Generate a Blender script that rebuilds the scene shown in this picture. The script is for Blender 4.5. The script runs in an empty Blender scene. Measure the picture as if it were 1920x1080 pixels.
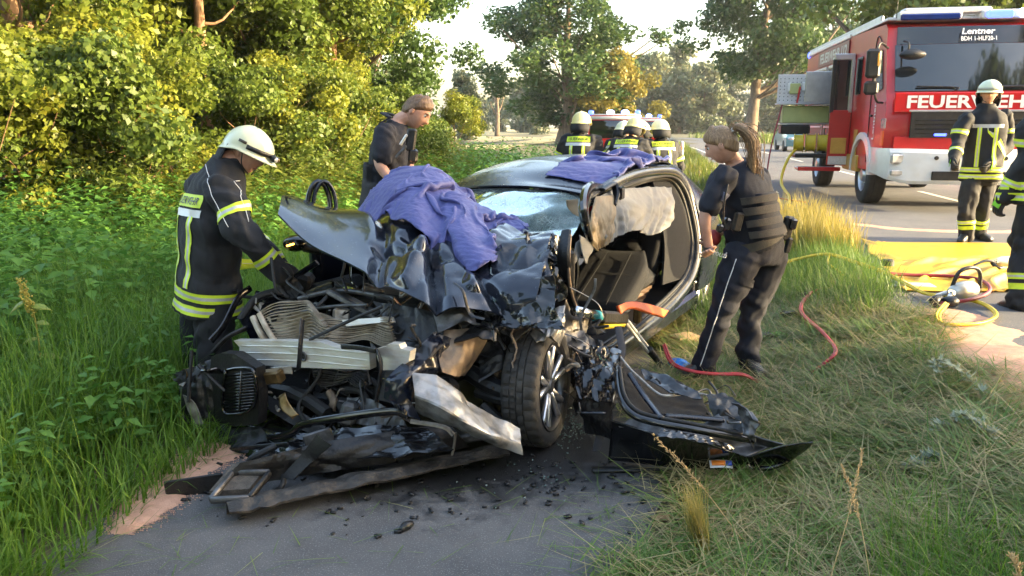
import bpy, bmesh, math, random
import numpy as np
from mathutils import Vector, Matrix, noise
from mathutils.bvhtree import BVHTree

# ------------------------------------------------------------------ camera, sky, sun, exposure
scn = bpy.context.scene
COL = scn.collection
F, PITCH, EYE = 1450.0, math.atan(305 / 1450.0), 1.65
CP, SP = math.cos(PITCH), math.sin(PITCH)
cam = bpy.data.cameras.new('camera')
cam.sensor_width = 36.0
cam.lens = F / 1920 * 36
cam.clip_start = 0.05
cam.clip_end = 3000
camo = bpy.data.objects.new('camera', cam)
COL.objects.link(camo)
camo.location = (0, 0, EYE)
camo.rotation_euler = (math.pi / 2 - PITCH, 0, 0)
scn.camera = camo

SUN_EL, SUN_AZ = math.radians(13), math.radians(101)     # azimuth clockwise from +Y (ahead): the right
world = bpy.data.worlds.new('World')
scn.world = world
world.use_nodes = True
wn = world.node_tree
sky = wn.nodes.new('ShaderNodeTexSky')
sky.sky_type = 'NISHITA'
sky.sun_disc = False
sky.sun_elevation = SUN_EL
sky.sun_rotation = SUN_AZ
sky.altitude = 50
sky.air_density = 1.0
sky.dust_density = 4.0
sky.ozone_density = 0.25
wn.nodes['Background'].inputs['Strength'].default_value = 0.15
wn.links.new(sky.outputs[0], wn.nodes['Background'].inputs['Color'])
sl = bpy.data.lights.new('sun', 'SUN')
sl.energy = 2.6
sl.angle = math.radians(0.6)
sl.color = (1.0, 0.79, 0.46)
so = bpy.data.objects.new('sun', sl)
COL.objects.link(so)
sdir = Vector((math.sin(SUN_AZ) * math.cos(SUN_EL), math.cos(SUN_AZ) * math.cos(SUN_EL), math.sin(SUN_EL)))
so.rotation_euler = sdir.to_track_quat('Z', 'Y').to_euler()
so.location = (20, -10, 12)
vs = scn.view_settings
vs.view_transform = 'Standard'
vs.look = 'None'
vs.exposure = 3.0
vs.gamma = 1.0
scn.cycles.max_bounces = 6
scn.cycles.transparent_max_bounces = 12
scn.cycles.sample_clamp_indirect = 6

# ------------------------------------------------------------------ helpers: rays, meshes, tags
def ray(px, py):
    u, v = (px - 960) / F, (540 - py) / F
    return np.array([u, CP + v * SP, -SP + v * CP])
def at(px, py, Y):
    d = ray(px, py)
    return np.array([0, 0, EYE]) + d * (Y / d[1])
RD = math.radians(10.5)                                   # the road's heading
RS, RC = math.sin(RD), math.cos(RD)
def st2w(s, t):                                           # along / across the road -> world x, y
    return s * RS + t * RC, s * RC - t * RS
def w2st(x, y):
    return x * RS + y * RC, x * RC - y * RS
def sstep(a, b, v):
    u = np.clip((v - a) / (b - a), 0, 1)
    return u * u * (3 - 2 * u)
def gz(x, y):                                             # height of the land
    x = np.asarray(x, float); y = np.asarray(y, float)
    s, t = w2st(x, y)
    z = 0.25 * sstep(0.5, 2.0, t)
    z = z + 0.30 * sstep(-3.0, -9.0, t) - 0.05 * sstep(-2.2, -3.0, t)
    und = 0.05 * np.sin(x * 0.9 + 1.3) * np.cos(y * 0.7 + 0.4) * np.where((t > -2.4) & (t < 0.3), 0.0, 1.0) * np.where(t > 1.6, 0, 1)
    z = z + und * sstep(0, 1, np.minimum(np.abs(t + 2.3), np.abs(t - 0.1)) * 2)
    return z
def ground(px, py, z=0.0):
    d = ray(px, py)
    return np.array([0, 0, EYE]) + d * ((z - EYE) / d[2])
def on_land(px, py):
    z = 0.0
    for _ in range(12):
        p = ground(px, py, z)
        z = 0.5 * z + 0.5 * float(gz(p[0], p[1]))
    p[2] = float(gz(p[0], p[1]))
    return p

def np_mesh(name, verts, faces, smooth=False, uvs=None):
    """verts (n,3); faces: list of int arrays (k,3) / (k,4) or python lists"""
    me = bpy.data.meshes.new(name)
    verts = np.asarray(verts, np.float32)
    if isinstance(faces, np.ndarray):
        faces = [faces]
    if len(faces) and isinstance(faces[0], np.ndarray):
        idx = np.concatenate([f.ravel() for f in faces]).astype(np.int32)
        cnt = np.concatenate([np.full(len(f), f.shape[1], np.int32) for f in faces])
    else:
        idx = np.array([i for f in faces for i in f], np.int32)
        cnt = np.array([len(f) for f in faces], np.int32)
    st = np.zeros(len(cnt), np.int32)
    if len(cnt):
        st[1:] = np.cumsum(cnt)[:-1]
    me.vertices.add(len(verts)); me.vertices.foreach_set('co', verts.ravel())
    me.loops.add(len(idx)); me.loops.foreach_set('vertex_index', idx)
    me.polygons.add(len(cnt)); me.polygons.foreach_set('loop_start', st)
    if smooth:
        me.polygons.foreach_set('use_smooth', np.ones(len(cnt), bool))
    me.update(calc_edges=True)
    me.validate()
    return me
def link(o, parent=None):
    COL.objects.link(o)
    if parent is not None:
        o.parent = parent
    return o
def put(name, me, mat, parent=None):
    o = bpy.data.objects.new(name, me)
    if mat is not None:
        for m in (mat if isinstance(mat, (list, tuple)) else [mat]):
            me.materials.append(m)
    return link(o, parent)
def tag(o, label=None, cat=None, group=None, kind=None):
    if label: o['label'] = label
    if cat: o['category'] = cat
    if group: o['group'] = group
    if kind: o['kind'] = kind
    return o
def empty(name, loc, rz=0.0):
    o = bpy.data.objects.new(name, None)
    o.empty_display_size = 0.1
    o.location = loc
    o.rotation_euler = (0, 0, rz)
    return link(o)
def copy_tree(o, parent=None):
    c = o.copy()
    COL.objects.link(c)
    c.parent = parent
    for ch in list(o.children):
        copy_tree(ch, c)
    return c
def unit(v):
    v = np.asarray(v, float)
    return v / (np.linalg.norm(v) + 1e-12)
def frame_for(d, hint=(0, 0, 1)):
    d = unit(d); h = np.asarray(hint, float)
    if abs(np.dot(d, unit(h))) > 0.97:
        h = np.array([1.0, 0, 0]) if abs(d[0]) < 0.9 else np.array([0, 1.0, 0])
    a = unit(np.cross(h, d))
    b = np.cross(d, a)
    return a, b
def spline(pts, n):
    """Catmull-Rom through pts (m,k) -> (n,k)"""
    p = np.asarray(pts, float)
    m = len(p)
    if m == 2:
        u = np.linspace(0, 1, n)[:, None]
        return p[0] * (1 - u) + p[1] * u
    q = np.vstack([2 * p[0] - p[1], p, 2 * p[-1] - p[-2]])
    t = np.linspace(0, m - 1 - 1e-9, n)
    i = t.astype(int); u = (t - i)[:, None]
    a, b, c, d = q[i], q[i + 1], q[i + 2], q[i + 3]
    return 0.5 * (2 * b + (c - a) * u + (2 * a - 5 * b + 4 * c - d) * u ** 2 + (3 * b - a - 3 * c + d) * u ** 3)
def patch(ctrl, nu, nv):
    """ctrl (m,n,3) -> grid (nu,nv,3) of Catmull-Rom interpolation"""
    c = np.asarray(ctrl, float)
    m, n = c.shape[:2]
    a = spline(c.reshape(m, -1), nu).reshape(nu, n, 3)
    b = spline(a.transpose(1, 0, 2).reshape(n, -1), nv).reshape(nv, nu, 3)
    return b.transpose(1, 0, 2)
def patch_lin(ctrl, nu, nv):
    """like patch, but creased at the control lines"""
    c = np.asarray(ctrl, float); m, n = c.shape[:2]
    def lin(a, k):
        t = np.linspace(0, len(a) - 1 - 1e-9, k); i = t.astype(int); w = (t - i).reshape(-1, *([1] * (a.ndim - 1)))
        return a[i] * (1 - w) + a[i + 1] * w
    return lin(lin(c, nu).transpose(1, 0, 2), nv).transpose(1, 0, 2)
def grid_faces(nu, nv, off=0, wrap=False):
    i = np.arange(nu - 1)[:, None]; j = np.arange(nv if wrap else nv - 1)[None, :]
    j2 = (j + 1) % nv
    f = np.stack([i * nv + j, i * nv + j2, (i + 1) * nv + j2, (i + 1) * nv + j], -1).reshape(-1, 4)
    return f + off
def grid_normals(g):
    du = np.gradient(g, axis=0); dv = np.gradient(g, axis=1)
    n = np.cross(du, dv)
    return n / (np.linalg.norm(n, axis=-1, keepdims=True) + 1e-9)
def tri_wave(x):
    return 2 * np.abs(x - np.floor(x + 0.5))
def folds(g, rng, amp, freq, octs=3, sharp=0.5):
    """displacement field made of creased waves along random directions, on grid (nu,nv,3)"""
    P = g.reshape(-1, 3)
    out = np.zeros(len(P))
    for o in range(octs):
        for k in range(3):
            d = unit(rng.normal(size=3)); e = unit(rng.normal(size=3))
            f = freq * (1.7 ** o) * rng.uniform(0.7, 1.3)
            w = P @ d * f + 0.35 * np.sin(P @ e * f * 2.1 + rng.uniform(0, 6)) + rng.uniform(0, 9)
            tw = tri_wave(w) - 0.5
            sw = 0.5 * np.sin(w * 2 * np.pi)
            gate = 0.5 + 0.5 * np.sin(P @ unit(rng.normal(size=3)) * f * 0.9 + rng.uniform(0, 6))
            out += amp / (1.8 ** o) * (sharp * tw + (1 - sharp) * sw) * gate
    return out.reshape(g.shape[:2])

class MB:
    """collects shapes into one mesh"""
    def __init__(self):
        self.v = []; self.f = []; self.n = 0
    def add(self, verts, faces):
        verts = np.asarray(verts, float).reshape(-1, 3)
        off = self.n
        self.v.append(verts)
        if isinstance(faces, np.ndarray):
            self.f += [tuple(r) for r in (faces + off)]
        else:
            self.f += [tuple(i + off for i in r) for r in faces]
        self.n += len(verts)
        return self
    def box(self, c, s, R=None, taper=None, bev=0.0):
        sx, sy, sz = np.asarray(s, float) / 2
        if bev > 0:
            b = min(bev, sx * .9, sy * .9, sz * .9)
            pts = []; 
            for zz, in_ in ((-sz, b), (-sz + b, 0), (sz - b, 0), (sz, b)):
                X, Y = sx - in_, sy - in_
                c_ = b if in_ == 0 else b * .5
                ring = [(-X + c_, -Y), (X - c_, -Y), (X, -Y + c_), (X, Y - c_), (X - c_, Y), (-X + c_, Y), (-X, Y - c_), (-X, -Y + c_)]
                pts += [(a, d, zz) for a, d in ring]
            v = np.array(pts)
            f = []
            for k in range(3):
                for j in range(8):
                    f.append((k * 8 + j, k * 8 + (j + 1) % 8, k * 8 + 8 + (j + 1) % 8, k * 8 + 8 + j))
            f.append(tuple(range(7, -1, -1))); f.append(tuple(range(24, 32)))
        else:
            v = np.array([(x, y, z) for z in (-sz, sz) for y in (-sy, sy) for x in (-sx, sx)])
            f = [(0, 2, 3, 1), (4, 5, 7, 6), (0, 1, 5, 4), (2, 6, 7, 3), (0, 4, 6, 2), (1, 3, 7, 5)]
        if taper is not None:
            k = (v[:, 2] > 0)
            v[k, 0] *= taper[0]; v[k, 1] *= taper[1]
        if R is not None:
            v = v @ np.asarray(R, float).T
        return self.add(v + np.asarray(c, float), f)
    def bar(self, a, b, w, h, hint=(0, 0, 1), bev=0.0):
        a = np.asarray(a, float); b = np.asarray(b, float)
        d = b - a; L = np.linalg.norm(d)
        p, q = frame_for(d, hint)
        R = np.stack([p, q, unit(d)], 1)
        return self.box((a + b) / 2, (w, h, L), R, bev=bev)
    def tube(self, pts, r, sides=8, n=None, flat=1.0, hint=(0, 0, 1), cap=True):
        p = np.asarray(pts, float)
        if n: 
            r = np.asarray(r if np.ndim(r) else [r] * len(p), float)
            r = spline(r[:, None], n)[:, 0]; p = spline(p, n)
        m = len(p)
        r = np.asarray(r if np.ndim(r) else [r] * m, float)
        tan = np.gradient(p, axis=0)
        a, b = frame_for(tan[0], hint)
        V = []
        ang = np.linspace(0, 2 * np.pi, sides, endpoint=False)
        for i in range(m):
            t = unit(tan[i])
            a = unit(a - t * np.dot(a, t)); b = np.cross(t, a)
            V.append(p[i] + r[i] * (np.cos(ang)[:, None] * a + flat * np.sin(ang)[:, None] * b))
        V = np.concatenate(V)
        f = [tuple(x) for x in grid_faces(m, sides, 0, True)]
        if cap:
            f.append(tuple(range(sides - 1, -1, -1))); f.append(tuple(range((m - 1) * sides, m * sides)))
        return self.add(V, f)
    def loft(self, rings, cap=True):
        k = len(rings[0]); m = len(rings)
        f = [tuple(x) for x in grid_faces(m, k, 0, True)]
        if cap:
            f.append(tuple(range(k - 1, -1, -1))); f.append(tuple(range((m - 1) * k, m * k)))
        return self.add(np.concatenate([np.asarray(r, float) for r in rings]), f)
    def lathe(self, prof, c, axis, sides=32, hint=(0, 0, 1), cap=False, a0=0.0, a1=2 * np.pi):
        """prof: list of (radius, along-axis)"""
        axis = unit(axis); a, b = frame_for(axis, hint)
        full = abs(a1 - a0 - 2 * np.pi) < 1e-6
        ang = np.linspace(a0, a1, sides, endpoint=not full)
        rings = [np.asarray(c, float) + h * axis + r * (np.cos(ang)[:, None] * a + np.sin(ang)[:, None] * b) for r, h in prof]
        f = [tuple(x) for x in grid_faces(len(prof), sides, 0, full)]
        if cap:
            f.append(tuple(range(sides - 1, -1, -1))); f.append(tuple(range((len(prof) - 1) * sides, len(prof) * sides)))
        return self.add(np.concatenate(rings), f)
    def ball(self, c, r, seg=12, R=None):
        r = np.asarray(r if np.ndim(r) else (r, r, r), float)
        th = np.linspace(0.02, np.pi - 0.02, seg // 2 + 2); ph = np.linspace(0, 2 * np.pi, seg, endpoint=False)
        v = np.stack([np.sin(th)[:, None] * np.cos(ph), np.sin(th)[:, None] * np.sin(ph), np.cos(th)[:, None] * np.ones(seg)], -1).reshape(-1, 3) * r
        if R is not None:
            v = v @ np.asarray(R, float).T
        f = [tuple(x) for x in grid_faces(len(th), seg, 0, True)]
        f.append(tuple(range(seg))); f.append(tuple(range((len(th) - 1) * seg + seg - 1, (len(th) - 1) * seg - 1, -1)))
        return self.add(v + np.asarray(c, float), f)
    def prism(self, poly, d):
        """closed polygon (k,3) extruded by vector d"""
        p = np.asarray(poly, float); k = len(p); d = np.asarray(d, float)
        v = np.vstack([p, p + d])
        f = [tuple(range(k - 1, -1, -1)), tuple(range(k, 2 * k))] + [(i, (i + 1) % k, k + (i + 1) % k, k + i) for i in range(k)]
        return self.add(v, f)
    def sheet(self, g, th=0.0):
        """grid (nu,nv,3), closed with a thickness"""
        nu, nv = g.shape[:2]
        if th <= 0:
            return self.add(g.reshape(-1, 3), grid_faces(nu, nv))
        n = grid_normals(g) * th
        v = np.vstack([g.reshape(-1, 3), (g - n).reshape(-1, 3)])
        A = grid_faces(nu, nv); B = A[:, ::-1] + nu * nv
        idx = np.arange(nu * nv).reshape(nu, nv)
        edge = np.concatenate([idx[0, :], idx[1:, -1], idx[-1, -2::-1], idx[-2:0:-1, 0]])
        e2 = np.roll(edge, -1)
        C = np.stack([e2, edge, edge + nu * nv, e2 + nu * nv], 1)
        return self.add(v, np.concatenate([A, B, C]))
    def mesh(self, name, smooth=False):
        return np_mesh(name, np.concatenate(self.v), self.f, smooth)
    def build(self, name, mat, parent=None, smooth=False, angle=None):
        me = self.mesh(name, smooth or angle is not None)
        if angle is not None:
            bm = bmesh.new(); bm.from_mesh(me)
            for e in bm.edges:
                if len(e.link_faces) == 2 and e.calc_face_angle(0) > math.radians(angle):
                    e.smooth = False
            bm.to_mesh(me); bm.free()
        return put(name, me, mat, parent)

# ------------------------------------------------------------------ materials
MATS = {}
def mat(name, base=(.5, .5, .5), rough=.5, metal=0.0, base2=None, vscale=6.0, vcon=(.35, .65), bump=0.0, bscale=60.0, coat=0.0,
        spec=.5, emit=None, estr=0.0, rough2=None, trans=0.0, detail=4.0, speck=None, speck_scale=300.0, speck_at=.68, sheen=0.0, coord='Object', stretch=None):
    if name in MATS:
        return MATS[name]
    m = bpy.data.materials.new(name)
    m.use_nodes = True
    nt = m.node_tree; N = nt.nodes; Lk = nt.links.new
    b = N['Principled BSDF']
    b.inputs['Base Color'].default_value = (*base, 1)
    b.inputs['Roughness'].default_value = rough
    b.inputs['Metallic'].default_value = metal
    b.inputs['Specular IOR Level'].default_value = spec
    b.inputs['Coat Weight'].default_value = coat
    b.inputs['Coat Roughness'].default_value = 0.06
    b.inputs['Sheen Weight'].default_value = sheen
    b.inputs['Transmission Weight'].default_value = trans
    if emit:
        b.inputs['Emission Color'].default_value = (*emit, 1); b.inputs['Emission Strength'].default_value = estr
    tc = N.new('ShaderNodeTexCoord')
    src = tc.outputs[coord]
    if stretch:
        mp = N.new('ShaderNodeMapping'); mp.inputs['Scale'].default_value = stretch
        Lk(src, mp.inputs[0]); src = mp.outputs[0]
    if base2 is not None or rough2 is not None:
        t = N.new('ShaderNodeTexNoise'); t.inputs['Scale'].default_value = vscale; t.inputs['Detail'].default_value = detail
        t.inputs['Roughness'].default_value = .62
        Lk(src, t.inputs['Vector'])
        r = N.new('ShaderNodeMapRange'); r.inputs[1].default_value, r.inputs[2].default_value = vcon
        Lk(t.outputs['Fac'], r.inputs[0])
        if base2 is not None:
            x = N.new('ShaderNodeMix'); x.data_type = 'RGBA'
            x.inputs[6].default_value = (*base, 1); x.inputs[7].default_value = (*base2, 1)
            Lk(r.outputs[0], x.inputs[0]); Lk(x.outputs[2], b.inputs['Base Color'])
            last = x.outputs[2]
            if speck is not None:
                t2 = N.new('ShaderNodeTexNoise'); t2.inputs['Scale'].default_value = speck_scale; t2.inputs['Detail'].default_value = 1
                Lk(src, t2.inputs['Vector'])
                r2 = N.new('ShaderNodeMapRange'); r2.inputs[1].default_value, r2.inputs[2].default_value = speck_at, speck_at + .03
                Lk(t2.outputs['Fac'], r2.inputs[0])
                x2 = N.new('ShaderNodeMix'); x2.data_type = 'RGBA'; x2.inputs[7].default_value = (*speck, 1)
                Lk(last, x2.inputs[6]); Lk(r2.outputs[0], x2.inputs[0]); Lk(x2.outputs[2], b.inputs['Base Color'])
        if rough2 is not None:
            y = N.new('ShaderNodeMapRange'); y.inputs[3].default_value = rough; y.inputs[4].default_value = rough2
            Lk(r.outputs[0], y.inputs[0]); Lk(y.outputs[0], b.inputs['Roughness'])
    if bump > 0:
        t = N.new('ShaderNodeTexNoise'); t.inputs['Scale'].default_value = bscale; t.inputs['Detail'].default_value = 4
        Lk(src, t.inputs['Vector'])
        bp = N.new('ShaderNodeBump'); bp.inputs['Strength'].default_value = bump; bp.inputs['Distance'].default_value = 0.01
        Lk(t.outputs['Fac'], bp.inputs['Height']); Lk(bp.outputs[0], b.inputs['Normal'])
    MATS[name] = m
    return m
def leaf_mat(name, c1, c2, c3=None, tr=0.4, rough=.45):
    """foliage: a face attribute picks each leaf's own tint"""
    if name in MATS:
        return MATS[name]
    m = bpy.data.materials.new(name); m.use_nodes = True
    nt = m.node_tree; N = nt.nodes; Lk = nt.links.new
    b = N['Principled BSDF']; b.inputs['Roughness'].default_value = rough; b.inputs['Specular IOR Level'].default_value = .35
    a = N.new('ShaderNodeAttribute'); a.attribute_name = 'tint'
    r = N.new('ShaderNodeValToRGB')
    r.color_ramp.elements[0].color = (*c1, 1); r.color_ramp.elements[1].color = (*c2, 1)
    if c3:
        e = r.color_ramp.elements.new(.88); e.color = (*c2, 1); r.color_ramp.elements[-1].color = (*c3, 1)
    Lk(a.outputs['Fac'], r.inputs[0]); Lk(r.outputs[0], b.inputs['Base Color'])
    tl = N.new('ShaderNodeBsdfTranslucent'); Lk(r.outputs[0], tl.inputs['Color'])
    mx = N.new('ShaderNodeMixShader'); mx.inputs[0].default_value = tr
    Lk(b.outputs[0], mx.inputs[1]); Lk(tl.outputs[0], mx.inputs[2])
    Lk(mx.outputs[0], N['Material Output'].inputs['Surface'])
    MATS[name] = m
    return m
def set_tint(me, vals):
    a = me.attributes.new('tint', 'FLOAT', 'FACE')
    a.data.foreach_set('value', np.asarray(vals, np.float32))
# ------------------------------------------------------------------ the setting: land, road, path
def ground_material():
    return mat('soil_and_litter', (.045, .05, .018), .95, base2=(.10, .085, .04), vscale=3.5, bump=.6, bscale=45)
def sheet_mesh(name, S, T, zoff, mt, kind='structure'):
    S, T = np.asarray(S), np.asarray(T)
    X, Y = st2w(S[:, None] + 0 * T[None, :], T[None, :] + 0 * S[:, None])
    Z = gz(X, Y) + zoff
    g = np.stack([X, Y, Z], -1)
    f = grid_faces(len(S), len(T))[:, ::-1]
    o = put(name, np_mesh(name, g.reshape(-1, 3), f, True), mt)
    return tag(o, kind=kind)
Sg = np.unique(np.concatenate([np.linspace(-40, 0, 15), np.arange(0, 14, .25), np.arange(14, 40, 1.5), np.array([45, 55, 70, 100, 150, 250, 400, 700, 1200, 2000])]))
Tg = np.unique(np.concatenate([-np.array([2000, 1000, 500, 250, 120, 60, 30, 20]), np.arange(-14, 12, .25), np.array([12, 15, 20, 30, 60, 120, 250, 500, 1000, 2000])]))
land = sheet_mesh('ground', Sg, Tg, 0.0, ground_material())

def asphalt(name, a, b, wet=False):
    m = mat(name, a, .88, base2=b, vscale=2.2, bump=.45, bscale=260, speck=(.17, .168, .165), speck_scale=150, speck_at=.63, detail=9)
    if wet:                                               # oil and coolant run out under the car: darker and smoother, blotchy outline
        nt = m.node_tree; N = nt.nodes; Lk = nt.links.new; bs = N['Principled BSDF']
        prev = bs.inputs['Base Color'].links[0].from_socket
        tc = N.new('ShaderNodeTexCoord')
        mp = N.new('ShaderNodeMapping'); mp.vector_type = 'POINT'
        mp.inputs['Location'].default_value = (.35 * .5, -3.95 * .80, 0); mp.inputs['Scale'].default_value = (.60, .80, 1)
        Lk(tc.outputs['Object'], mp.inputs[0])
        gr = N.new('ShaderNodeTexGradient'); gr.gradient_type = 'SPHERICAL'; Lk(mp.outputs[0], gr.inputs[0])
        nz = N.new('ShaderNodeTexNoise'); nz.inputs['Scale'].default_value = 9; nz.inputs['Detail'].default_value = 9; nz.inputs['Roughness'].default_value = .7; Lk(tc.outputs['Object'], nz.inputs[0])
        ad = N.new('ShaderNodeMath'); ad.operation = 'ADD'; Lk(gr.outputs['Fac'], ad.inputs[0]); Lk(nz.outputs['Fac'], ad.inputs[1])
        r = N.new('ShaderNodeMapRange'); r.inputs[1].default_value = .74; r.inputs[2].default_value = .98; Lk(ad.outputs[0], r.inputs[0])
        x = N.new('ShaderNodeMix'); x.data_type = 'RGBA'; x.inputs[7].default_value = (.014, .014, .015, 1)
        Lk(r.outputs[0], x.inputs[0]); Lk(prev, x.inputs[6]); Lk(x.outputs[2], bs.inputs['Base Color'])
        y = N.new('ShaderNodeMapRange'); y.inputs[3].default_value = .88; y.inputs[4].default_value = .5; Lk(r.outputs[0], y.inputs[0]); Lk(y.outputs[0], bs.inputs['Roughness'])
    return m
rngp = np.random.default_rng(5)
def strip(name, S, tl, tr, n, zoff, mt, jag=0.0):
    """a strip whose two edges wander a little"""
    S = np.asarray(S)
    jl = jag * (np.sin(S * 2.1) + np.sin(S * 5.3 + 1) * .6 + rngp.normal(0, .35, len(S)))
    jr = jag * (np.sin(S * 1.7 + 2) + np.sin(S * 6.1) * .6 + rngp.normal(0, .35, len(S)))
    u = np.linspace(0, 1, n)[None, :]
    T = (tl + jl)[:, None] * (1 - u) + (tr + jr)[:, None] * u
    X, Y = st2w(S[:, None] + 0 * T, T)
    g = np.stack([X, Y, gz(X, Y) + zoff], -1)
    o = put(name, np_mesh(name, g.reshape(-1, 3), grid_faces(len(S), n)[:, ::-1], True), mt)
    return tag(o, kind='structure')
Sp = np.concatenate([np.arange(-20, 0, 1.0), np.arange(0, 12, .1), np.arange(12, 60, 1.0)])
strip('cycle_path', Sp, -2.25 + 0 * Sp, 0.02 + 0 * Sp, 14, .006, asphalt('asphalt_path', (.070, .068, .068), (.112, .109, .108), True), .035)
Sr = np.concatenate([np.arange(-30, 0, 2.0), np.arange(0, 14, .2), np.arange(14, 60, 2), np.array([60, 75, 90, 110, 140, 180, 240])])
def road_bend(S):
    return np.where(S > 38, -0.0018 * (S - 38) ** 2, 0)
strip('road_edge', Sr, 1.86 + road_bend(Sr), 2.3 + road_bend(Sr), 4, .007, mat('gravel_edge', (.12, .105, .085), .95, base2=(.24, .21, .17), vscale=14, bump=.8, bscale=120, speck=(.42, .38, .32), speck_scale=90, speck_at=.6), .04)
strip('road', Sr, 2.12 + road_bend(Sr), 9.0 + road_bend(Sr), 14, .012, asphalt('asphalt_road', (.075, .078, .088), (.105, .108, .118)), .02)
white = mat('road_paint', (.62, .61, .57), .8, base2=(.38, .37, .34), vscale=30, vcon=(.45, .7))
Sl = np.arange(17, 100, .5)
strip('road_line', Sl, 2.42 + road_bend(Sl), 2.54 + road_bend(Sl), 2, .017, white)
for s0 in np.arange(-4, 60, 9.0):
    Sd = np.linspace(s0, s0 + 4, 8)
    strip('road_line', Sd, 5.5 + road_bend(Sd), 5.62 + road_bend(Sd), 2, .017, white)
# stubble field far behind, with a rough green margin
field = sheet_mesh('field', np.array([44, 60, 80, 110, 150, 210, 300]), np.array([-160, -120, -80, -40, -20, -9.0]), .03,
                   mat('stubble_field', (.36, .27, .13), .95, base2=(.24, .22, .09), vscale=.12, bump=.5, bscale=8))
# pink oil binder strewn on the path and by the road
def binder(name, pts, seed, n=1500, th=.010):
    """pts: spine of (x, y, half width) -> low uneven heap"""
    r = np.random.default_rng(seed)
    p = spline(np.asarray(pts, float), 60)
    tan = np.gradient(p[:, :2], axis=0); nrm = np.stack([-tan[:, 1], tan[:, 0]], 1) / np.linalg.norm(tan, axis=1)[:, None]
    K = 17
    u = np.linspace(-1, 1, K)
    jl = 1 + .22 * np.convolve(r.normal(0, 1, 64), np.ones(4) / 4, 'valid')[:60]; jr = 1 + .22 * np.convolve(r.normal(0, 1, 64), np.ones(4) / 4, 'valid')[:60]
    w = p[:, 2][:, None] * np.where(u < 0, jl[:, None], jr[:, None])
    XY = p[:, None, :2] + nrm[:, None, :] * (u * w)[..., None]
    h = -.010 + (th + .010) * np.clip(1 - np.abs(u) ** 3, 0, 1) * np.sqrt(np.clip(np.sin(np.linspace(0, np.pi, 60)) * 4, 0, 1))[:, None]
    h = h * (.6 + .5 * r.random((60, K)))
    g = np.dstack([XY, gz(XY[..., 0], XY[..., 1]) + .0125 + h])
    mb = MB(); mb.sheet(g)
    # loose crumbs round the edge
    for k in range(n):
        i = r.integers(0, 60); side = r.choice([-1, 1]); d = .85 + abs(r.normal(0, .30))
        q = p[i, :2] + nrm[i] * side * p[i, 2] * d
        s_ = r.uniform(.0015, .0055)
        z = float(gz(q[0], q[1])) + .008
        mb.add(np.array([[q[0] - s_, q[1], z], [q[0] + s_, q[1] - s_, z], [q[0], q[1] + s_, z], [q[0], q[1], z + s_ * 1.2]]), [(0, 1, 3), (1, 2, 3), (2, 0, 3)])
    o = mb.build(name, mat('oil_binder', (.62, .36, .25), .97, base2=(.50, .28, .19), vscale=18, bump=.7, bscale=240), None, True)
    return o
def gxy(px, py, w, z=0.0):
    q = ground(px, py, z); return (q[0], q[1], w)
tag(binder('oil_binder', [gxy(225, 1005, .05), gxy(275, 955, .12), gxy(325, 905, .13), gxy(390, 858, .15), gxy(440, 825, .12)], 3), 'strip of pink oil binder granules on the path at the left', 'oil binder', kind='stuff')
tag(binder('oil_binder', [gxy(1760, 590, .12, .2), gxy(1810, 625, .35, .2), gxy(1850, 670, .28, .2), gxy(1920, 730, .22, .2), gxy(1990, 820, .3, .2)], 4, 1200), 'pink oil binder spread on the road edge at the right', 'oil binder', kind='stuff')
tag(binder('oil_binder', [gxy(1590, 420, .12, .25), gxy(1700, 432, .16, .25), gxy(1850, 436, .16, .25), gxy(1990, 434, .15, .25)], 6, 600), 'thin pale line of binder across the road behind the yellow tarpaulin', 'oil binder', kind='stuff')
# ------------------------------------------------------------------ vegetation
LEAF_SUN = leaf_mat('leaf_sunlit', (.085, .135, .018), (.22, .24, .028), (.34, .30, .04), .5)  # sunlit yellow is mixed into this leaf colour
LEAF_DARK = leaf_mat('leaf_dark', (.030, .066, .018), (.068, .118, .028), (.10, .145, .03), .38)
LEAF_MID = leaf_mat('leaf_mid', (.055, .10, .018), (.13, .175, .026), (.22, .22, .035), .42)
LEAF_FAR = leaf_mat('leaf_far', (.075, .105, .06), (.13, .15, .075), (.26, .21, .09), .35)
LEAF_GOLD_LIT = leaf_mat('leaf_gold_lit', (.13, .13, .03), (.26, .22, .045), (.36, .26, .06), .45)  # gold of the low sun put into the leaf colour
BARK = mat('bark', (.085, .062, .042), .95, base2=(.16, .12, .085), vscale=9, bump=.9, bscale=30, stretch=(1, 1, .25))
BARK_SUNLIT = mat('bark_sunlit', (.16, .09, .05), .95, base2=(.25, .15, .085), vscale=9, bump=.9, bscale=30, stretch=(1, 1, .25))  # lit copy of the bark, sun warmth in its colour

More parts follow.
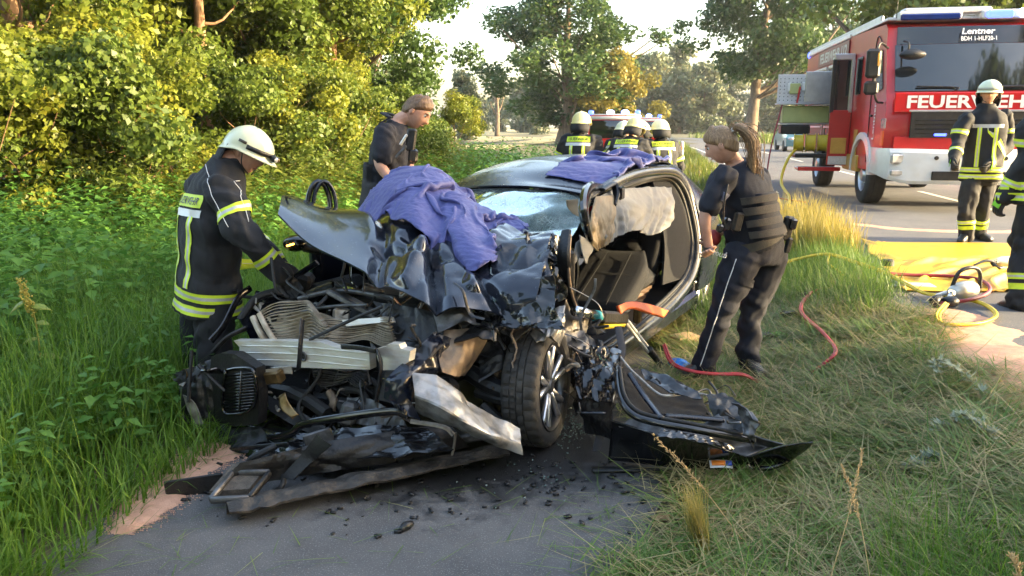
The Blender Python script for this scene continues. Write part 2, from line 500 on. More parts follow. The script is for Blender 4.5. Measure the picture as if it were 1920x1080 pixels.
def leaf_cloud(centers, radii, counts, size, rng, up=.35, flat=.75, elong=1.5):
    """kite leaves, folded along the midrib a little"""
    C = np.repeat(centers, counts, axis=0); R = np.repeat(radii, counts)
    n = len(C)
    d = rng.normal(size=(n, 3)); d /= np.linalg.norm(d, axis=1)[:, None]
    rr = rng.random(n) ** .45
    P = C + d * (R * rr)[:, None] * np.array([1, 1, flat])
    nr = rng.normal(size=(n, 3)) * .75 + d * .7 + np.array([0, 0, up])
    nr /= np.linalg.norm(nr, axis=1)[:, None]
    ax = np.cross(nr, rng.normal(size=(n, 3))); ax /= np.linalg.norm(ax, axis=1)[:, None]
    ax[:, 2] -= .25; ax /= np.linalg.norm(ax, axis=1)[:, None]
    bx = np.cross(nr, ax)
    s = (size * rng.uniform(.45, 1.5, n))[:, None]
    V = np.stack([P - ax * s * .5 * elong, P + bx * s * .5 + nr * s * .08, P + ax * s * .5 * elong - nr * s * .1, P - bx * s * .5 + nr * s * .08], 1).reshape(-1, 3)
    Fq = np.arange(4 * n).reshape(n, 4)
    return V, Fq
def crown_mesh(name, rng, H, r, zlo, zhi, n_cl, per, size, cl_r, shape=1.0, hollow=.5, lumps=.28):
    """clump centres through an uneven envelope -> leaves; returns mesh and centres"""
    u = rng.random(n_cl)
    z = zlo + (zhi - zlo) * u
    prof = np.sqrt(np.clip(1 - (2 * (u ** shape) - 1) ** 2, .05, 1))
    a = rng.uniform(0, 2 * np.pi, n_cl)
    lump = 1 + lumps * np.sin(a * 3 + z * 1.1 + rng.uniform(0, 6)) + lumps * .6 * np.sin(a * 5 - z * 1.7 + rng.uniform(0, 6))
    rad = r * prof * lump * (hollow + (1 - hollow) * rng.random(n_cl) ** .6)
    C = np.stack([rad * np.cos(a), rad * np.sin(a), z], 1)
    R = cl_r * rng.uniform(.55, 1.35, n_cl)
    cnt = np.maximum(8, (per * (R / cl_r) ** 2)).astype(int)
    V, Fq = leaf_cloud(C, R, cnt, size, rng)
    me = np_mesh(name, V, Fq)
    tint = np.repeat(rng.random(n_cl) * .55, cnt) + rng.random(len(Fq)) * .45
    set_tint(me, tint)
    return me, C
def trunk_mesh(name, rng, H, r0, C, zlo, n_limb, lean=(0, 0), bend=.25, sides=8):
    mb = MB()
    k = 7
    zs = np.linspace(-.25, H, k)
    off = np.cumsum(rng.normal(0, bend * H * .035, (k, 2)), axis=0); off -= off[0]
    pts = np.stack([off[:, 0] + lean[0] * zs, off[:, 1] + lean[1] * zs, zs], 1)
    rs = r0 * (1 - .82 * np.linspace(0, 1, k)); rs[0] *= 1.45
    mb.tube(pts, rs, sides, 18)
    tp = spline(pts, 40); tr = spline(rs[:, None], 40)[:, 0]
    idx = rng.choice(len(C), min(n_limb, len(C)), replace=False)
    for i in idx:
        c = C[i]
        zz = max(zlo * .6, c[2] - rng.uniform(.5, .9) * np.hypot(c[0], c[1]) - .3)
        j = int(np.clip(np.searchsorted(tp[:, 2], zz), 2, 37))
        a = tp[j]
        m = (a + c) / 2 + np.array([0, 0, -.12 * np.linalg.norm(c - a)]) + rng.normal(0, .12, 3)
        rr = min(tr[j] * .55, .012 + .02 * np.linalg.norm(c - a))
        mb.tube([a, m, c], [rr, rr * .6, rr * .18], 5, 7, cap=False)
    return mb.mesh(name, True)
class TreeKind:
    def __init__(self, name, seed, H, r0, r, zlo, zhi, n_cl, per, size, cl_r, n_limb, leafm, bark=BARK, lean=(0, 0), **kw):
        rng = np.random.default_rng(seed)
        self.name = name
        self.crown, C = crown_mesh(name + '_crown', rng, H, r, zlo, zhi, n_cl, per, size, cl_r, **kw)
        C = C + np.array([lean[0], lean[1], 0]) * C[:, 2:3]
        if lean != (0, 0):
            co = np.empty(len(self.crown.vertices) * 3, np.float32); self.crown.vertices.foreach_get('co', co); co = co.reshape(-1, 3)
            co[:, 0] += lean[0] * co[:, 2]; co[:, 1] += lean[1] * co[:, 2]
            self.crown.vertices.foreach_set('co', co.ravel()); self.crown.update()
        self.trunk = trunk_mesh(name + '_trunk', rng, zhi * .9, r0, C, zlo, n_limb, lean)
        self.crown.materials.append(leafm); self.trunk.materials.append(bark)
    def plant(self, x, y, label, cat='tree', group=None, rz=0.0, sc=1.0, sz=None, leafm=None, z=None):
        e = empty(self.name, (x, y, float(gz(x, y)) if z is None else z), rz)
        e.scale = (sc, sc, sz or sc)
        t = link(bpy.data.objects.new('trunk', self.trunk), e)
        c = link(bpy.data.objects.new('crown', self.crown), e)
        if leafm is not None:
            c.material_slots[0].link = 'OBJECT'; c.material_slots[0].material = leafm
        return tag(e, label, cat, group)

# the wood's edge on the left
fa = TreeKind('maple_tree', 11, 9, .17, 2.6, 1.7, 9.0, 94, 460, .069, .52, 26, LEAF_SUN, BARK_SUNLIT, hollow=.12)
fb = TreeKind('maple_tree', 12, 9, .13, 2.3, 2.0, 9.5, 88, 440, .067, .50, 24, LEAF_MID, BARK_SUNLIT, hollow=.12)
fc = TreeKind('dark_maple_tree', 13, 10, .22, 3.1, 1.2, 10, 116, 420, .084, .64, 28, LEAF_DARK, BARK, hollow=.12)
sa = TreeKind('leafy_shrub', 14, 3, .035, 1.15, .15, 2.5, 32, 460, .050, .36, 16, LEAF_SUN, BARK_SUNLIT, hollow=.12)
sb = TreeKind('leafy_shrub', 15, 3, .03, 1.0, .12, 2.1, 30, 430, .048, .34, 14, LEAF_MID, BARK_SUNLIT, hollow=.12)
WOOD = 'trees at the edge of the wood on the left'
SHR = 'sunlit shrubs along the edge of the wood'
def spot(px, Y):
    return (px - 960) / F * Y / CP * (CP * CP + SP * SP * 0 + 0) / CP * 1.0 if False else (px - 960) / F * (Y * CP + (EYE - .8) * SP)
def kplant(kind, px, Y, label, **kw):
    return kind.plant(spot(px, Y), Y, label, **kw)
wood = [
    (fa, 70, 11.5, 'yellow-green maple tree at the left edge of the picture', .2, 1.0, None),
    (fc, -90, 14.0, 'dark green tree at the far left behind the yellow-green maple', 1.2, 1.0, None),
    (fc, 215, 15.5, 'dark maple with a thick trunk behind the shrubs above the bramble', 2.2, 1.05, None),
    (fb, 385, 14.0, 'slim maple with an orange-lit trunk above the white helmet', 3.2, 1.0, None),
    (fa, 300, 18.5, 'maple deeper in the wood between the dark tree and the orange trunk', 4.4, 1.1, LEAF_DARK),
    (fb, 492, 16.0, 'maple with a thin pale trunk right of the orange-lit trunk', 5.1, 1.05, None),
    (fa, 560, 17.5, 'tall yellow-green maple with two thin trunks behind the raised bonnet', .8, 1.1, None),
    (fc, 470, 22.5, 'dark tree deep in the wood behind the thin pale trunk', 1.9, 1.15, None),
    (fb, 632, 18.0, 'slender maple with a pole-straight trunk left of the policeman', 2.7, 1.05, LEAF_SUN),
    (fc, 676, 20.5, 'big dark maple at the wood corner behind the policeman', 3.9, 1.0, None),
    (fc, 690, 25.5, 'last dark maple where the wood ends against the sky', 5.6, 1.0, None),
    (fc, 610, 26.5, 'dark tree at the back of the wood behind the slender maple', .4, 1.15, None),
    (fc, 60, 20.0, 'dark tree deep behind the maple at the left edge', 2.5, 1.15, None),
    (fc, 390, 27.0, 'dark tree at the back of the wood above the white helmet', 3.3, 1.2, None),
    (fc, 150, 24.0, 'dark tree far back in the wood above the bramble', 4.3, 1.2, None),
    (fc, -60, 19.0, 'dark tree far back beyond the left edge', 5.3, 1.2, None),
    (fc, 530, 24.0, 'dark tree far back above the open car door', 2.1, 1.15, None),
    (fb, 130, 12.6, 'maple with a broad orange-lit trunk left of the dead bough', 1.1, 1.15, LEAF_SUN),
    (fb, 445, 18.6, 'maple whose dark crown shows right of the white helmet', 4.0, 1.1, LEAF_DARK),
]
for kd, px, Y, lab, rz, sc, lm in wood:
    kplant(kd, px, Y, lab, group=WOOD, rz=rz, sc=sc, leafm=lm)
shr = [
    (sa, -40, 9.2, 'yellow-green shrub cut off by the left edge of the picture', 0, 1.0),
    (sb, 55, 9.8, 'low bright shrub second from the left edge', 1.3, 1.1),
    (sa, 140, 10.4, 'wide yellow-green shrub above the bramble leaves', 2.2, 1.1),
    (sb, 225, 10.2, 'bushy shrub left of the firefighter with the white helmet', 3.0, 1.15),
    (sa, 305, 11.2, 'shrub hanging over behind the leaning firefighter', 4.1, 1.0),
    (sa, 545, 13.6, 'sunlit shrub just right of the white helmet', 5.0, 1.0),
    (sb, 470, 12.8, 'sunlit shrub partly hidden behind the white helmet', .7, 1.1),
    (sb, 615, 14.6, 'sunlit shrub between the open car door and the policeman', 1.8, 1.15),
    (sa, 668, 15.8, 'tall sunlit shrub beside the policeman\'s back', 2.9, 1.05),
    (sb, 730, 17.2, 'sunlit shrub behind the policeman', 3.7, 1.1),
    (sb, 800, 18.5, 'low sunlit shrub in front of the policeman\'s face', 4.8, .8),
    (sa, 852, 28.0, 'grey-green bush at the corner of the wood beside the field', 5.7, 1.0),
]
for kd, px, Y, lab, rz, sc in shr:
    kplant(kd, px, Y, lab, cat='shrub', group=SHR, rz=rz, sc=sc)
# a dead bough sagging out of the wood
mb = MB()
b0 = [at(190, 130, 12.4), at(255, 195, 11.9), at(310, 240, 11.5), at(350, 300, 11.2)]
mb.tube(b0, [.035, .028, .02, .008], 6, 16)
rb = np.random.default_rng(8)
bp = spline(b0, 20)
for k in range(12):
    i = rb.integers(3, 19); d = rb.normal(0, .25, 3) + np.array([.1, 0, -.2])
    mb.tube([bp[i], bp[i] + d * .6 + rb.normal(0, .05, 3), bp[i] + d * 1.5 + rb.normal(0, .1, 3)], [.009, .006, .003], 4, 6, cap=False)
tag(mb.build('dead_bough', BARK_SUNLIT, None, True), 'bare broken bough hanging from the wood left of the white helmet', 'branch')

# free-standing trees along the road
ta = TreeKind('linden_tree', 21, 12, .55, 4.3, 1.9, 12.4, 170, 190, .17, .95, 40, LEAF_DARK, BARK, hollow=.25, shape=.85)
kplant(ta, 1062, 60.0, 'round green roadside tree in the middle behind the firefighters', rz=.6, sc=1.28, sz=.95)
tb = TreeKind('linden_tree', 22, 13, .42, 5.0, 3.9, 13.5, 160, 190, .18, 1.0, 36, LEAF_DARK, BARK, lean=(.10, 0), hollow=.2, shape=.8)
kplant(tb, 1402, 66.0, 'dark leaning roadside tree left of the fire engine', rz=0.0, sc=1.3, sz=1.35)
tb2 = tb.plant(16.6, 29.0, 'roadside tree whose boughs hang above the fire engine', rz=2.0, sc=1.0, leafm=LEAF_MID)
tb2 = tb.plant(21.5, 33.0, 'roadside tree behind the fire engine cab at the right edge', rz=4.2, sc=1.0, leafm=LEAF_MID)
kplant(tb, 1570, 78.0, 'distant roadside tree showing through beside the open locker flap', rz=2.6, sc=.9)
td = TreeKind('golden_lit_tree', 23, 8, .2, 2.5, .8, 6.4, 70, 170, .16, .75, 16, LEAF_GOLD_LIT, BARK_SUNLIT, hollow=.25)
kplant(td, 1150, 58.0, 'small golden-lit tree right of the round roadside tree', rz=0, sc=1.05)
# avenue on the other side of the road, beyond the right edge of the picture: it shades the foreground
te = TreeKind('avenue_tree', 24, 11, .35, 3.4, 1.3, 11.5, 100, 90, .30, 1.0, 30, LEAF_MID, BARK, hollow=.15)
for i, (x, y, lab) in enumerate([(12.5, .3, 'avenue tree across the road, nearest to the fire engine'), (13.0, -4.2, 'avenue tree across the road, second from the fire engine'),
                                  (13.5, -8.6, 'avenue tree across the road, third from the fire engine'), (18.0, -1.6, 'avenue tree in the back row across the road')]):
    te.plant(x, y, lab, group='avenue trees across the road', rz=i * 1.3)
for i, (x, y, lab) in enumerate([(3.0, -13.0, 'roadside tree behind the photographer, in line with the road edge'), (9.5, -17.0, 'roadside tree behind the photographer, on the road side'), (-6.5, -10.0, 'tree behind the photographer on the wood side'), (-11.0, -2.0, 'tree left of the photographer at the wood edge')]):
    te.plant(x, y, lab, group='trees behind the photographer', rz=i * 2.1, sc=1.0)
# far tree line beyond the field
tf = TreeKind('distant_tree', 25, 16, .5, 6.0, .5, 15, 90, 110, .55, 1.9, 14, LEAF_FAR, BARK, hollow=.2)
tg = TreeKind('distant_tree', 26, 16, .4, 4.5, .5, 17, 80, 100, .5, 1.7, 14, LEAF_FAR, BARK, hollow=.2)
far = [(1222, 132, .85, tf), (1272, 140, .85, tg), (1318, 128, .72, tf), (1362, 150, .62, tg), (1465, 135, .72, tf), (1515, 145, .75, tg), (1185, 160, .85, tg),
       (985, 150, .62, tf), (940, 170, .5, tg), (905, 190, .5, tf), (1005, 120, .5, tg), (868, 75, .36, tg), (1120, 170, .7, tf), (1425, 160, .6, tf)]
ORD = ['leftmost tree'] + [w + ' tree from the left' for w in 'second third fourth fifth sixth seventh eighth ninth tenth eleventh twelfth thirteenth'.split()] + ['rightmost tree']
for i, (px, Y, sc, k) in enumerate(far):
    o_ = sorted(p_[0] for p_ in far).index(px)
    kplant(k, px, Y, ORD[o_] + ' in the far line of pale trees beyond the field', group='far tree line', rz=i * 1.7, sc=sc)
mb = MB()
p0 = np.array([spot(932, 105), 105, .2])
mb.tube([p0, p0 + [.1, 0, 3], p0 + [0, 0, 5.5]], [.4, .3, .1], 6, 8)
for k, (dx, dz, h) in enumerate([(-.9, 1.6, 2.9), (.9, 2.2, 3.0), (-.5, 2.6, 3.9), (.6, 2.5, 4.4), (-.2, 1.8, 4.8)]):
    mb.tube([p0 + [0, 0, h], p0 + [dx * .6, 0, h + dz * .4], p0 + [dx, 0, h + dz]], [.16, .1, .04], 5, 6)
tag(mb.build('bare_tree', BARK, None, True), 'bare dead tree standing alone beyond the field', 'tree')

# ------------------------------------------------------------------ grass and weeds
def blades(name, P, L, W, lean, curve, rng, mt, tintbase=0.0, tintvar=1.0, az=None, droop=None):
    """P (n,3) roots; L length; W width; lean: initial tilt from vertical; curve: added tilt along the blade"""
    n = len(P)
    L = np.broadcast_to(L, n); W = np.broadcast_to(W, n)
    a = rng.uniform(0, 2 * np.pi, n) if az is None else az
    h = np.stack([np.cos(a), np.sin(a), 0 * a], 1); side = np.stack([-np.sin(a), np.cos(a), 0 * a], 1)
    K = 4
    V = np.zeros((n, 2 * K - 1, 3)); p = P.copy(); th = lean.copy()
    for k in range(K):
        w = (W * (1 - (k / (K - 1)) ** 1.6) * .5)[:, None]
        if k < K - 1:
            V[:, 2 * k] = p - side * w; V[:, 2 * k + 1] = p + side * w
        else:
            V[:, 2 * k] = p
        p = p + (h * np.sin(th)[:, None] + np.array([0, 0, 1]) * np.cos(th)[:, None]) * (L / (K - 1))[:, None]
        th = th + curve / (K - 1)
    m = 2 * K - 1
    o = (np.arange(n) * m)[:, None]
    q = np.concatenate([o + np.array([[2 * k, 2 * k + 1, 2 * k + 3, 2 * k + 2]]) for k in range(K - 2)])
    t = o + np.array([[2 * K - 4, 2 * K - 3, 2 * K - 2]])
    me = np_mesh(name, V.reshape(-1, 3), [q, t], True)
    tv = np.clip(tintbase + tintvar * rng.random(n), 0, 1)
    set_tint(me, np.concatenate([tv] * (K - 1)))
    return put(name, me, mt)
def scatter(n, s0, s1, t0, t1, rng, dens=None):
    s = rng.uniform(s0, s1, n); t = rng.uniform(t0, t1, n)
    if dens is not None:
        k = rng.random(n) < dens(s, t); s, t = s[k], t[k]
    x, y = st2w(s, t)
    return np.stack([x, y, gz(x, y) - .01], 1), s, t
GRASS = leaf_mat('grass_green', (.070, .160, .015), (.175, .30, .036), (.27, .33, .07), .45)
GRASS_MIX = leaf_mat('grass_cut', (.070, .150, .020), (.19, .27, .055), (.42, .38, .17), .35)
HAY = leaf_mat('grass_dry', (.22, .18, .07), (.46, .38, .18), None, .3)
GOLDGRASS = leaf_mat('grass_gold', (.22, .20, .05), (.42, .34, .09), None, .45)
CAMX = lambda x, y: np.abs(x) < (y * .70 + .35)
def vis(P):
    return (P[:, 1] > 0.9) & (np.abs(P[:, 0]) < (P[:, 1] * .72 + 1.3))
rng = np.random.default_rng(77)
STUFF = []
def add_blades(name, label, P, *a, **k):
    o = blades(name, P, *a, **k)
    tag(o, label, 'grass', kind='stuff')
    return o
# tall lush grass on the left verge, arching over the path
P, s, t = scatter(52000, 1.3, 8.5, -5.2, -2.15, rng)
clump = .5 + .5 * np.sin(P[:, 0] * 5.1 + 1.1 * np.sin(P[:, 1] * 3)) * np.cos(P[:, 1] * 4.3)
k = vis(P) & (rng.random(len(P)) < .35 + .65 * clump); P = P[k]; s = s[k]; t = t[k]; n = len(P)
h = (.22 + .38 * sstep(-2.2, -3.2, t)) * rng.uniform(.55, 1.4, n)
add_blades('tall_grass', 'lush green grass arching over the left edge of the path', P, h, rng.uniform(.005, .013, n), np.abs(rng.normal(.12, .14, n)), rng.uniform(.3, 1.9, n), rng, GRASS, tintvar=.95)
# fringe just over the path edge
P, s, t = scatter(5000, 1.6, 6.5, -2.45, -2.12, rng, lambda s, t: np.where((s > 2.2) & (s < 3.7), .15, 1.0)); k = vis(P); P = P[k]; n = len(P)
add_blades('tall_grass', 'grass fringe lying across the left kerb of the path', P, rng.uniform(.15, .42, n), rng.uniform(.004, .009, n), rng.uniform(.5, 1.2, n), rng.uniform(.2, .9, n), rng, GRASS, az=rng.normal(-.3, .7, n))
# flattened, cut grass between path and road
def dens_r(s, t):
    e = sstep(-.10, .25, t + .10 * np.sin(s * 3.1) + .08 * np.sin(s * 7.7)); f = 1 - sstep(1.75, 2.1, t + .12 * np.sin(s * 4) + .07 * np.sin(s * 9))
    return e * f
P, s, t = scatter(112000, 1.5, 8.2, -.25, 2.3, rng, dens_r); k = vis(P); P, s, t = P[k], s[k], t[k]; n = len(P)
patch_az = 2.2 * np.sin(P[:, 0] * 2.3 + 1.7 * np.sin(P[:, 1] * 1.4)) + 1.8 * np.cos(P[:, 1] * 2.9 + P[:, 0])
sw_ = .5 + .5 * np.sin(P[:, 0] * 7.3 + 2 * np.sin(P[:, 1] * 3.1)) * np.sin(P[:, 1] * 6.1 + 1.5 * np.sin(P[:, 0] * 4.3))
kk = rng.random(n) < .25 + .75 * sw_; P, s, t, patch_az, sw_ = P[kk], s[kk], t[kk], patch_az[kk], sw_[kk]; n = len(P)
P[:, 2] += np.abs(rng.normal(0, .03, n)) + .02 * sw_ ** 2
tw = .45 + .4 * np.sin(P[:, 0] * 3.7 + P[:, 1] * 1.9) * np.cos(P[:, 1] * 4.1 - P[:, 0] * 2.2)
add_blades('flattened_grass', 'trampled and mown grass lying between the path and the road', P, rng.uniform(.06, .28, n), rng.uniform(.0035, .0100, n), np.clip(rng.normal(1.38, .22, n), .5, 1.62), rng.normal(.12, .28, n), rng, GRASS_MIX, tintbase=np.clip(tw - .25, 0, .5), tintvar=.62, az=1.3 * patch_az + rng.normal(0, 1.0, n))
P, s, t = scatter(34000, 1.5, 7.5, -.2, 2.2, rng, dens_r); k = vis(P); P = P[k]; n = len(P); P[:, 2] += .03 + np.abs(rng.normal(0, .03, n))
add_blades('straw', 'dry straw strewn over the trampled grass', P, rng.uniform(.08, .34, n), rng.uniform(.0025, .006, n), rng.normal(1.45, .2, n), rng.normal(.1, .2, n), rng, HAY, az=rng.uniform(0, 6.3, n))
# green upright tufts in the lower right corner and by the road edge
def dens_c(s, t):
    return np.clip(sstep(2.9, 2.2, s + .35 * np.sin(t * 4) + .15 * np.sin(t * 11)) * sstep(.05, .5, t), 0, 1) * .9
P, s, t = scatter(26000, 1.3, 3.4, .0, 2.4, rng, dens_c); k = vis(P); P = P[k]; n = len(P)
add_blades('green_grass', 'fresh green grass tufts in the lower right corner', P, rng.uniform(.14, .36, n), rng.uniform(.003, .007, n), np.abs(rng.normal(.45, .3, n)), rng.uniform(.3, 1.5, n), rng, GRASS, tintvar=.85)
P, s, t = scatter(24000, 6.0, 11.5, .35, 2.1, rng, lambda s, t: sstep(6.0, 7.4, s + .5 * np.sin(t * 5)) * .9); k = vis(P); P = P[k]; n = len(P)
add_blades('green_grass', 'upright grass on the verge behind the policewoman', P, rng.uniform(.14, .36, n), rng.uniform(.004, .008, n), np.abs(rng.normal(.3, .25, n)), rng.uniform(.3, 1.3, n), rng, GRASS_MIX, tintvar=.7)
P, s, t = scatter(5000, 8.9, 11.6, 1.15, 2.25, rng, lambda s, t: .3 + .7 * (np.sin(s * 5 + t * 3) > -.1)); k = vis(P); P = P[k]; n = len(P)
add_blades('golden_grass', 'golden ripe grass tuft at the road edge beside the policewoman', P, rng.uniform(.25, .62, n), rng.uniform(.006, .013, n), np.abs(rng.normal(.2, .15, n)), rng.uniform(.1, .9, n), rng, GOLDGRASS)
# rough verge behind the car and along the road, and the wood's floor
P, s, t = scatter(26000, 7.5, 22, -7.5, .6, rng, lambda s, t: np.where((t > -2.1) & (t < -.1) & (s < 16), .0, .8)); k = vis(P); P = P[k]; n = len(P)
add_blades('verge_grass', 'rough grass on the verge behind the car', P, rng.uniform(.25, .75, n), rng.uniform(.008, .016, n), np.abs(rng.normal(.15, .15, n)), rng.uniform(.2, 1.2, n), rng, LEAF_MID)
P, s, t = scatter(22000, 11.5, 60, -2.3, 1.9, rng, lambda s, t: np.where((t > -2.0) & (t < -.3) & (s < 22), .0, .8)); k = vis(P); P = P[k]; n = len(P)
add_blades('verge_grass', 'short grass along the road beyond the car roof', P, rng.uniform(.15, .42, n), rng.uniform(.012, .03, n), np.abs(rng.normal(.2, .15, n)), rng.uniform(.1, .8, n), rng, LEAF_MID)
P, s, t = scatter(14000, 30, 95, 9.2, 26, rng); t2 = t + road_bend(s); x, y = st2w(s, t2); P = np.stack([x, y, gz(x, y)], 1); k = vis(P); P = P[k]; n = len(P)
add_blades('far_grass', 'pale grass bank on the far side of the road', P, rng.uniform(.4, .9, n), rng.uniform(.03, .06, n), np.abs(rng.normal(.12, .12, n)), rng.uniform(.1, .8, n), rng, LEAF_MID)

# broad-leaved weeds on the left: bramble and nettle as ground cover
def weed_mass(name, label, n, s0, s1, t0, t1, h0, h1, size, mt, rng, dens=None, leaves=16):
    P, s, t = scatter(n, s0, s1, t0, t1, rng, dens); k = vis(P); P = P[k]; n = len(P)
    H = rng.uniform(h0, h1, n)
    lean = rng.normal(0, .16, (n, 2))
    vs_, fs_, tint = [], [], []
    u = rng.uniform(.25, 1.0, (n, leaves))
    base = P[:, None, :] + np.stack([lean[:, 0, None] * u * H[:, None], lean[:, 1, None] * u * H[:, None], u * H[:, None]], -1)
    a = rng.uniform(0, 2 * np.pi, (n, leaves))
    out = np.stack([np.cos(a), np.sin(a), 0 * a], -1)
    sz = size * rng.uniform(.55, 1.3, (n, leaves)) * (1.15 - .5 * u)
    tilt = rng.uniform(-.5, .35, (n, leaves))
    ax = out * np.cos(tilt)[..., None] + np.array([0, 0, 1]) * np.sin(tilt)[..., None]
    side = np.stack([-np.sin(a), np.cos(a), rng.normal(0, .25, a.shape)], -1)
    up = np.cross(ax, side)
    r0 = base + out * (.25 * sz)[..., None]
    s_ = sz[..., None]
    q = np.stack([r0, r0 + ax * s_ * .45 + side * s_ * .36 + up * s_ * .10, r0 + ax * s_ * 1.15 - up * s_ * .12, r0 + ax * s_ * .45 - side * s_ * .36 + up * s_ * .10], -2)
    V = q.reshape(-1, 3); m = len(V) // 4
    # fold along the midrib: two triangles
    o = (np.arange(m) * 4)[:, None]
    Ft = np.concatenate([o + np.array([[0, 1, 2]]), o + np.array([[0, 2, 3]])])
    stem = []
    tv = (np.repeat(rng.random(n) * .5, leaves) + rng.random(m) * .5)
    # stems
    w = .004
    S0 = P; S1 = P + np.stack([lean[:, 0] * H, lean[:, 1] * H, H], 1)
    SV = np.stack([S0 - [w, 0, 0], S0 + [w, 0, 0], S1], 1).reshape(-1, 3)
    SF = np.arange(len(SV)).reshape(-1, 3) + len(V)
    me = np_mesh(name, np.vstack([V, SV]), [np.concatenate([Ft, SF])], False)
    set_tint(me, np.concatenate([tv, tv, np.full(len(SF), .4)]))
    return tag(put(name, me, mt), label, 'weeds', kind='stuff')
WEED = leaf_mat('weed_leaf', (.060, .165, .024), (.13, .27, .045), (.20, .33, .07), .4)
WEED_SUN = leaf_mat('weed_sunlit', (.10, .15, .02), (.20, .22, .035), None, .45)  # yellower copy of the weed leaf, sunlight put into the colour
weed_mass('bramble', 'dark green bramble and nettle thicket on the left bank', 2300, 2.2, 10.5, -9.0, -3.6, .45, 1.05, .105, WEED, rng, leaves=16)
weed_mass('low_weeds', 'low broad-leaved weeds among the verge grass', 700, 2.0, 8.0, -4.2, -2.5, .2, .55, .08, WEED, rng, leaves=12)
weed_mass('nettles', 'taller sunlit weeds in front of the wood', 2200, 8.0, 20, -10, -4.0, .7, 1.45, .11, WEED_SUN, rng, leaves=14)
weed_mass('field_weeds', 'green weeds on the bank between the car roof and the field', 900, 13, 26, -6.5, -2.4, .6, 1.3, .13, WEED, rng, leaves=14)
# ------------------------------------------------------------------ the wrecked car
YAW = math.radians(-118)
CY, SY = math.cos(YAW), math.sin(YAW)
CAR_O = np.array([-.64, 4.11, 0.0])
def to_local(p):
    q = np.asarray(p, float) - CAR_O
    return np.array([CY * q[0] + SY * q[1], -SY * q[0] + CY * q[1], q[2]])
def dir_local(d):
    return np.array([CY * d[0] + SY * d[1], -SY * d[0] + CY * d[1], d[2]])
def L(px, py, x=None, y=None, z=None):
    o = to_local([0, 0, EYE]); d = dir_local(ray(px, py))
    k = (x - o[0]) / d[0] if x is not None else (y - o[1]) / d[1] if y is not None else (z - o[2]) / d[2]
    return o + d * k
def Lx(*pts):                                             # (px, py, local x) -> points
    return np.array([L(a, b, x=c) for a, b, c in pts])
def Ly(*pts):
    return np.array([L(a, b, y=c) for a, b, c in pts])
def Lz(*pts):
    return np.array([L(a, b, z=c) for a, b, c in pts])
PAINT = mat('car_paint', (.006, .008, .016), .20, .0, base2=(.009, .012, .022), vscale=3, rough2=.30, coat=.35, spec=.35, bump=.03, bscale=300)
PAINT_DUST = mat('car_paint_dusty', (.016, .020, .032), .22, .55, base2=(.12, .12, .125), vscale=70, vcon=(.64, .82), rough2=.45, coat=.75, bump=.05, bscale=200)
PRIMER = mat('inner_primer', (.34, .34, .335), .4, .55, base2=(.12, .115, .105), vscale=6, vcon=(.42, .62), bump=.4, bscale=25)
TAN_METAL = mat('dusty_tan_metal', (.30, .22, .15), .55, .35, base2=(.13, .10, .075), vscale=9, bump=.5, bscale=30)
ALU = mat('aluminium', (.74, .73, .70), .45, .6, base2=(.58, .50, .38), vscale=5, vcon=(.45, .72), bump=.12, bscale=30, stretch=(1, 1, 5))
ALU_DULL = mat('dull_aluminium', (.42, .40, .36), .5, .7, base2=(.22, .19, .15), vscale=14, bump=.3, bscale=60)
FIN = mat('radiator_fin_metal', (.48, .42, .33), .5, .6, base2=(.27, .22, .16), vscale=16, bump=.3, bscale=80)
STEEL = mat('grey_steel', (.16, .16, .165), .45, .7, base2=(.07, .068, .065), vscale=12, bump=.35, bscale=45)
BLACKP = mat('black_plastic', (.006, .006, .007), .45, base2=(.026, .025, .024), vscale=11, vcon=(.5, .8), bump=.35, bscale=70)
RUBBER = mat('black_rubber', (.006, .006, .0065), .65, base2=(.016, .0155, .015), vscale=14, bump=.2, bscale=60)
GLOSSB = mat('gloss_black', (.004, .004, .005), .12, base2=(.006, .006, .007), vscale=6, coat=.6, rough2=.25)
FABRIC = mat('seat_fabric', (.004, .004, .005), .92, base2=(.007, .007, .008), vscale=40, bump=.4, bscale=500)
BRASS = mat('headlamp_bronze', (.30, .21, .10), .3, .8, base2=(.14, .09, .04), vscale=14)
car = empty('wrecked_car', (CAR_O[0], CAR_O[1], 0), YAW)
tag(car, 'wrecked dark blue hatchback with its front torn open and doors cut off', 'car')
rc = np.random.default_rng(2024)
def cpart(name, mb, m, parent=None, smooth=True, angle=28, label=None):
    o = mb.build(name, m, parent or car, smooth, angle)
    if label: o['label'] = label
    return o

# --- roof, windscreen, pillars, rear
def roof_grid():
    xs = [-1.42, -1.62, -2.0, -2.5, -3.0, -3.5]
    zs = [1.225, 1.275, 1.345, 1.385, 1.38, 1.31]
    hw = [.555, .565, .58, .585, .57, .50]
    ctrl = []
    for x, z, w in zip(xs, zs, hw):
        ctrl.append([(x - .03, -w, z - .035), (x + .02, -w * .55, z), (x + .03, 0, z + .012), (x + .02, w * .55, z), (x - .03, w, z - .035)])
    g = patch(ctrl, 46, 46)
    u = np.linspace(0, 1, 46)[:, None]; v = np.linspace(-1, 1, 46)[None, :]
    # a long buckle across the front left of the roof
    g[..., 2] += -.035 * np.exp(-((u - .18) / .10) ** 2) * sstep(-.3, .5, v) + .022 * np.exp(-((u - .33 - .1 * v) / .07) ** 2) * sstep(-.2, .6, v)
    g[..., 2] += folds(g, np.random.default_rng(3), .006, 1.6, 1, .3)
    return g
rg = roof_grid()
mb = MB(); mb.sheet(rg, .012); cpart('roof', mb, PAINT)
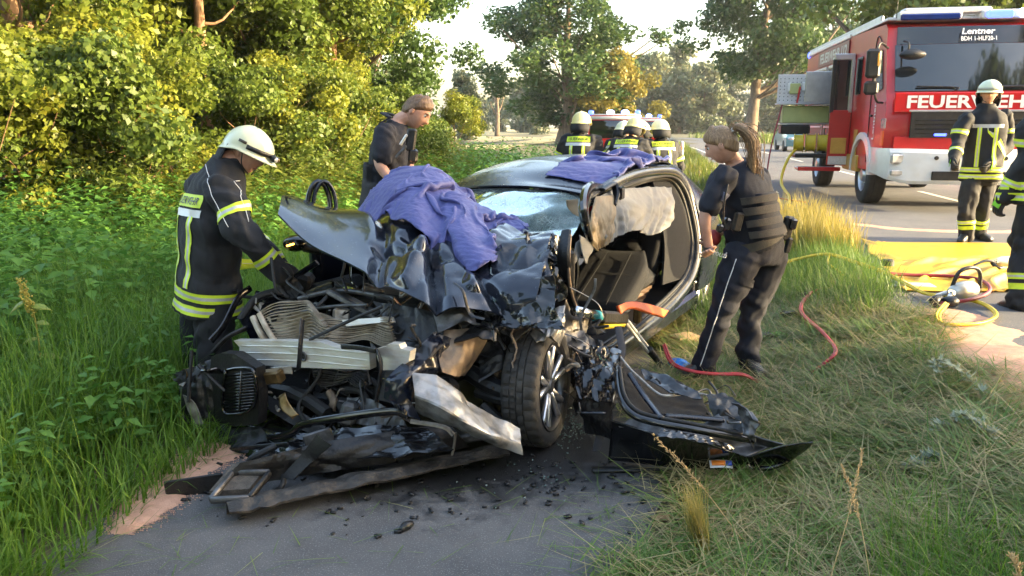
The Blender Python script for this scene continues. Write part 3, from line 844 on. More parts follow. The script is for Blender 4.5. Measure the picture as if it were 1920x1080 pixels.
# antenna fin
mb = MB(); mb.loft([np.array([(-3.18 + dx * k, dy * k, 1.375 + h) for dx, dy in [(.10, 0), (.03, .018), (-.06, .018), (-.08, 0), (-.06, -.018), (.03, -.018)]]) for k, h in ((1, 0), (.8, .02), (.35, .05), (.1, .06))]); cpart('antenna_fin', mb, PAINT)
# shattered windscreen
def crack_glass():
    m = bpy.data.materials.new('shattered_glass'); m.use_nodes = True
    nt = m.node_tree; N = nt.nodes; Lk = nt.links.new
    b = N['Principled BSDF']; b.inputs['Roughness'].default_value = .35
    b.inputs['Base Color'].default_value = (.24, .29, .265, 1)
    tc = N.new('ShaderNodeTexCoord'); v = N.new('ShaderNodeTexVoronoi'); v.feature = 'DISTANCE_TO_EDGE'; v.inputs['Scale'].default_value = 38
    nz = N.new('ShaderNodeTexNoise'); nz.inputs['Scale'].default_value = 5; nz.inputs['Detail'].default_value = 5
    Lk(tc.outputs['Object'], v.inputs['Vector']); Lk(tc.outputs['Object'], nz.inputs['Vector'])
    r = N.new('ShaderNodeMapRange'); r.inputs[1].default_value = .02; r.inputs[2].default_value = .10; r.inputs[3].default_value = .95; r.inputs[4].default_value = .30
    Lk(v.outputs['Distance'], r.inputs[0])
    r2 = N.new('ShaderNodeMapRange'); r2.inputs[1].default_value = .42; r2.inputs[2].default_value = .70; Lk(nz.outputs['Fac'], r2.inputs[0])
    mu = N.new('ShaderNodeMath'); mu.operation = 'MULTIPLY'; Lk(r.outputs[0], mu.inputs[0]); Lk(r2.outputs[0], mu.inputs[1])
    g = N.new('ShaderNodeBsdfGlass'); g.inputs['Roughness'].default_value = .05; g.inputs['IOR'].default_value = 1.15; g.inputs['Color'].default_value = (.8, .9, .86, 1)
    mx = N.new('ShaderNodeMixShader'); Lk(mu.outputs[0], mx.inputs[0]); Lk(g.outputs[0], mx.inputs[1]); Lk(b.outputs[0], mx.inputs[2])
    bp = N.new('ShaderNodeBump'); bp.inputs['Strength'].default_value = .7; bp.inputs['Distance'].default_value = .01; Lk(v.outputs['Distance'], bp.inputs['Height']); Lk(bp.outputs[0], b.inputs['Normal'])
    Lk(mx.outputs[0], N['Material Output'].inputs['Surface'])
    return m
CRACK = crack_glass()
top = rg[0]
ctrl = np.array([[top[i] + np.array([.0, 0, -.012]) for i in (1, 12, 23, 34, 44)],
                 [(-1.08, -.60, 1.10), (-1.06, -.3, 1.12), (-1.04, 0, 1.11), (-1.05, .3, 1.06), (-1.10, .60, 1.02)],
                 [(-.66, -.64, .95), (-.62, -.3, .97), (-.60, 0, .96), (-.64, .3, .90), (-.74, .62, .86)]])
g = patch(ctrl, 26, 60)
nrm = grid_normals(g)
g = g + nrm * (folds(g, np.random.default_rng(6), .030, 3.4, 3, .8) * np.linspace(.25, 1, 26)[:, None])[..., None]
mb = MB(); mb.sheet(g, .006); cpart('windscreen', mb, CRACK, label='shattered windscreen gone milky')
for sgn in (-1,):
    mb = MB(); mb.tube([(-1.40, sgn * .565, 1.20), (-1.1, sgn * .61, 1.10), (-.6, sgn * .68, .93)], [.035, .038, .05], 8, 10, flat=.6); cpart('pillar', mb, PAINT)
# header rail under the roof edge
mb = MB(); mb.tube(top[::5] + np.array([-.01, 0, -.03]), .022, 6); cpart('roof_header', mb, BLACKP)

# left side: the cut-open door frame with its seals
fr = np.array([(-1.36, .565, 1.18), (-1.6, .585, 1.235), (-2.0, .60, 1.285), (-2.5, .62, 1.30), (-2.96, .655, 1.265), (-3.19, .70, 1.12), (-3.25, .765, .86), (-3.22, .81, .62), (-2.98, .83, .41), (-2.45, .835, .29), (-1.7, .835, .25), (-.8, .835, .24)])
mb = MB(); mb.tube(fr, [.035, .042, .045, .048, .055, .06, .062, .06, .055, .05, .05, .05], 12, 80, flat=.75, hint=(0, 1, 0)); cpart('door_frame', mb, PAINT)
def inset(k, dy):
    c = np.array([-2.1, .72, .75]); q = fr.copy(); d = c - q; d[:, 1] = 0
    d /= np.linalg.norm(d, axis=1)[:, None]
    q = q + d * k; q[:, 1] += dy
    return q
mb = MB(); mb.tube(inset(.052, .012), .017, 7, 80); cpart('door_seal', mb, RUBBER)
mb = MB(); mb.tube(inset(.085, -.02), .014, 7, 80); cpart('door_seal', mb, RUBBER)
mb = MB(); mb.tube(inset(.068, -.004), .004, 5, 80); cpart('seam_sealer', mb, mat('pale_sealer', (.14, .145, .15), .5, base2=(.08, .08, .08), vscale=20))
# bright trim line along the outside of the frame
mb = MB(); mb.tube(inset(-.045, .03), .004, 5, 80); cpart('panel_edge', mb, GLOSSB)
# B-C pillar trim and inner panel behind the opening
ctrl = [[(-2.55, .60, 1.27), (-2.95, .63, 1.20), (-3.15, .68, 1.05)], [(-2.6, .66, 1.0), (-3.0, .70, .98), (-3.2, .74, .88)], [(-2.65, .70, .7), (-3.0, .76, .66), (-3.16, .79, .62)], [(-2.5, .74, .42), (-2.75, .79, .42), (-2.9, .81, .42)]]
mb = MB(); mb.sheet(patch(ctrl, 18, 12), .02); cpart('pillar_trim', mb, FABRIC)
# outer skin: quarter panel, sill, tail
ctrl = [[(-3.20, .845, .25), (-3.20, .86, .5), (-3.24, .85, .75), (-3.22, .78, 1.0), (-3.16, .70, 1.16), (-3.05, .60, 1.31)],
        [(-3.5, .855, .25), (-3.5, .875, .5), (-3.5, .865, .78), (-3.48, .79, 1.0), (-3.42, .69, 1.16), (-3.3, .57, 1.32)],
        [(-3.9, .82, .28), (-3.92, .84, .5), (-3.92, .82, .8), (-3.85, .74, .98), (-3.72, .62, 1.14), (-3.5, .50, 1.30)],
        [(-4.1, .68, .3), (-4.16, .70, .5), (-4.14, .68, .8), (-4.02, .62, .95), (-3.86, .52, 1.12), (-3.58, .44, 1.30)]]
ql = patch(ctrl, 24, 30)
mb = MB(); mb.sheet(ql, .01); cpart('quarter_panel', mb, PAINT)
qr = ql.copy(); qr[..., 1] *= -1
mb = MB(); mb.sheet(qr[::-1], .01); cpart('quarter_panel', mb, PAINT)
tl = ql[-1]; tr_ = qr[-1]
tg = np.stack([tl * (1 - u) + tr_ * u + np.array([-.10 * np.sin(np.pi * u), 0, 0]) for u in np.linspace(0, 1, 14)])
mb = MB(); mb.sheet(tg[:, :18], .01); cpart('tailgate', mb, PAINT)
mb = MB(); mb.sheet(tg[:, 17:], .008); cpart('rear_window', mb, GLOSSB)
for sgn in (-1, 1):
    mb = MB(); mb.box((-4.12, sgn * .55, .78), (.10, .30, .13), bev=.02); cpart('tail_light', mb, mat('tail_red', (.35, .01, .01), .2, coat=.5, base2=(.28, .01, .01)))
mb = MB(); mb.box((-4.18, 0, .42), (.12, 1.45, .30), bev=.04); cpart('rear_bumper', mb, PAINT)
mb = MB(); mb.bar((-.6, .80, .21), (-3.1, .82, .21), .12, .14, bev=.03); cpart('sill', mb, PAINT_DUST)
mb = MB(); mb.bar((-.5, .70, .16), (-3.1, .72, .16), .2, .08, bev=.02); cpart('floor_rail', mb, STEEL)
# floor, firewall, dash, tunnel
mb = MB(); mb.box((-2.1, 0, .24), (3.2, 1.5, .05), bev=.01); cpart('floor_pan', mb, BLACKP)
mb = MB(); mb.box((-.72, 0, .62), (.06, 1.5, .66), bev=.02); cpart('firewall', mb, BLACKP)
mb = MB(); mb.sheet(patch([[(-.72, -.72, .92), (-.7, 0, .95), (-.8, .62, .90)], [(-1.0, -.72, .93), (-1.0, 0, .95), (-1.05, .6, .88)], [(-1.12, -.72, .80), (-1.14, 0, .82), (-1.12, .6, .72)], [(-1.0, -.72, .58), (-1.02, 0, .6), (-1.0, .6, .5)]], 14, 12), .02); cpart('dashboard', mb, BLACKP)
# right side (far from the camera)
ctrl = [[(-.55, -.84, .25), (-.55, -.87, .5), (-.6, -.85, .8), (-.62, -.76, .93)], [(-1.8, -.85, .25), (-1.8, -.875, .5), (-1.8, -.86, .8), (-1.8, -.78, .93)], [(-3.25, -.845, .25), (-3.25, -.865, .5), (-3.25, -.85, .8), (-3.25, -.79, .95)]]
mb = MB(); mb.sheet(patch(ctrl, 16, 10)[::-1], .01); cpart('side_panel', mb, PAINT)
mb = MB(); mb.sheet(patch([[(-.9, -.70, .93), (-1.4, -.565, 1.18)], [(-2.0, -.76, .94), (-2.1, -.60, 1.30)], [(-3.1, -.77, .96), (-2.95, -.62, 1.28)]], 16, 6), .006); cpart('side_window', mb, GLOSSB)
# rear wheels
def wheel(parent, c, axis, name='wheel', bare=False):
    root = bpy.data.objects.new(name, None); root.empty_display_size = .1; root.location = c; link(root, parent)
    axis = unit(axis); R0, W = .318, .108; kw_ = .86
    a, b = frame_for(axis, (0, 0, 1))
    n = 132
    prof = [(.225, -.085), (.24, -.105), (.275, -.112), (.300, -.106), (.312, -.094), (.318, -.074), (.318, -.052), (.309, -.050), (.309, -.044), (.318, -.042), (.319, -.012), (.309, -.010), (.309, -.003), (.319, -.001), (.319, .030), (.309, .032), (.309, .038), (.318, .040), (.318, .072), (.312, .094), (.300, .106), (.275, .112), (.24, .105), (.225, .085)]
    rings = []
    for j in range(n):
        th = 2 * np.pi * j / n
        e = np.cos(th) * a + np.sin(th) * b
        rr = np.array([p[0] for p in prof]); hh = np.array([p[1] for p in prof]) * 1.0
        groove = (j % 4 == 0)
        if groove:
            k = (rr > .3095) & (rr < .33) & (np.abs(hh) > .040); rr = np.where(k, rr - .011, rr)
        if j % 4 == 2:
            k = (rr > .3095) & (np.abs(hh) < .040); rr = np.where(k, rr - .007, rr)
        rings.append(rr[:, None] * e + (hh * kw_)[:, None] * axis)
    G = np.stack(rings + [rings[0]])
    mb = MB(); mb.sheet(G); t = mb.build('tyre', mat('tyre_rubber', (.016, .0155, .015), .75, base2=(.045, .041, .036), vscale=8, bump=.3, bscale=120), root, True, 35)
    rim = MB()
    rim.lathe([(.228, -.085), (.205, -.07), (.198, .04), (.205, .075), (.218, .088), (.229, .092), (.229, .080)], (0, 0, 0), axis, 48)
    rim.build('rim', mat('rim_dark', (.05, .05, .055), .3, .8, base2=(.10, .10, .105), vscale=6), root, True, 40)
    if not bare:
        for k in range(5):
            for q in (-1, 1):
                th = 2 * np.pi * k / 5 + .35
                e0 = np.cos(th + q * .16) * a + np.sin(th + q * .16) * b; e1 = np.cos(th + q * .23) * a + np.sin(th + q * .23) * b
                sp = MB(); sp.bar(e0 * .045 + axis * .062, e1 * .212 + axis * .078, .030, .026, hint=axis, bev=.006)
                sp.build('spoke', mat('rim_silver', (.62, .62, .64), .28, .9, base2=(.42, .41, .40), vscale=12, vcon=(.5, .8)), root, False)
        h = MB(); h.lathe([(.001, .082), (.030, .082), (.036, .072), (.062, .066), (.066, .03)], (0, 0, 0), axis, 20); h.build('hub', STEEL, root, True, 30)
    d = MB(); d.lathe([(.06, .012), (.158, .012), (.158, -.012), (.06, -.012)], (0, 0, 0), axis, 40); d.build('brake_disc', mat('brake_disc', (.22, .21, .20), .4, .9, base2=(.14, .12, .11), vscale=30), root, True, 30)
    return root
wheel(car, (-3.38, .74, .315), (0, 1, 0)); wheel(car, (-3.38, -.74, .315), (0, -1, 0)); wheel(car, (-.05, -.76, .315), (.15, -1, 0), bare=False)
wc = L(1008, 728, y=.80)
fw = wheel(car, (wc[0], wc[1], .318), (-.13, 1.0, .04))
fw['label'] = 'bent front wheel with twin-spoke alloy rim'

# --- seats
def seat(c, lean, w=.50, h=.66, name='seat', yawz=0.0):
    root = bpy.data.objects.new(name, None); root.location = c; root.rotation_euler = (0, 0, yawz); link(root, car)
    ca, sa_ = math.cos(lean), math.sin(lean)
    rows = []
    for k, u in enumerate(np.linspace(0, 1, 9)):
        ww = w * (.92 + .08 * math.sin(u * 3.1)) * (1 - .28 * max(0, u - .75) / .25)
        th = .075 * (1 - .55 * max(0, u - .8) / .2)
        ring = []
        for a in np.linspace(0, 2 * np.pi, 20, endpoint=False):
            yy = .5 * ww * np.sign(np.cos(a)) * abs(np.cos(a)) ** .5; tt = th * np.sign(np.sin(a)) * abs(np.sin(a)) ** .6
            if np.sin(a) > 0: tt += .035 * (abs(yy) / (.5 * ww)) ** 3
            ring.append((tt * ca - h * u * sa_, yy, h * u * ca + tt * sa_))
        rows.append(np.array(ring))
    mb = MB(); mb.loft(rows); o = mb.build('backrest', FABRIC, root, True)
    for q in (-1, 1):                                     # stitched seams
        mb = MB(); mb.tube([(.082 * ca - h * u * sa_, q * w * .22 * (1 - .2 * u), h * u * ca + .082 * sa_) for u in np.linspace(.05, .9, 8)], .0018, 5, 16); mb.build('seam', RUBBER, root, True)
    top_ = np.array([-h * sa_, 0, h * ca])
    mb = MB(); mb.box(top_ + np.array([-.10 * sa_ + .02, 0, .12 * ca]), (.10, .26, .17), Matrix.Rotation(-lean, 3, 'Y'), bev=.045); mb.build('headrest', FABRIC, root, True)
    for q in (-1, 1):
        mb = MB(); mb.tube([top_ + [0, q * .06, -.04], top_ + [-.05 * sa_, q * .06, .09]], .006, 6); mb.build('headrest_post', ALU, root, True)
    mb = MB(); mb.box((.24, 0, -.02), (.50, w * .98, .16), bev=.06); mb.build('cushion', FABRIC, root, True)
    return root
sb_ = L(1112, 592, y=.42); st3 = L(1168, 474, y=.38)
seat((sb_[0], .40, sb_[2]), math.atan2(sb_[0] - st3[0], st3[2] - sb_[2]), .54, float(np.hypot(sb_[0] - st3[0], st3[2] - sb_[2])) * .98)
seat((-1.55, -.36, .46), .30)
seat((-2.62, .34, .48), .35, .66, .62); seat((-2.62, -.36, .48), .35, .66, .62)
# ribbed panel lying between the seats
gp = [L(1160, 572, y=.52), L(1205, 492, y=.52), L(1246, 494, y=.60), L(1200, 570, y=.60)]
rib = bpy.data.objects.new('ribbed_panel', None); link(rib, car); rib['label'] = 'brown ribbed plastic panel leaning between the seats'
RIBM = mat('brown_rib_plastic', (.13, .075, .04), .5, base2=(.07, .04, .025), vscale=10)
mb = MB(); mb.sheet(patch(np.array([[gp[0], gp[3]], [gp[1], gp[2]]]), 4, 4), .012); mb.build('panel', RIBM, rib)
for k in range(9):
    u = (k + .5) / 9
    a = gp[0] * (1 - u) + gp[1] * u; b = gp[3] * (1 - u) + gp[2] * u
    off = unit(np.cross(gp[1] - gp[0], gp[3] - gp[0])) * .012
    if off[0] < 0: off = -off
    mb = MB(); mb.bar(a + off, b + off, .010, .024); mb.build('rib', RIBM, rib)
# burst curtain airbag hanging in the door opening
CURT = mat('airbag_cloth', (.36, .28, .18), .9, base2=(.28, .21, .13), vscale=4, bump=.25, bscale=200)  # tan copy of the grey airbag cloth, colours its sunlit end
CURT2 = mat('airbag_cloth_grey', (.17, .175, .18), .9, base2=(.22, .215, .20), vscale=4, bump=.25, bscale=200)
def cloth(name, ctrl, nu, nv, seed, amp, freq, m, parent=None, th=.003, sharp=.55, octs=2, pleats=0):
    g = patch(ctrl, nu, nv); n = grid_normals(g)
    if pleats:                                            # it hangs in folds that fan out from the rail
        uu = np.linspace(0, 1, nu)[:, None]; vv = np.linspace(0, 1, nv)[None, :]
        ph_ = vv * pleats + .35 * np.sin(uu * 4 + vv * 5) + .2 * np.sin(vv * 17)
        g = g + n * (.030 * uu ** .7 * (tri_wave(ph_) - .5) + .012 * uu * np.sin(ph_ * 15))[..., None]; n = grid_normals(g)
    g = g + n * folds(g, np.random.default_rng(seed), amp, freq, octs, sharp)[..., None]
    mb = MB(); mb.sheet(g, th); return mb.build(name, m, parent, True)
airbag = cloth('curtain_airbag', [Ly((1116, 372, .63), (1150, 357, .62), (1190, 352, .63), (1230, 350, .66), (1258, 352, .69)),
                         Ly((1113, 405, .70), (1150, 395, .70), (1190, 385, .71), (1230, 380, .73), (1264, 378, .75)),
                         Ly((1116, 440, .73), (1148, 428, .72), (1188, 410, .73), (1232, 408, .75), (1262, 405, .77)),
                         Ly((1128, 468, .74), (1150, 448, .73), (1190, 432, .74), (1222, 441, .76), (1256, 424, .78))], 60, 110, 9, .012, 7.0, CURT2, car, sharp=.8, octs=3, pleats=4.5)
airbag['label'] = 'burst curtain airbag hanging in the door opening'
ab = cloth('curtain_airbag', [Ly((1117, 368, .66), (1150, 366, .66)), Ly((1108, 405, .74), (1156, 402, .735)), Ly((1108, 440, .755), (1152, 430, .745)), Ly((1120, 470, .76), (1146, 452, .75))], 44, 40, 10, .012, 8.0, CURT, car, sharp=.8, octs=3, pleats=2)
ab['label'] = 'sunlit tan end of the burst airbag'
cloth('airbag_rag', [Ly((1088, 440, .72), (1112, 455, .73)), Ly((1090, 465, .74), (1112, 470, .75)), Ly((1093, 480, .75), (1104, 482, .75)), Ly((1097, 493, .75), (1100, 494, .75))], 16, 10, 12, .012, 3.0, CURT2, car)
cloth('airbag_rag', [Ly((1080, 455, .70), (1092, 445, .71)), Ly((1075, 480, .71), (1090, 475, .72)), Ly((1071, 497, .72), (1078, 496, .72))], 14, 8, 13, .01, 3.0, CURT2, car)
cloth('headliner', [Ly((1062, 375, .55), (1110, 372, .58)), Ly((1064, 388, .55), (1104, 392, .62)), Ly((1075, 402, .58), (1100, 410, .66))], 12, 12, 14, .012, 3.0, CURT, car)
# broken A-pillar: glossy bent stump
mb = MB(); mb.tube(Ly((1128, 352, .60), (1104, 358, .66), (1094, 385, .73), (1098, 420, .77), (1106, 448, .78)), [.03, .055, .06, .05, .035], 10, 24, flat=.55, hint=(0, 1, 0)); cpart('pillar', mb, GLOSSB, label='cut glossy stump of the front pillar')
mb = MB(); mb.tube(Ly((1130, 356, .64), (1150, 345, .64), (1156, 365, .68), (1152, 385, .70)), [.02, .03, .03, .02], 8, 14, flat=.6); cpart('bracket', mb, BLACKP)
mb = MB(); mb.box(L(1165, 362, y=.70), (.07, .03, .09), bev=.01); cpart('hinge', mb, GLOSSB)
# hinge pillar standing up beside the torn wing
mb = MB(); mb.tube(Ly((1062, 432, .78), (1056, 480, .80), (1062, 530, .80), (1082, 590, .82)), [.03, .04, .038, .03], 8, 18, flat=.4, hint=(1, 0, 0)); cpart('hinge_pillar', mb, BLACKP)
mb = MB(); mb.tube(Ly((1069, 440, .81), (1066, 500, .83), (1072, 550, .83), (1090, 598, .84)), .009, 6, 18); cpart('pillar_edge', mb, TAN_METAL)

# --- bonnet, buckled up
ctrl = np.array([
    Lx((520, 404, .16), (578, 458, .22), (657, 498, .26), (741, 543, .30), (815, 574, .33), (905, 584, .15), (1000, 592, .05)),
    Lx((524, 388, .06), (590, 432, .06), (672, 470, .08), (752, 505, .16), (826, 520, .14), (905, 530, .05), (1010, 545, .0)),
    Lx((526, 376, -.04), (600, 410, -.12), (690, 434, -.14), (765, 446, -.06), (836, 478, -.06), (910, 492, -.16), (1022, 495, -.2)),
    Lx((530, 369, -.12), (608, 396, -.26), (692, 403, -.34), (770, 416, -.30), (845, 440, -.30), (920, 452, -.36), (1032, 450, -.42)),
    Lx((545, 369, -.22), (615, 391, -.42), (695, 397, -.55), (775, 408, -.56), (850, 424, -.56), (930, 432, -.60), (1038, 436, -.62))])
g = patch(ctrl, 84, 120); n = grid_normals(g)
v = np.linspace(0, 1, 120)[None, :]
w = sstep(.33, .58, v)
disp = folds(g, np.random.default_rng(21), .018, 2.4, 2, .8) * (w + .03) + folds(g, np.random.default_rng(22), .011, 7.0, 2, .9) * sstep(.62, .80, v)
uu_ = np.linspace(0, 1, 84)[:, None]; vv_ = 1.35 * v
for a0, b0, a1, b1, A_, w_ in [(0, .43, 1, .36, .055, .055), (.1, .53, .9, .60, -.06, .07), (0, .68, .65, .58, .07, .06), (.5, .50, 1, .74, .05, .06), (.2, .80, 1, .86, -.05, .06), (.35, .40, .45, .66, .05, .05), (0, .90, .7, .72, .06, .05)]:
    du_, dv_ = a1 - a0, 1.35 * (b1 - b0); tt_ = np.clip(((uu_ - a0) * du_ + (vv_ - 1.35 * b0) * dv_) / (du_ ** 2 + dv_ ** 2), 0, 1)
    disp = disp + A_ * np.clip(1 - np.hypot(uu_ - a0 - tt_ * du_, vv_ - 1.35 * b0 - tt_ * dv_) / w_, 0, 1) ** .9
for _ in range(2):
    dp_ = np.pad(disp, 1, mode='edge'); disp = .5 * disp + .125 * (dp_[:-2, 1:-1] + dp_[2:, 1:-1] + dp_[1:-1, :-2] + dp_[1:-1, 2:])
g = g + n * disp[..., None]
g_hood = g.copy()
mb = MB(); mb.sheet(g, .010); hood = cpart('bonnet', mb, PAINT_DUST, angle=55, label='buckled bonnet folded upwards')
for (px, py) in ((541, 376), (547, 390)):                 # two vents pressed into the corner
    c = L(px, py, x=-.1); mb = MB(); mb.prism([c + [-.02, -.05, .014], c + [.015, .03, .010], c + [.03, .05, .010], c + [.0, -.01, .022]], (0, 0, .004)); mb.build('bonnet_vent', BLACKP, hood)
# --- open right front door with its mirror
dr = bpy.data.objects.new('front_door', None); link(dr, car); dr['label'] = 'far front door standing ajar behind the bonnet'
fpts = Ly((575, 395, -1.02), (580, 362, -1.02), (592, 342, -1.0), (606, 345, -.97), (617, 368, -.95), (620, 398, -.93))
mb = MB(); mb.tube(fpts, .018, 8, 24); mb.build('window_frame', GLOSSB, dr, True)
mb = MB(); mb.tube(fpts + np.array([-.02, .03, 0]), .014, 8, 24); mb.build('frame_edge', PAINT, dr, True)
ctrl = [[fpts[0] + [0, 0, 0], fpts[0] + [0, 0, -.32], fpts[0] + [0, -.02, -.65]], [fpts[2] * .3 + fpts[3] * .3 + fpts[0] * .4 - [0, 0, .12], fpts[0] + [-.3, .06, -.32], fpts[0] + [-.3, .05, -.65]], [fpts[5] + [-.1, 0, 0], fpts[5] + [-.3, .1, -.3], fpts[5] + [-.4, .1, -.65]]]
mb = MB(); mb.sheet(patch(ctrl, 10, 10), .05); mb.build('door_skin', PAINT, dr, True)
mc = L(556, 456, y=-.98)
mir = MB(); mir.loft([mc + np.array([dx, dy * s_, dz * s_]) for dx, s_ in ()] or [np.array([mc + np.array([.02 * k, .085 * s_ * np.cos(a), .052 * s_ * np.sin(a)]) for a in np.linspace(0, 2 * np.pi, 16, endpoint=False)]) for k, s_ in ((-2, .9), (-1, 1), (1, 1.0), (2.5, .85), (3.6, .5))])
mo = mir.build('mirror', GLOSSB, dr, True)
mb = MB(); mb.tube(Ly((538, 461, -.93), (552, 457, -.94), (563, 455, -.945)), .006, 6, 8); mb.build('indicator', mat('indicator_amber', (.9, .35, .04), .3, emit=(1.0, .42, .05), estr=1.6), dr, True)
mb = MB(); mb.tube([mc + [0, .06, -.02], mc + [-.05, .16, -.05]], [.03, .02], 7); mb.build('mirror_arm', BLACKP, dr, True)
# right wing remains
mb = MB(); gg = patch([[L(560, 520, y=-.82), L(500, 560, y=-.84), L(450, 600, y=-.84)], [L(580, 560, y=-.80), L(520, 600, y=-.84), L(470, 640, y=-.86)], [L(590, 620, y=-.80), L(530, 640, y=-.82), L(480, 690, y=-.84)]], 20, 20)
gg = gg + grid_normals(gg) * folds(gg, np.random.default_rng(31), .02, 3, 2, .6)[..., None]; mb.sheet(gg, .006); cpart('wing', mb, PAINT, label='crumpled far wing')

# --- engine bay
mb = MB()
mb.box((-.22, -.10, .48), (.52, .70, .34), bev=.05); mb.box((-.2, -.05, .69), (.40, .52, .10), bev=.03); mb.box((.0, .25, .42), (.34, .3, .3), bev=.06)
mb.lathe([(.03, 0), (.10, 0), (.10, .05), (.06, .06), (.06, .09)], (.08, -.3, .42), (1, 0, 0), 18); mb.lathe([(.03, 0), (.08, 0), (.08, .05), (.03, .06)], (.08, -.06, .36), (1, 0, 0), 18)
cpart('engine', mb, BLACKP, smooth=False)
mb = MB(); mb.box((-.3, -.66, .52), (.5, .18, .40), bev=.05); cpart('inner_wing', mb, BLACKP)
mb = MB(); mb.box((-.40, .60, .52), (.4, .2, .5), bev=.05); cpart('inner_wing', mb, BLACKP)
mb = MB(); mb.box((-.05, -.35, .22), (.9, 1.1, .10), bev=.02); cpart('subframe', mb, BLACKP)
# crash beam (two pieces)
def slab(name, poly, depth, m, parent=None, label=None):
    mb = MB(); mb.prism(poly, (-depth, 0, 0)); return cpart(name, mb, m, parent, False, label=label)
bx_ = .52
beam = slab('crash_beam', Lx((438, 639, bx_), (573, 640, bx_), (600, 641, bx_), (626, 651, bx_), (692, 661, bx_), (694, 693, bx_), (610, 691, bx_), (560, 689, bx_), (478, 684, bx_), (462, 676, bx_), (449, 675, bx_), (449, 651, bx_)), .05, ALU, label='bare aluminium crash beam across the torn front')
slab('crash_beam', Lx((703, 655, .50), (724, 650, .50), (728, 645, .50), (748, 646, .50), (752, 654, .50), (769, 658, .50), (766, 678, .50), (742, 694, .50), (714, 694, .50)), .05, ALU)
for yy in (650, 663, 676):                                # ribs rolled along the beam
    mb = MB(); mb.tube(Lx((452, yy - 2, bx_ + .003), (570, yy + 1, bx_ + .003), (688, yy + 12, bx_ + .001)), .0022, 5, 14); mb.build('bead', ALU, beam, True)
hc = L(569, 668, x=bx_ + .004)
mb = MB(); mb.lathe([(.016, -.006), (.026, .002), (.024, .008), (.017, .008), (.015, -.01)], hc, (1, 0, 0), 18); mb.build('tow_eye', STEEL, beam, True)
mb = MB(); mb.lathe([(.001, .001), (.015, .001)], hc, (1, 0, 0), 14); mb.build('tow_eye_hole', RUBBER, beam)
# radiators: stacks of bent fins
def fin_stack(name, a, b, n, bend, seed, w=.028, label=None, m=FIN):
    """fins run between edge curves a and b (m,3)"""
    r = np.random.default_rng(seed); mb = MB()
    A = spline(a, n); B = spline(b, n)
    for i in range(n):
        u = np.linspace(0, 1, 18)[:, None]
        p = A[i] * (1 - u) + B[i] * u
        ph = i / n
        p[:, 2] += (bend * np.sin(u[:, 0] * np.pi) * (.5 + .5 * math.cos(ph * 3)) + .010 * np.sin(u[:, 0] * 9 + ph * 4) + r.normal(0, .0015))
        p[:, 0] += -.04 * np.sin(u[:, 0] * np.pi * 1.2) + .012 * np.sin(u[:, 0] * 7 + ph * 3)
        q = p + np.array([-w, 0, .002])
        g_ = np.stack([p, q], 1); mb.sheet(g_, .0035)
    return cpart(name, mb, m, label=label)
fin_stack('radiator_core', Lx((486, 585, .40), (494, 605, .42), (510, 628, .44), (524, 641, .45)), Lx((592, 578, .30), (610, 596, .34), (622, 618, .38), (600, 642, .42)), 15, .045, 1, label='buckled radiator core, left half')
fin_stack('radiator_core', Lx((588, 602, .36), (600, 616, .38), (612, 628, .40), (620, 642, .42)), Lx((736, 597, .30), (739, 612, .31), (742, 628, .32), (744, 644, .33)), 14, -.012, 2, label='buckled radiator core, right half')
mb = MB(); mb.sheet(patch([Lx((640, 600, .34), (700, 596, .31), (735, 594, .30)), Lx((650, 612, .345), (700, 606, .32), (738, 604, .31)), ], 6, 10), .02); cpart('radiator_tank', mb, ALU)
mb = MB(); mb.sheet(patch([Lx((500, 596, .33), (560, 584, .30), (610, 590, .28), (640, 612, .27)), Lx((530, 640, .36), (570, 636, .33), (620, 640, .30), (650, 642, .27))], 8, 12), .02); cpart('condenser', mb, FIN)
fin_stack('radiator_core', Lx((586, 692, .42), (588, 702, .42), (592, 712, .42), (600, 722, .42)), Lx((692, 696, .42), (692, 704, .42), (690, 712, .42), (686, 720, .42)), 9, -.01, 3, m=STEEL)
for a, b, r in (((474, 594), (499, 641), .017), ((486, 588), (516, 640), .015)):
    mb = MB(); mb.tube(Lx((*a, .44), ((a[0] + b[0]) / 2 - 2, (a[1] + b[1]) / 2, .455), (*b, .46)), r, 10, 10); cpart('header_tank', mb, FIN)
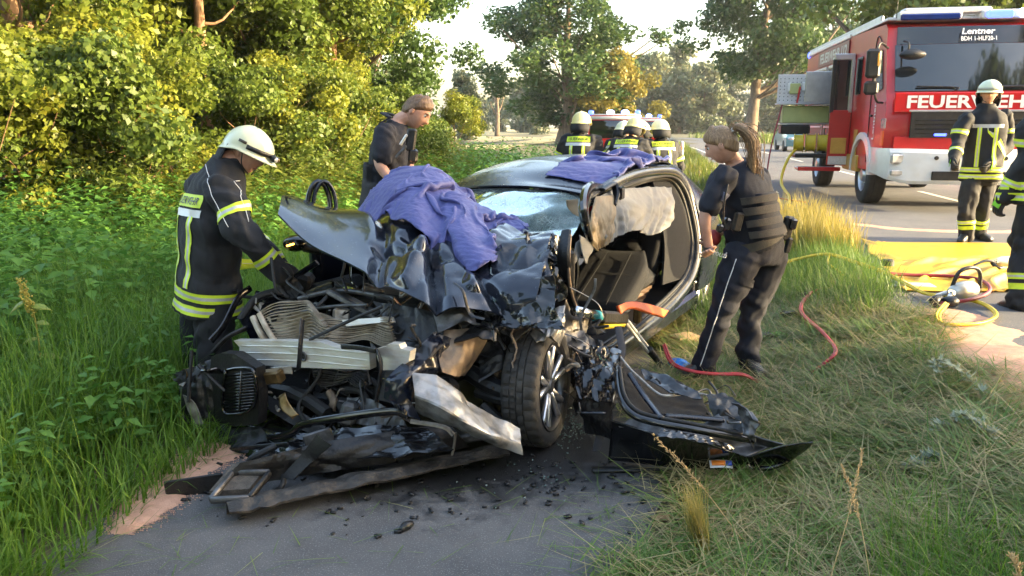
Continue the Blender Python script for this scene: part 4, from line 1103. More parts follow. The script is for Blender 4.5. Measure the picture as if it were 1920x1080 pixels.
# hoses, rods, straps, wires placed where the photo shows them: (name, points (px,py,x), radius, flat, material)
PIPES = [
    ('rod', [(581, 637, .50), (650, 604, .46), (717, 575, .40)], .009, 1, BLACKP), ('strap', [(567, 598, .50), (564, 640, .56), (560, 689, .57), (556, 694, .55)], .016, .25, BLACKP),
    ('strap', [(700, 652, .50), (712, 668, .56), (714, 700, .56), (706, 748, .54)], .034, .22, BLACKP), ('strap', [(640, 650, .54), (672, 652, .56), (704, 658, .57)], .013, .3, BLACKP),
    ('trim_strip', [(487, 828, .62), (543, 815, .66), (566, 797, .66), (640, 783, .62), (734, 771, .56), (764, 779, .54)], .020, .45, GLOSSB),
    ('trim_strip', [(432, 843, .72), (480, 838, .74), (540, 833, .72)], .012, .5, BLACKP), ('hose', [(464, 882, .88), (470, 862, .86), (486, 852, .84), (518, 836, .78)], .017, 1, RUBBER),
    ('hose', [(510, 838, .74), (512, 866, .84), (531, 893, .92), (528, 912, .96), (515, 922, .98)], .013, 1, RUBBER), ('hose', [(548, 735, .42), (580, 752, .46), (614, 776, .48)], .036, 1, RUBBER),
    ('hose', [(610, 740, .36), (640, 762, .40), (650, 790, .42)], .026, 1, RUBBER), ('hose', [(640, 730, .36), (680, 735, .40), (690, 765, .44)], .020, 1, RUBBER),
    ('hose', [(618, 735, .38), (626, 752, .41), (622, 768, .42)], .022, 1, TAN_METAL), ('wire', [(625, 800, .55), (650, 832, .60), (680, 828, .58), (706, 792, .50)], .006, 1, RUBBER),
    ('wire', [(620, 815, .55), (655, 845, .60), (700, 830, .56), (735, 780, .48)], .005, 1, RUBBER), ('rod', [(560, 610, .3), (600, 570, .2), (630, 540, .1)], .012, 1, BLACKP),
    ('rod', [(560, 560, .15), (640, 545, .1), (740, 560, .12)], .014, 1, STEEL), ('rod', [(540, 590, .25), (620, 575, .22), (690, 572, .2)], .010, 1, STEEL),
    ('hose', [(450, 600, .3), (480, 560, .2), (520, 545, .1), (560, 530, 0)], .022, 1, RUBBER), ('rod', [(650, 470, -.05), (645, 500, .0), (640, 520, .05)], .008, 1, STEEL),
    ('hose', [(600, 540, .0), (630, 535, -.02), (665, 545, .0)], .03, 1, BLACKP), ('rod', [(508, 555, .05), (560, 515, -.05), (595, 492, -.1)], .020, .7, PAINT),
    ('hose', [(700, 590, .2), (735, 575, .15), (760, 590, .15), (780, 620, .2)], .016, 1, RUBBER), ('wire', [(740, 560, .15), (770, 600, .2), (760, 640, .25)], .006, 1, mat('copper_wire', (.5, .22, .10), .4, .6)),
    ('wire', [(770, 580, .15), (800, 605, .2), (790, 640, .3), (760, 655, .35)], .005, 1, RUBBER), ('strut', [(884, 700, .05), (915, 720, .08), (950, 735, .08)], .048, 1, BLACKP),
    ('strut', [(895, 735, .08), (935, 748, .10), (965, 752, .08)], .030, 1, RUBBER), ('shaft', [(905, 760, .1), (940, 790, .1), (985, 800, .05)], .032, 1, RUBBER),
    ('hose', [(660, 705, .34), (700, 715, .36), (720, 745, .40)], .015, 1, RUBBER), ('rod', [(770, 790, .46), (830, 800, .42), (850, 815, .40)], .012, .6, ALU_DULL),
    ('rod', [(854, 812, .42), (852, 832, .42), (848, 853, .42)], .010, .5, ALU_DULL), ('pipe', [(585, 640, .36), (600, 700, .42), (560, 760, .50), (580, 800, .58)], .010, 1, RUBBER),
    ('rod', [(395, 640, .52), (420, 610, .44), (446, 560, .3), (470, 540, .2)], .020, .4, GLOSSB), ('rod', [(400, 660, .55), (428, 632, .50), (462, 615, .42)], .016, .6, BLACKP),
]
for nm, pts, r, fl, m in PIPES:
    mb = MB(); mb.tube(Lx(*pts), r, 9, 6 * len(pts), flat=fl, hint=(0, 1, .2)); cpart(nm, mb, m)
# small boxes and brackets in the bay
for nm, px, py, x, s, m, rz in [
        ('ignition_box', 655, 545, .02, (.06, .10, .05), BLACKP, .3), ('sensor', 652, 541, .06, (.03, .05, .012), mat('lime_tag', (.45, .55, .12), .5), .2), ('plastic_cover', 600, 552, .0, (.16, .24, .07), GLOSSB, .4),
        ('plastic_cover', 670, 572, .12, (.12, .36, .035), STEEL, .1), ('bracket', 640, 590, .2, (.05, .09, .07), ALU_DULL, .8), ('bracket', 520, 600, .3, (.07, .05, .10), BLACKP, .2),
        ('relay_box', 570, 530, -.1, (.14, .10, .12), BLACKP, .5), ('bracket', 700, 545, .05, (.05, .12, .05), STEEL, .6), ('bracket', 745, 590, .18, (.06, .06, .12), BLACKP, .9), ('bracket', 790, 600, .2, (.05, .10, .06), TAN_METAL, .4),
        ('bracket', 425, 700, .58, (.04, .06, .04), STEEL, .1), ('sensor', 424, 676, .60, (.012, .022, .012), ALU_DULL, .1), ('bracket', 655, 775, .5, (.10, .08, .12), STEEL, .5), ('bracket', 600, 830, .66, (.03, .14, .12), STEEL, .7),
        ('gearbox', 760, 730, .25, (.30, .26, .26), BLACKP, .3), ('bracket', 830, 740, .25, (.16, .16, .18), BLACKP, .6), ('caliper', 925, 715, .0, (.14, .12, .14), RUBBER, .3), ('wishbone', 900, 800, .1, (.3, .3, .05), STEEL, .4)]:
    c = L(px, py, x=x); mb = MB(); mb.box((0, 0, 0), s, bev=min(s) * .22)
    o = cpart(nm, mb, m); o.location = c; o.rotation_euler = (rc.uniform(-.4, .4), rc.uniform(-.4, .4), rz)
# fan
fc_ = L(622, 718, x=.36)
fan = bpy.data.objects.new('cooling_fan', None); fan.location = fc_; link(fan, car)
mb = MB(); mb.lathe([(.135, -.02), (.135, .02), (.128, .02), (.128, -.02)], (0, 0, 0), (1, .1, .15), 30); mb.build('shroud', BLACKP, fan, True, 40)
for k in range(9):
    a = k * 2 * np.pi / 9; mb = MB(); mb.bar((0, .03 * np.cos(a), .03 * np.sin(a)), (0, .125 * np.cos(a + .3), .125 * np.sin(a + .3)), .008, .045, hint=(1, .5, 0)); mb.build('blade', BLACKP, fan)
# front panel with the grille
gx = .66
slab('front_panel', Lx((396, 668, gx), (414, 662, gx), (440, 664, gx), (480, 690, gx), (486, 740, gx), (484, 796, gx), (440, 800, gx), (400, 790, gx), (390, 740, gx)), .06, BLACKP)
gr = bpy.data.objects.new('grille', None); link(gr, car); gr['label'] = 'dark kidney grille with slanted slats'
kpts = [(424, 694), (446, 690), (472, 692), (480, 715), (479, 750), (466, 770), (440, 776), (420, 772), (417, 735), (424, 694)]
mb = MB(); mb.tube(Lx(*[(a, b, gx + .012) for a, b in kpts]), .010, 8, 40, flat=.8); mb.build('grille_surround', GLOSSB, gr, True)
mb = MB(); mb.prism(Lx(*[(a, b, gx + .004) for a, b in kpts[:-1]]), (-.004, 0, 0)); mb.build('grille_back', RUBBER, gr)
for k in range(13):
    yb = 700 + k * 5.6
    mb = MB(); mb.bar(L(421 + (k > 10) * 3, yb + 4, x=gx + .012), L(477 - (k > 9) * (k - 9) * 3, yb - 2, x=gx + .012), .006, .014, hint=(1, 0, 0)); mb.build('slat', GLOSSB, gr)
mb = MB(); mb.bar(L(452, 696, x=gx + .02), L(448, 772, x=gx + .02), .004, .006); mb.build('slat', STEEL, gr)
# smashed headlamp corner
for k in range(26):
    px, py = rc.uniform(330, 402), rc.uniform(684, 792)
    if px < 352 and py < 700: continue
    a = L(px, py, x=rc.uniform(.50, .72)); d = rc.normal(0, 1, 3) * np.array([.03, .045, .06])
    mb = MB(); m = [BLACKP, BLACKP, GLOSSB, RUBBER, BRASS, ALU_DULL, BLACKP][k % 7]
    if k % 3 == 0: mb.tube([a - d, a + rc.normal(0, .012, 3), a + d * 1.3], rc.uniform(.004, .012), 6, 8); cpart('bracket', mb, m)
    else:
        gq = patch([[a - d, a - d + [.0, .05, .01]], [a + [.01, .0, 0], a + [0, .05, .03]], [a + d, a + d + [.01, .04, 0]]], 8, 6); gq += grid_normals(gq) * folds(gq, rc, .008, 6, 1)[..., None]; mb.sheet(gq, .006); cpart('lamp_shard', mb, m)
mb = MB(); mb.lathe([(.04, .0), (.045, .01), (.03, .05), (.034, .06)], L(365, 702, x=.62), (1, -.3, .2), 18); cpart('headlamp_bulb_holder', mb, BRASS)
mb = MB(); mb.box((0, 0, 0), (.06, .13, .07), bev=.01); o = cpart('lamp_bracket', mb, BRASS, smooth=False); o.location = L(510, 706, x=.58); o.rotation_euler = (.2, .2, .15)
cloth('lamp_bracket', [Lx((522, 742, .60), (533, 736, .60)), Lx((526, 765, .62), (545, 760, .60)), Lx((548, 785, .62), (560, 778, .60))], 10, 8, 17, .015, 6, BRASS, car)
cloth('lamp_bracket', [Lx((506, 688, .56), (545, 686, .55)), Lx((520, 700, .57), (548, 702, .55))], 8, 8, 18, .012, 6, ALU_DULL, car)
# under the front: oil cooler, splitter, beams (lying on the path)
mb = MB(); mb.prism(Lz((394, 938, .05), (468, 934, .05), (506, 886, .09), (438, 886, .09)), (0, 0, .044)); o = cpart('oil_cooler', mb, mat('cooler_core', (.06, .05, .04), .8, base2=(.11, .09, .07), vscale=40, bump=.8, bscale=160), smooth=False, label='flat oil cooler hanging down to the path')
ck = Lz((394, 938, .085), (468, 934, .085), (506, 886, .125), (438, 886, .125))
for i in range(4):
    mb = MB(); mb.bar(ck[i], ck[(i + 1) % 4], .022, .03, bev=.005); mb.build('cooler_rim', STEEL if i != 1 else BLACKP, o)
def beamline(name, pts, w, h, m):
    p = np.array([L(a, b, z=c) for a, b, c in pts]); mb = MB(); mb.tube(p, w, 8, 24, flat=h / w, hint=(0, 0, 1))
    return cpart(name, mb, m)
GRIME = mat('oily_grime', (.022, .019, .016), .55, base2=(.085, .072, .058), vscale=13, vcon=(.45, .7), rough2=.85, bump=.9, bscale=50)
mb = MB(); pa, pb = L(428, 962, z=.05), L(945, 852, z=.05); cw_ = unit(np.cross(pb - pa, [0, 0, 1.0])); gc_ = patch_lin([[pa + (pb - pa) * u_ - cw_ * .07 - [0, 0, .04], pa + (pb - pa) * u_ - cw_ * .065 + [0, 0, .02], pa + (pb - pa) * u_ + cw_ * .0 + [0, 0, .035], pa + (pb - pa) * u_ + cw_ * .06 + [0, 0, .02]] for u_ in np.linspace(0, 1, 9)], 90, 13); gc_ = gc_ + grid_normals(gc_) * folds(gc_, np.random.default_rng(55), .012, 7, 3, .8)[..., None]; mb.sheet(gc_, .012); cpart('bumper_carrier', mb, GRIME, angle=20, label='oily bumper carrier lying on the path')
mb = MB(); mb.bar(L(310, 922, z=.03), L(420, 905, z=.05), .012, .10, bev=.004); cpart('air_deflector', mb, BLACKP)
mb = MB(); mb.sheet(patch_lin([[L(528, 896, z=.08), L(552, 900, z=.08)], [L(566, 852, z=.18), L(590, 862, z=.16)], [L(596, 815, z=.28), L(624, 834, z=.25)]], 14, 6), .01); cpart('undertray_strut', mb, BLACKP)
for a, b, z0, z1, w in [((480, 910), (700, 880), .10, .14, .10), ((560, 880), (860, 830), .14, .18, .16), ((430, 870), (560, 850), .16, .2, .05)]:
    pass
for i, (ct, m_) in enumerate([
        ([Lz((425, 915, .05), (560, 892, .07), (700, 872, .09), (880, 838, .10)), Lz((430, 890, .12), (560, 862, .15), (700, 842, .17), (860, 815, .18)), Lz((450, 868, .17), (570, 838, .20), (700, 815, .22), (840, 795, .22))], BLACKP),
        ([Lx((470, 800, .56), (560, 812, .60), (680, 800, .55), (800, 800, .45)), Lx((450, 830, .66), (570, 850, .70), (690, 838, .62), (830, 826, .5)), Lx((440, 858, .74), (580, 872, .76), (700, 858, .68), (850, 842, .52))], GLOSSB),
        ([Lx((400, 790, .62), (440, 800, .64), (490, 800, .62)), Lx((410, 815, .66), (445, 828, .68), (500, 822, .64)), Lx((420, 836, .70), (450, 850, .72), (500, 842, .68))], BLACKP),
        ([Lx((500, 740, .52), (560, 770, .52), (610, 800, .5)), Lx((505, 770, .56), (555, 800, .56), (600, 822, .54))], BLACKP),
        ([Lx((650, 745, .42), (700, 750, .44), (760, 790, .44)), Lx((640, 790, .5), (700, 800, .5), (770, 815, .46))], STEEL),
        ([Lx((480, 545, .1), (540, 560, .1), (600, 575, .12)), Lx((470, 580, .2), (530, 590, .22), (590, 600, .24))], GLOSSB),
        ([Lx((700, 565, .2), (770, 575, .22), (830, 590, .2)), Lx((720, 600, .26), (780, 615, .28), (830, 625, .26)), Lx((730, 640, .34), (770, 655, .36), (815, 650, .32))], BLACKP),
        ([Lx((330, 700, .68), (360, 688, .66), (398, 672, .62)), Lx((336, 740, .72), (368, 735, .70), (400, 730, .66)), Lx((348, 785, .70), (372, 790, .70), (400, 792, .66))], BLACKP)]):
    panel_ = np.asarray(ct); g_ = patch(panel_, 30, 50); g_ = g_ + grid_normals(g_) * folds(g_, np.random.default_rng(140 + i), .018, 6.5, 3, .9)[..., None]
    mb = MB(); mb.sheet(g_, .006); cpart('undertray' if i < 2 else 'torn_panel', mb, m_, angle=18)
# --- left front corner: torn wing and crumpled structure
def panel(name, ctrl, nu, nv, seed, amp, freq, m, th=.006, sharp=.65, octs=3, label=None, parent=None):
    g_ = .65 * patch_lin(np.asarray(ctrl), nu, nv) + .35 * patch(np.asarray(ctrl), nu, nv); g_ = g_ + grid_normals(g_) * folds(g_, np.random.default_rng(seed), amp, freq, octs, sharp)[..., None]
    mb = MB(); mb.sheet(g_, th); return cpart(name, mb, m, parent, label=label, angle=18)
panel('front_wing', [Lx((814, 622, .30), (835, 628, .26), (860, 640, .20)), Lx((768, 668, .46), (800, 676, .42), (830, 690, .30)), Lx((726, 712, .58), (755, 716, .58), (776, 712, .50)), Lx((716, 748, .60), (745, 760, .62), (772, 752, .56)), Lx((740, 766, .56), (766, 780, .60), (790, 788, .56))], 48, 30, 41, .022, 5.5, PAINT, label='crumpled outer skin of the near wing')
panel('front_wing', [Lx((772, 700, .52), (778, 742, .60), (780, 768, .52)), Lx((818, 704, .45), (828, 764, .58), (842, 798, .48)), Lx((862, 738, .38), (880, 796, .50), (906, 826, .40)), Lx((910, 774, .30), (925, 818, .40), (945, 840, .32)), Lx((972, 806, .20), (976, 830, .24), (978, 852, .24))], 60, 30, 42, .013, 6.5, PRIMER, sharp=.8, label='pale inner face of the torn wing')
panel('front_wing', [Lx((816, 622, .26), (868, 616, .16), (920, 614, .06)), Lx((818, 648, .30), (866, 648, .22), (912, 642, .10)), Lx((824, 678, .34), (860, 684, .28), (892, 676, .14)), Lx((828, 698, .36), (856, 706, .30), (872, 704, .18))], 36, 36, 43, .014, 7.0, TAN_METAL, label='tan inner panel of the wheel arch')
crum = [((870, 545), (1040, 520), (1060, 620), (890, 620), GLOSSB, .10), ((900, 470), (1030, 470), (1045, 540), (910, 545), PAINT, -.12), ((950, 560), (1045, 560), (1040, 640), (960, 640), STEEL, -.02),
        ((1000, 585), (1060, 575), (1050, 650), (1005, 640), PRIMER, -.05), ((890, 620), (960, 600), (965, 700), (900, 720), BLACKP, .08), ((960, 640), (1005, 620), (1000, 730), (955, 720), STEEL, .03),
        ((955, 600), (985, 600), (990, 690), (962, 690), TAN_METAL, .05), ((860, 590), (940, 580), (930, 640), (850, 640), BLACKP, .18), ((1030, 440), (1062, 445), (1060, 560), (1030, 540), GLOSSB, -.45),
        ((980, 430), (1040, 435), (1045, 490), (985, 480), PAINT, -.40), ((800, 560), (890, 560), (900, 610), (820, 620), STEEL, .22), ((1060, 560), (1110, 590), (1105, 660), (1060, 640), STEEL, -.55),
        ((1070, 620), (1130, 640), (1140, 720), (1075, 710), BLACKP, -.50), ((1075, 690), (1140, 700), (1140, 790), (1080, 780), BLACKP, -.40), ((1085, 640), (1160, 650), (1165, 690), (1090, 690), GLOSSB, -.50),
        ((960, 505), (1040, 500), (1035, 560), (970, 570), GLOSSB, -.10), ((920, 500), (960, 505), (965, 560), (925, 560), CRACK, .0)]
for i, (a, b, c, d, m, x) in enumerate(crum):
    P4 = [L(*a, x=x - .05), L(*b, x=x - .18), L(*c, x=x - .02), L(*d, x=x + .08)]
    mid = lambda p, q: (p + q) / 2 + rc.normal(0, .03, 3)
    panel('crumpled_sheet', [[P4[0], mid(P4[0], P4[1]), P4[1]], [mid(P4[0], P4[3]), sum(P4) / 4 + rc.normal(0, .05, 3), mid(P4[1], P4[2])], [P4[3], mid(P4[3], P4[2]), P4[2]]], 32, 32, 60 + i, .026, 7.0, m, sharp=.95)
for k in range(60):                                       # torn strips, wires and slivers
    px, py = rc.uniform(850, 1130), rc.uniform(560, 770)
    if (px < 900 and py > 640) or 985 < px < 1065: continue
    x = .22 - (px - 850) / 280 * .75 + rc.uniform(-.05, .12)
    a = L(px, py, x=x); d = rc.normal(0, 1, 3) * np.array([.04, .06, .07])
    mb = MB(); mb.tube([a - d, a - d * .3 + rc.normal(0, .03, 3), a + d * .4 + rc.normal(0, .03, 3), a + d], rc.uniform(.003, .010), 6, 14, flat=rc.choice([.3, 1.0]))
    cpart(rc.choice(['wire', 'torn_strip', 'bracket']), mb, [BLACKP, RUBBER, STEEL, ALU_DULL, GLOSSB, TAN_METAL, PRIMER][k % 7])
for k in range(110):                                      # more clutter across the bay
    px, py = rc.uniform(450, 800), rc.uniform(520, 800)
    if 600 < py < 700 and px < 760: continue
    x = rc.uniform(.05, .3) if py < 600 else rc.uniform(.25, .5)
    a = L(px, py, x=x); d = rc.normal(0, 1, 3) * np.array([.05, .08, .05])
    mb = MB(); mb.tube([a - d, a - d * .3 + rc.normal(0, .04, 3), a + d * .4 + rc.normal(0, .04, 3), a + d], rc.uniform(.003, .013), 6, 14, flat=rc.choice([.4, 1.0]))
    cpart(rc.choice(['wire', 'hose', 'bracket']), mb, [BLACKP, RUBBER, STEEL, GLOSSB, RUBBER, BLACKP, ALU_DULL][k % 7])
# seat-belt webbing hanging out of the car down to the path
bp_ = np.array([L(1159, 612, x=-.75), L(1166, 656, x=-.62), L(1157, 694, x=-.52), L(1147, 739, x=-.42), L(1130, 798, x=-.28), L(1110, 878, x=-.10), L(1098, 902, x=-.06), L(1084, 884, x=-.08), L(1071, 848, x=-.16), L(1086, 834, x=-.22)])
mb = MB(); mb.tube(bp_, .021, 8, 60, flat=.10, hint=(.2, .1, 1)); o = cpart('belt_webbing', mb, mat('belt_webbing', (.020, .021, .027), .75, base2=(.03, .031, .038), vscale=60), label='black belt webbing hanging down to the path')
c = L(1128, 812, x=-.255); mb = MB(); mb.box(c, (.004, .010, .010)); mb.build('belt_tag', PRIMER, o)
# latch striker
mb = MB(); mb.box((-3.10, .875, .58), (.05, .012, .055), bev=.005); o = cpart('striker', mb, ALU)
mb = MB(); mb.tube([(-3.085, .88, .565), (-3.085, .90, .57), (-3.085, .90, .592), (-3.085, .88, .597)], .005, 6, 10); mb.build('striker_loop', STEEL, o, True)

# --- the torn-off front door on the ground
door = empty('torn_car_door', (CAR_O[0], CAR_O[1], 0), YAW)
tag(door, 'torn black car door lying on the grass in front of the policewoman', 'car door')
def dpart(name, ctrl, nu, nv, seed, amp, freq, m, th=.006, **k):
    g_ = patch(np.asarray(ctrl), nu, nv); g_ = g_ + grid_normals(g_) * folds(g_, np.random.default_rng(seed), amp, freq, 2, .6)[..., None]
    mb = MB(); mb.sheet(g_, th); return mb.build(name, m, door, True)
dpart('outer_skin', [Lz((1147, 788, .24), (1228, 815, .25), (1316, 832, .22), (1400, 858, .10)), Lz((1144, 825, .13), (1235, 850, .12), (1320, 858, .11), (1404, 869, .06)), Lz((1140, 862, .03), (1250, 876, .03), (1330, 881, .03), (1420, 882, .03))], 24, 40, 71, .008, 2.0, GLOSSB)
dpart('outer_skin', [Lz((1400, 858, .12), (1470, 836, .20), (1524, 829, .26)), Lz((1404, 866, .09), (1475, 850, .15), (1518, 838, .22)), Lz((1408, 874, .05), (1472, 868, .08), (1500, 852, .15))], 14, 24, 72, .004, 2.0, GLOSSB)
dpart('inner_sheet', [Lz((1310, 800, .24), (1376, 760, .32), (1411, 772, .30)), Lz((1330, 822, .20), (1392, 800, .24), (1424, 795, .26)), Lz((1360, 842, .14), (1404, 830, .15), (1412, 815, .20)), Lz((1402, 856, .12), (1440, 840, .14), (1470, 833, .19))], 24, 20, 73, .010, 3.0, STEEL)
dpart('inner_sheet', [Lz((1160, 800, .22), (1230, 816, .23), (1310, 830, .20)), Lz((1180, 785, .26), (1260, 800, .25), (1350, 815, .22))], 10, 24, 74, .012, 4.0, STEEL)
dpart('trim_panel', [Lz((1165, 690, .36), (1240, 700, .32), (1318, 738, .26)), Lz((1172, 730, .34), (1240, 740, .28), (1322, 760, .25)), Lz((1190, 770, .30), (1250, 778, .27), (1350, 792, .22))], 30, 34, 75, .012, 6, FABRIC)
def dtube(name, pts, r, m, flat=1.0, n=30):
    mb = MB(); mb.tube(np.array([L(a, b, z=c) for a, b, c in pts]), r, 9, n, flat=flat); return mb.build(name, m, door, True)
dtube('window_frame', [(1156, 692, .42), (1163, 744, .36), (1186, 777, .31), (1228, 792, .29), (1316, 808, .26), (1412, 826, .20)], .018, GLOSSB)
dtube('window_seal', [(1162, 690, .44), (1170, 738, .38), (1192, 768, .33), (1232, 782, .31), (1320, 799, .28), (1410, 818, .22)], .010, RUBBER)
dtube('guide_rail', [(1180, 700, .40), (1208, 742, .34), (1240, 784, .31)], .017, PAINT, .5)
dtube('door_bar', [(1248, 780, .31), (1300, 783, .29), (1356, 788, .27)], .020, PAINT, .6)
dtube('wiring', [(1160, 665, .42), (1180, 690, .40), (1200, 709, .37), (1230, 735, .33), (1252, 742, .32), (1302, 737, .30), (1330, 742, .28)], .006, mat('grey_loom', (.45, .45, .44), .6, base2=(.2, .2, .2), vscale=30))
dtube('wiring', [(1300, 738, .30), (1326, 730, .31), (1336, 745, .29)], .005, PRIMER)
dtube('door_handle', [(1414, 876, .05), (1440, 878, .07), (1470, 868, .09), (1482, 858, .09)], .012, GLOSSB)
for k in range(26):
    px, py = (rc.uniform(1325, 1380), rc.uniform(735, 800)) if k % 2 else (rc.uniform(1075, 1170), rc.uniform(650, 800))
    a = L(px, py, z=rc.uniform(.15, .34)); d = rc.normal(0, .035, 3)
    mb = MB(); mb.tube([a - d, a + rc.normal(0, .02, 3), a + d], rc.uniform(.004, .014), 6, 10, flat=.6); mb.build('latch_piece' if k % 2 else 'torn_hinge', [BLACKP, GLOSSB, STEEL, PAINT, ALU_DULL][k % 5], door, True)
mb = MB(); c = L(1353, 742, z=.3); mb.box(c, (.02, .015, .012)); mb.build('plug', mat('teal_plug', (.02, .45, .45), .4), door)

for i, (ct, m_) in enumerate([
        ([Lz((1080, 660, .42), (1120, 650, .44), (1165, 655, .44)), Lz((1078, 700, .36), (1125, 695, .40), (1160, 705, .40)), Lz((1085, 745, .28), (1120, 750, .30), (1150, 755, .32))], GLOSSB),
        ([Lz((1082, 740, .26), (1115, 735, .30), (1150, 745, .30)), Lz((1088, 780, .16), (1120, 785, .18), (1148, 795, .20)), Lz((1098, 812, .06), (1125, 818, .08), (1145, 825, .10))], BLACKP),
        ([Lz((1200, 690, .40), (1250, 705, .38), (1310, 735, .34)), Lz((1210, 712, .36), (1258, 735, .34), (1315, 750, .31))], GLOSSB),
        ([Lz((1325, 738, .34), (1360, 735, .34), (1388, 755, .32)), Lz((1330, 765, .30), (1362, 770, .30), (1392, 790, .27)), Lz((1345, 795, .24), (1370, 800, .24), (1396, 815, .22))], BLACKP),
        ([Lz((1375, 752, .36), (1400, 765, .36), (1422, 790, .32)), Lz((1385, 775, .30), (1405, 795, .29), (1418, 815, .24)), Lz((1392, 805, .25), (1404, 822, .22), (1414, 842, .16))], STEEL),
        ([Lz((1230, 818, .26), (1300, 826, .24), (1372, 846, .17)), Lz((1240, 806, .27), (1305, 816, .25), (1380, 838, .18))], GLOSSB)]):
    g_ = patch_lin(np.asarray(ct), 26, 30); g_ = g_ + grid_normals(g_) * folds(g_, np.random.default_rng(240 + i), .020, 8, 3, .9)[..., None]
    mb = MB(); mb.sheet(g_, .005); mb.build('torn_panel', m_, door, True, 18)
# --- blue sheets
BLUE = mat('blue_sheet', (.050, .058, .21), .55, base2=(.066, .074, .25), vscale=7, bump=.35, bscale=40, sheen=.1)
def drape(corners, nx, ny, excess, surf, waves, steps, seed, lift=.05, bend=.3):
    """let a sheet fall in folds over a surface (position based cloth on a grid), car coordinates"""
    r = np.random.default_rng(seed)
    c0, c1, c2, c3 = [np.asarray(c, float) for c in corners]
    u = np.linspace(0, 1, nx)[:, None, None]; v = np.linspace(0, 1, ny)[None, :, None]
    P = c0 * (1 - u) * (1 - v) + c1 * u * (1 - v) + c2 * u * v + c3 * (1 - u) * v
    hx = np.linalg.norm(P[1:] - P[:-1], axis=-1).mean() * excess; hy = np.linalg.norm(P[:, 1:] - P[:, :-1], axis=-1).mean() * excess; hd = math.hypot(hx, hy)
    for a, f, amp in waves:
        d = np.array([math.cos(a), math.sin(a)]); w_ = P[..., 0] * d[0] + P[..., 1] * d[1]
        P[..., 2] += amp * np.sin(w_ * f * 2 * np.pi + r.uniform(0, 6) + .9 * np.sin(3 * (P[..., 0] * d[1] - P[..., 1] * d[0])))
    P[..., 2] += r.normal(0, .002, P.shape[:2])
    lumps = []
    # table of the surface below
    S = surf.reshape(-1, 3); x0, y0 = S[:, 0].min(), S[:, 1].min(); n = 64
    kx, ky = (n - 1) / (np.ptp(S[:, 0]) + 1e-6), (n - 1) / (np.ptp(S[:, 1]) + 1e-6)
    T = np.full((n, n), -9.0); np.maximum.at(T, (((S[:, 0] - x0) * kx).astype(int), ((S[:, 1] - y0) * ky).astype(int)), S[:, 2])
    for _ in range(2):
        pad = np.pad(T, 1, mode='edge'); nb = np.stack([pad[a:a + n, b:b + n] for a in range(3) for b in range(3)]); T = np.where(T < -5, nb.max(0), T)
    old = P.copy(); dt2 = 9.8 * .010 ** 2
    def con(A, B, L0, k, onlymin=False):
        d = A - B; l = np.sqrt((d * d).sum(-1, keepdims=True)) + 1e-9
        c = (l - L0) / l * .5 * k
        if onlymin: c = np.minimum(c, 0)
        A -= d * c; B += d * c
    for st in range(steps):
        vel = (P - old) * .975; old = P.copy(); P = P + vel; P[..., 2] -= dt2
        for it in range(7):
            for o_ in (0, 1):
                m_ = (nx - o_) // 2 * 2; con(P[o_:o_ + m_:2], P[o_ + 1:o_ + m_:2], hx, .95)
                m_ = (ny - o_) // 2 * 2; con(P[:, o_:o_ + m_:2], P[:, o_ + 1:o_ + m_:2], hy, .95)
            con(P[:-1, :-1], P[1:, 1:], hd, .22); con(P[:-1, 1:], P[1:, :-1], hd, .22)
            con(P[:-2], P[2:], 2 * hx, bend * .4); con(P[:, :-2], P[:, 2:], 2 * hy, bend * .4); con(P[:-4], P[4:], 3.7 * hx, bend, True); con(P[:, :-4], P[:, 4:], 3.7 * hy, bend, True)
        hit = np.zeros(P.shape[:2], bool)
        for c, rad in lumps:
            q = (P - np.asarray(c)) / np.asarray(rad); l = np.sqrt((q * q).sum(-1)); k = l < 1
            P[k] = np.asarray(c) + q[k] / l[k][:, None] * np.asarray(rad); hit |= k
        ix = ((P[..., 0] - x0) * kx); iy = ((P[..., 1] - y0) * ky)
        ok = (ix >= 0) & (ix < n) & (iy >= 0) & (iy < n)
        zt = T[np.clip(ix, 0, n - 1).astype(int), np.clip(iy, 0, n - 1).astype(int)] + .008
        k = ok & (P[..., 2] < zt) & (P[..., 2] > zt - .30); P[..., 2] = np.where(k, zt, P[..., 2]); hit |= k
        old = np.where(hit[..., None], old + (P - old) * .75, old)
    for _ in range(2):                                    # light smoothing of the raster steps
        Q = P.copy(); Q[1:-1, 1:-1] = P[1:-1, 1:-1] * .6 + .1 * (P[:-2, 1:-1] + P[2:, 1:-1] + P[1:-1, :-2] + P[1:-1, 2:]); P = Q
    return P
def to_world_obj(o):
    o.location = (CAR_O[0], CAR_O[1], 0); o.rotation_euler = (0, 0, YAW); return o
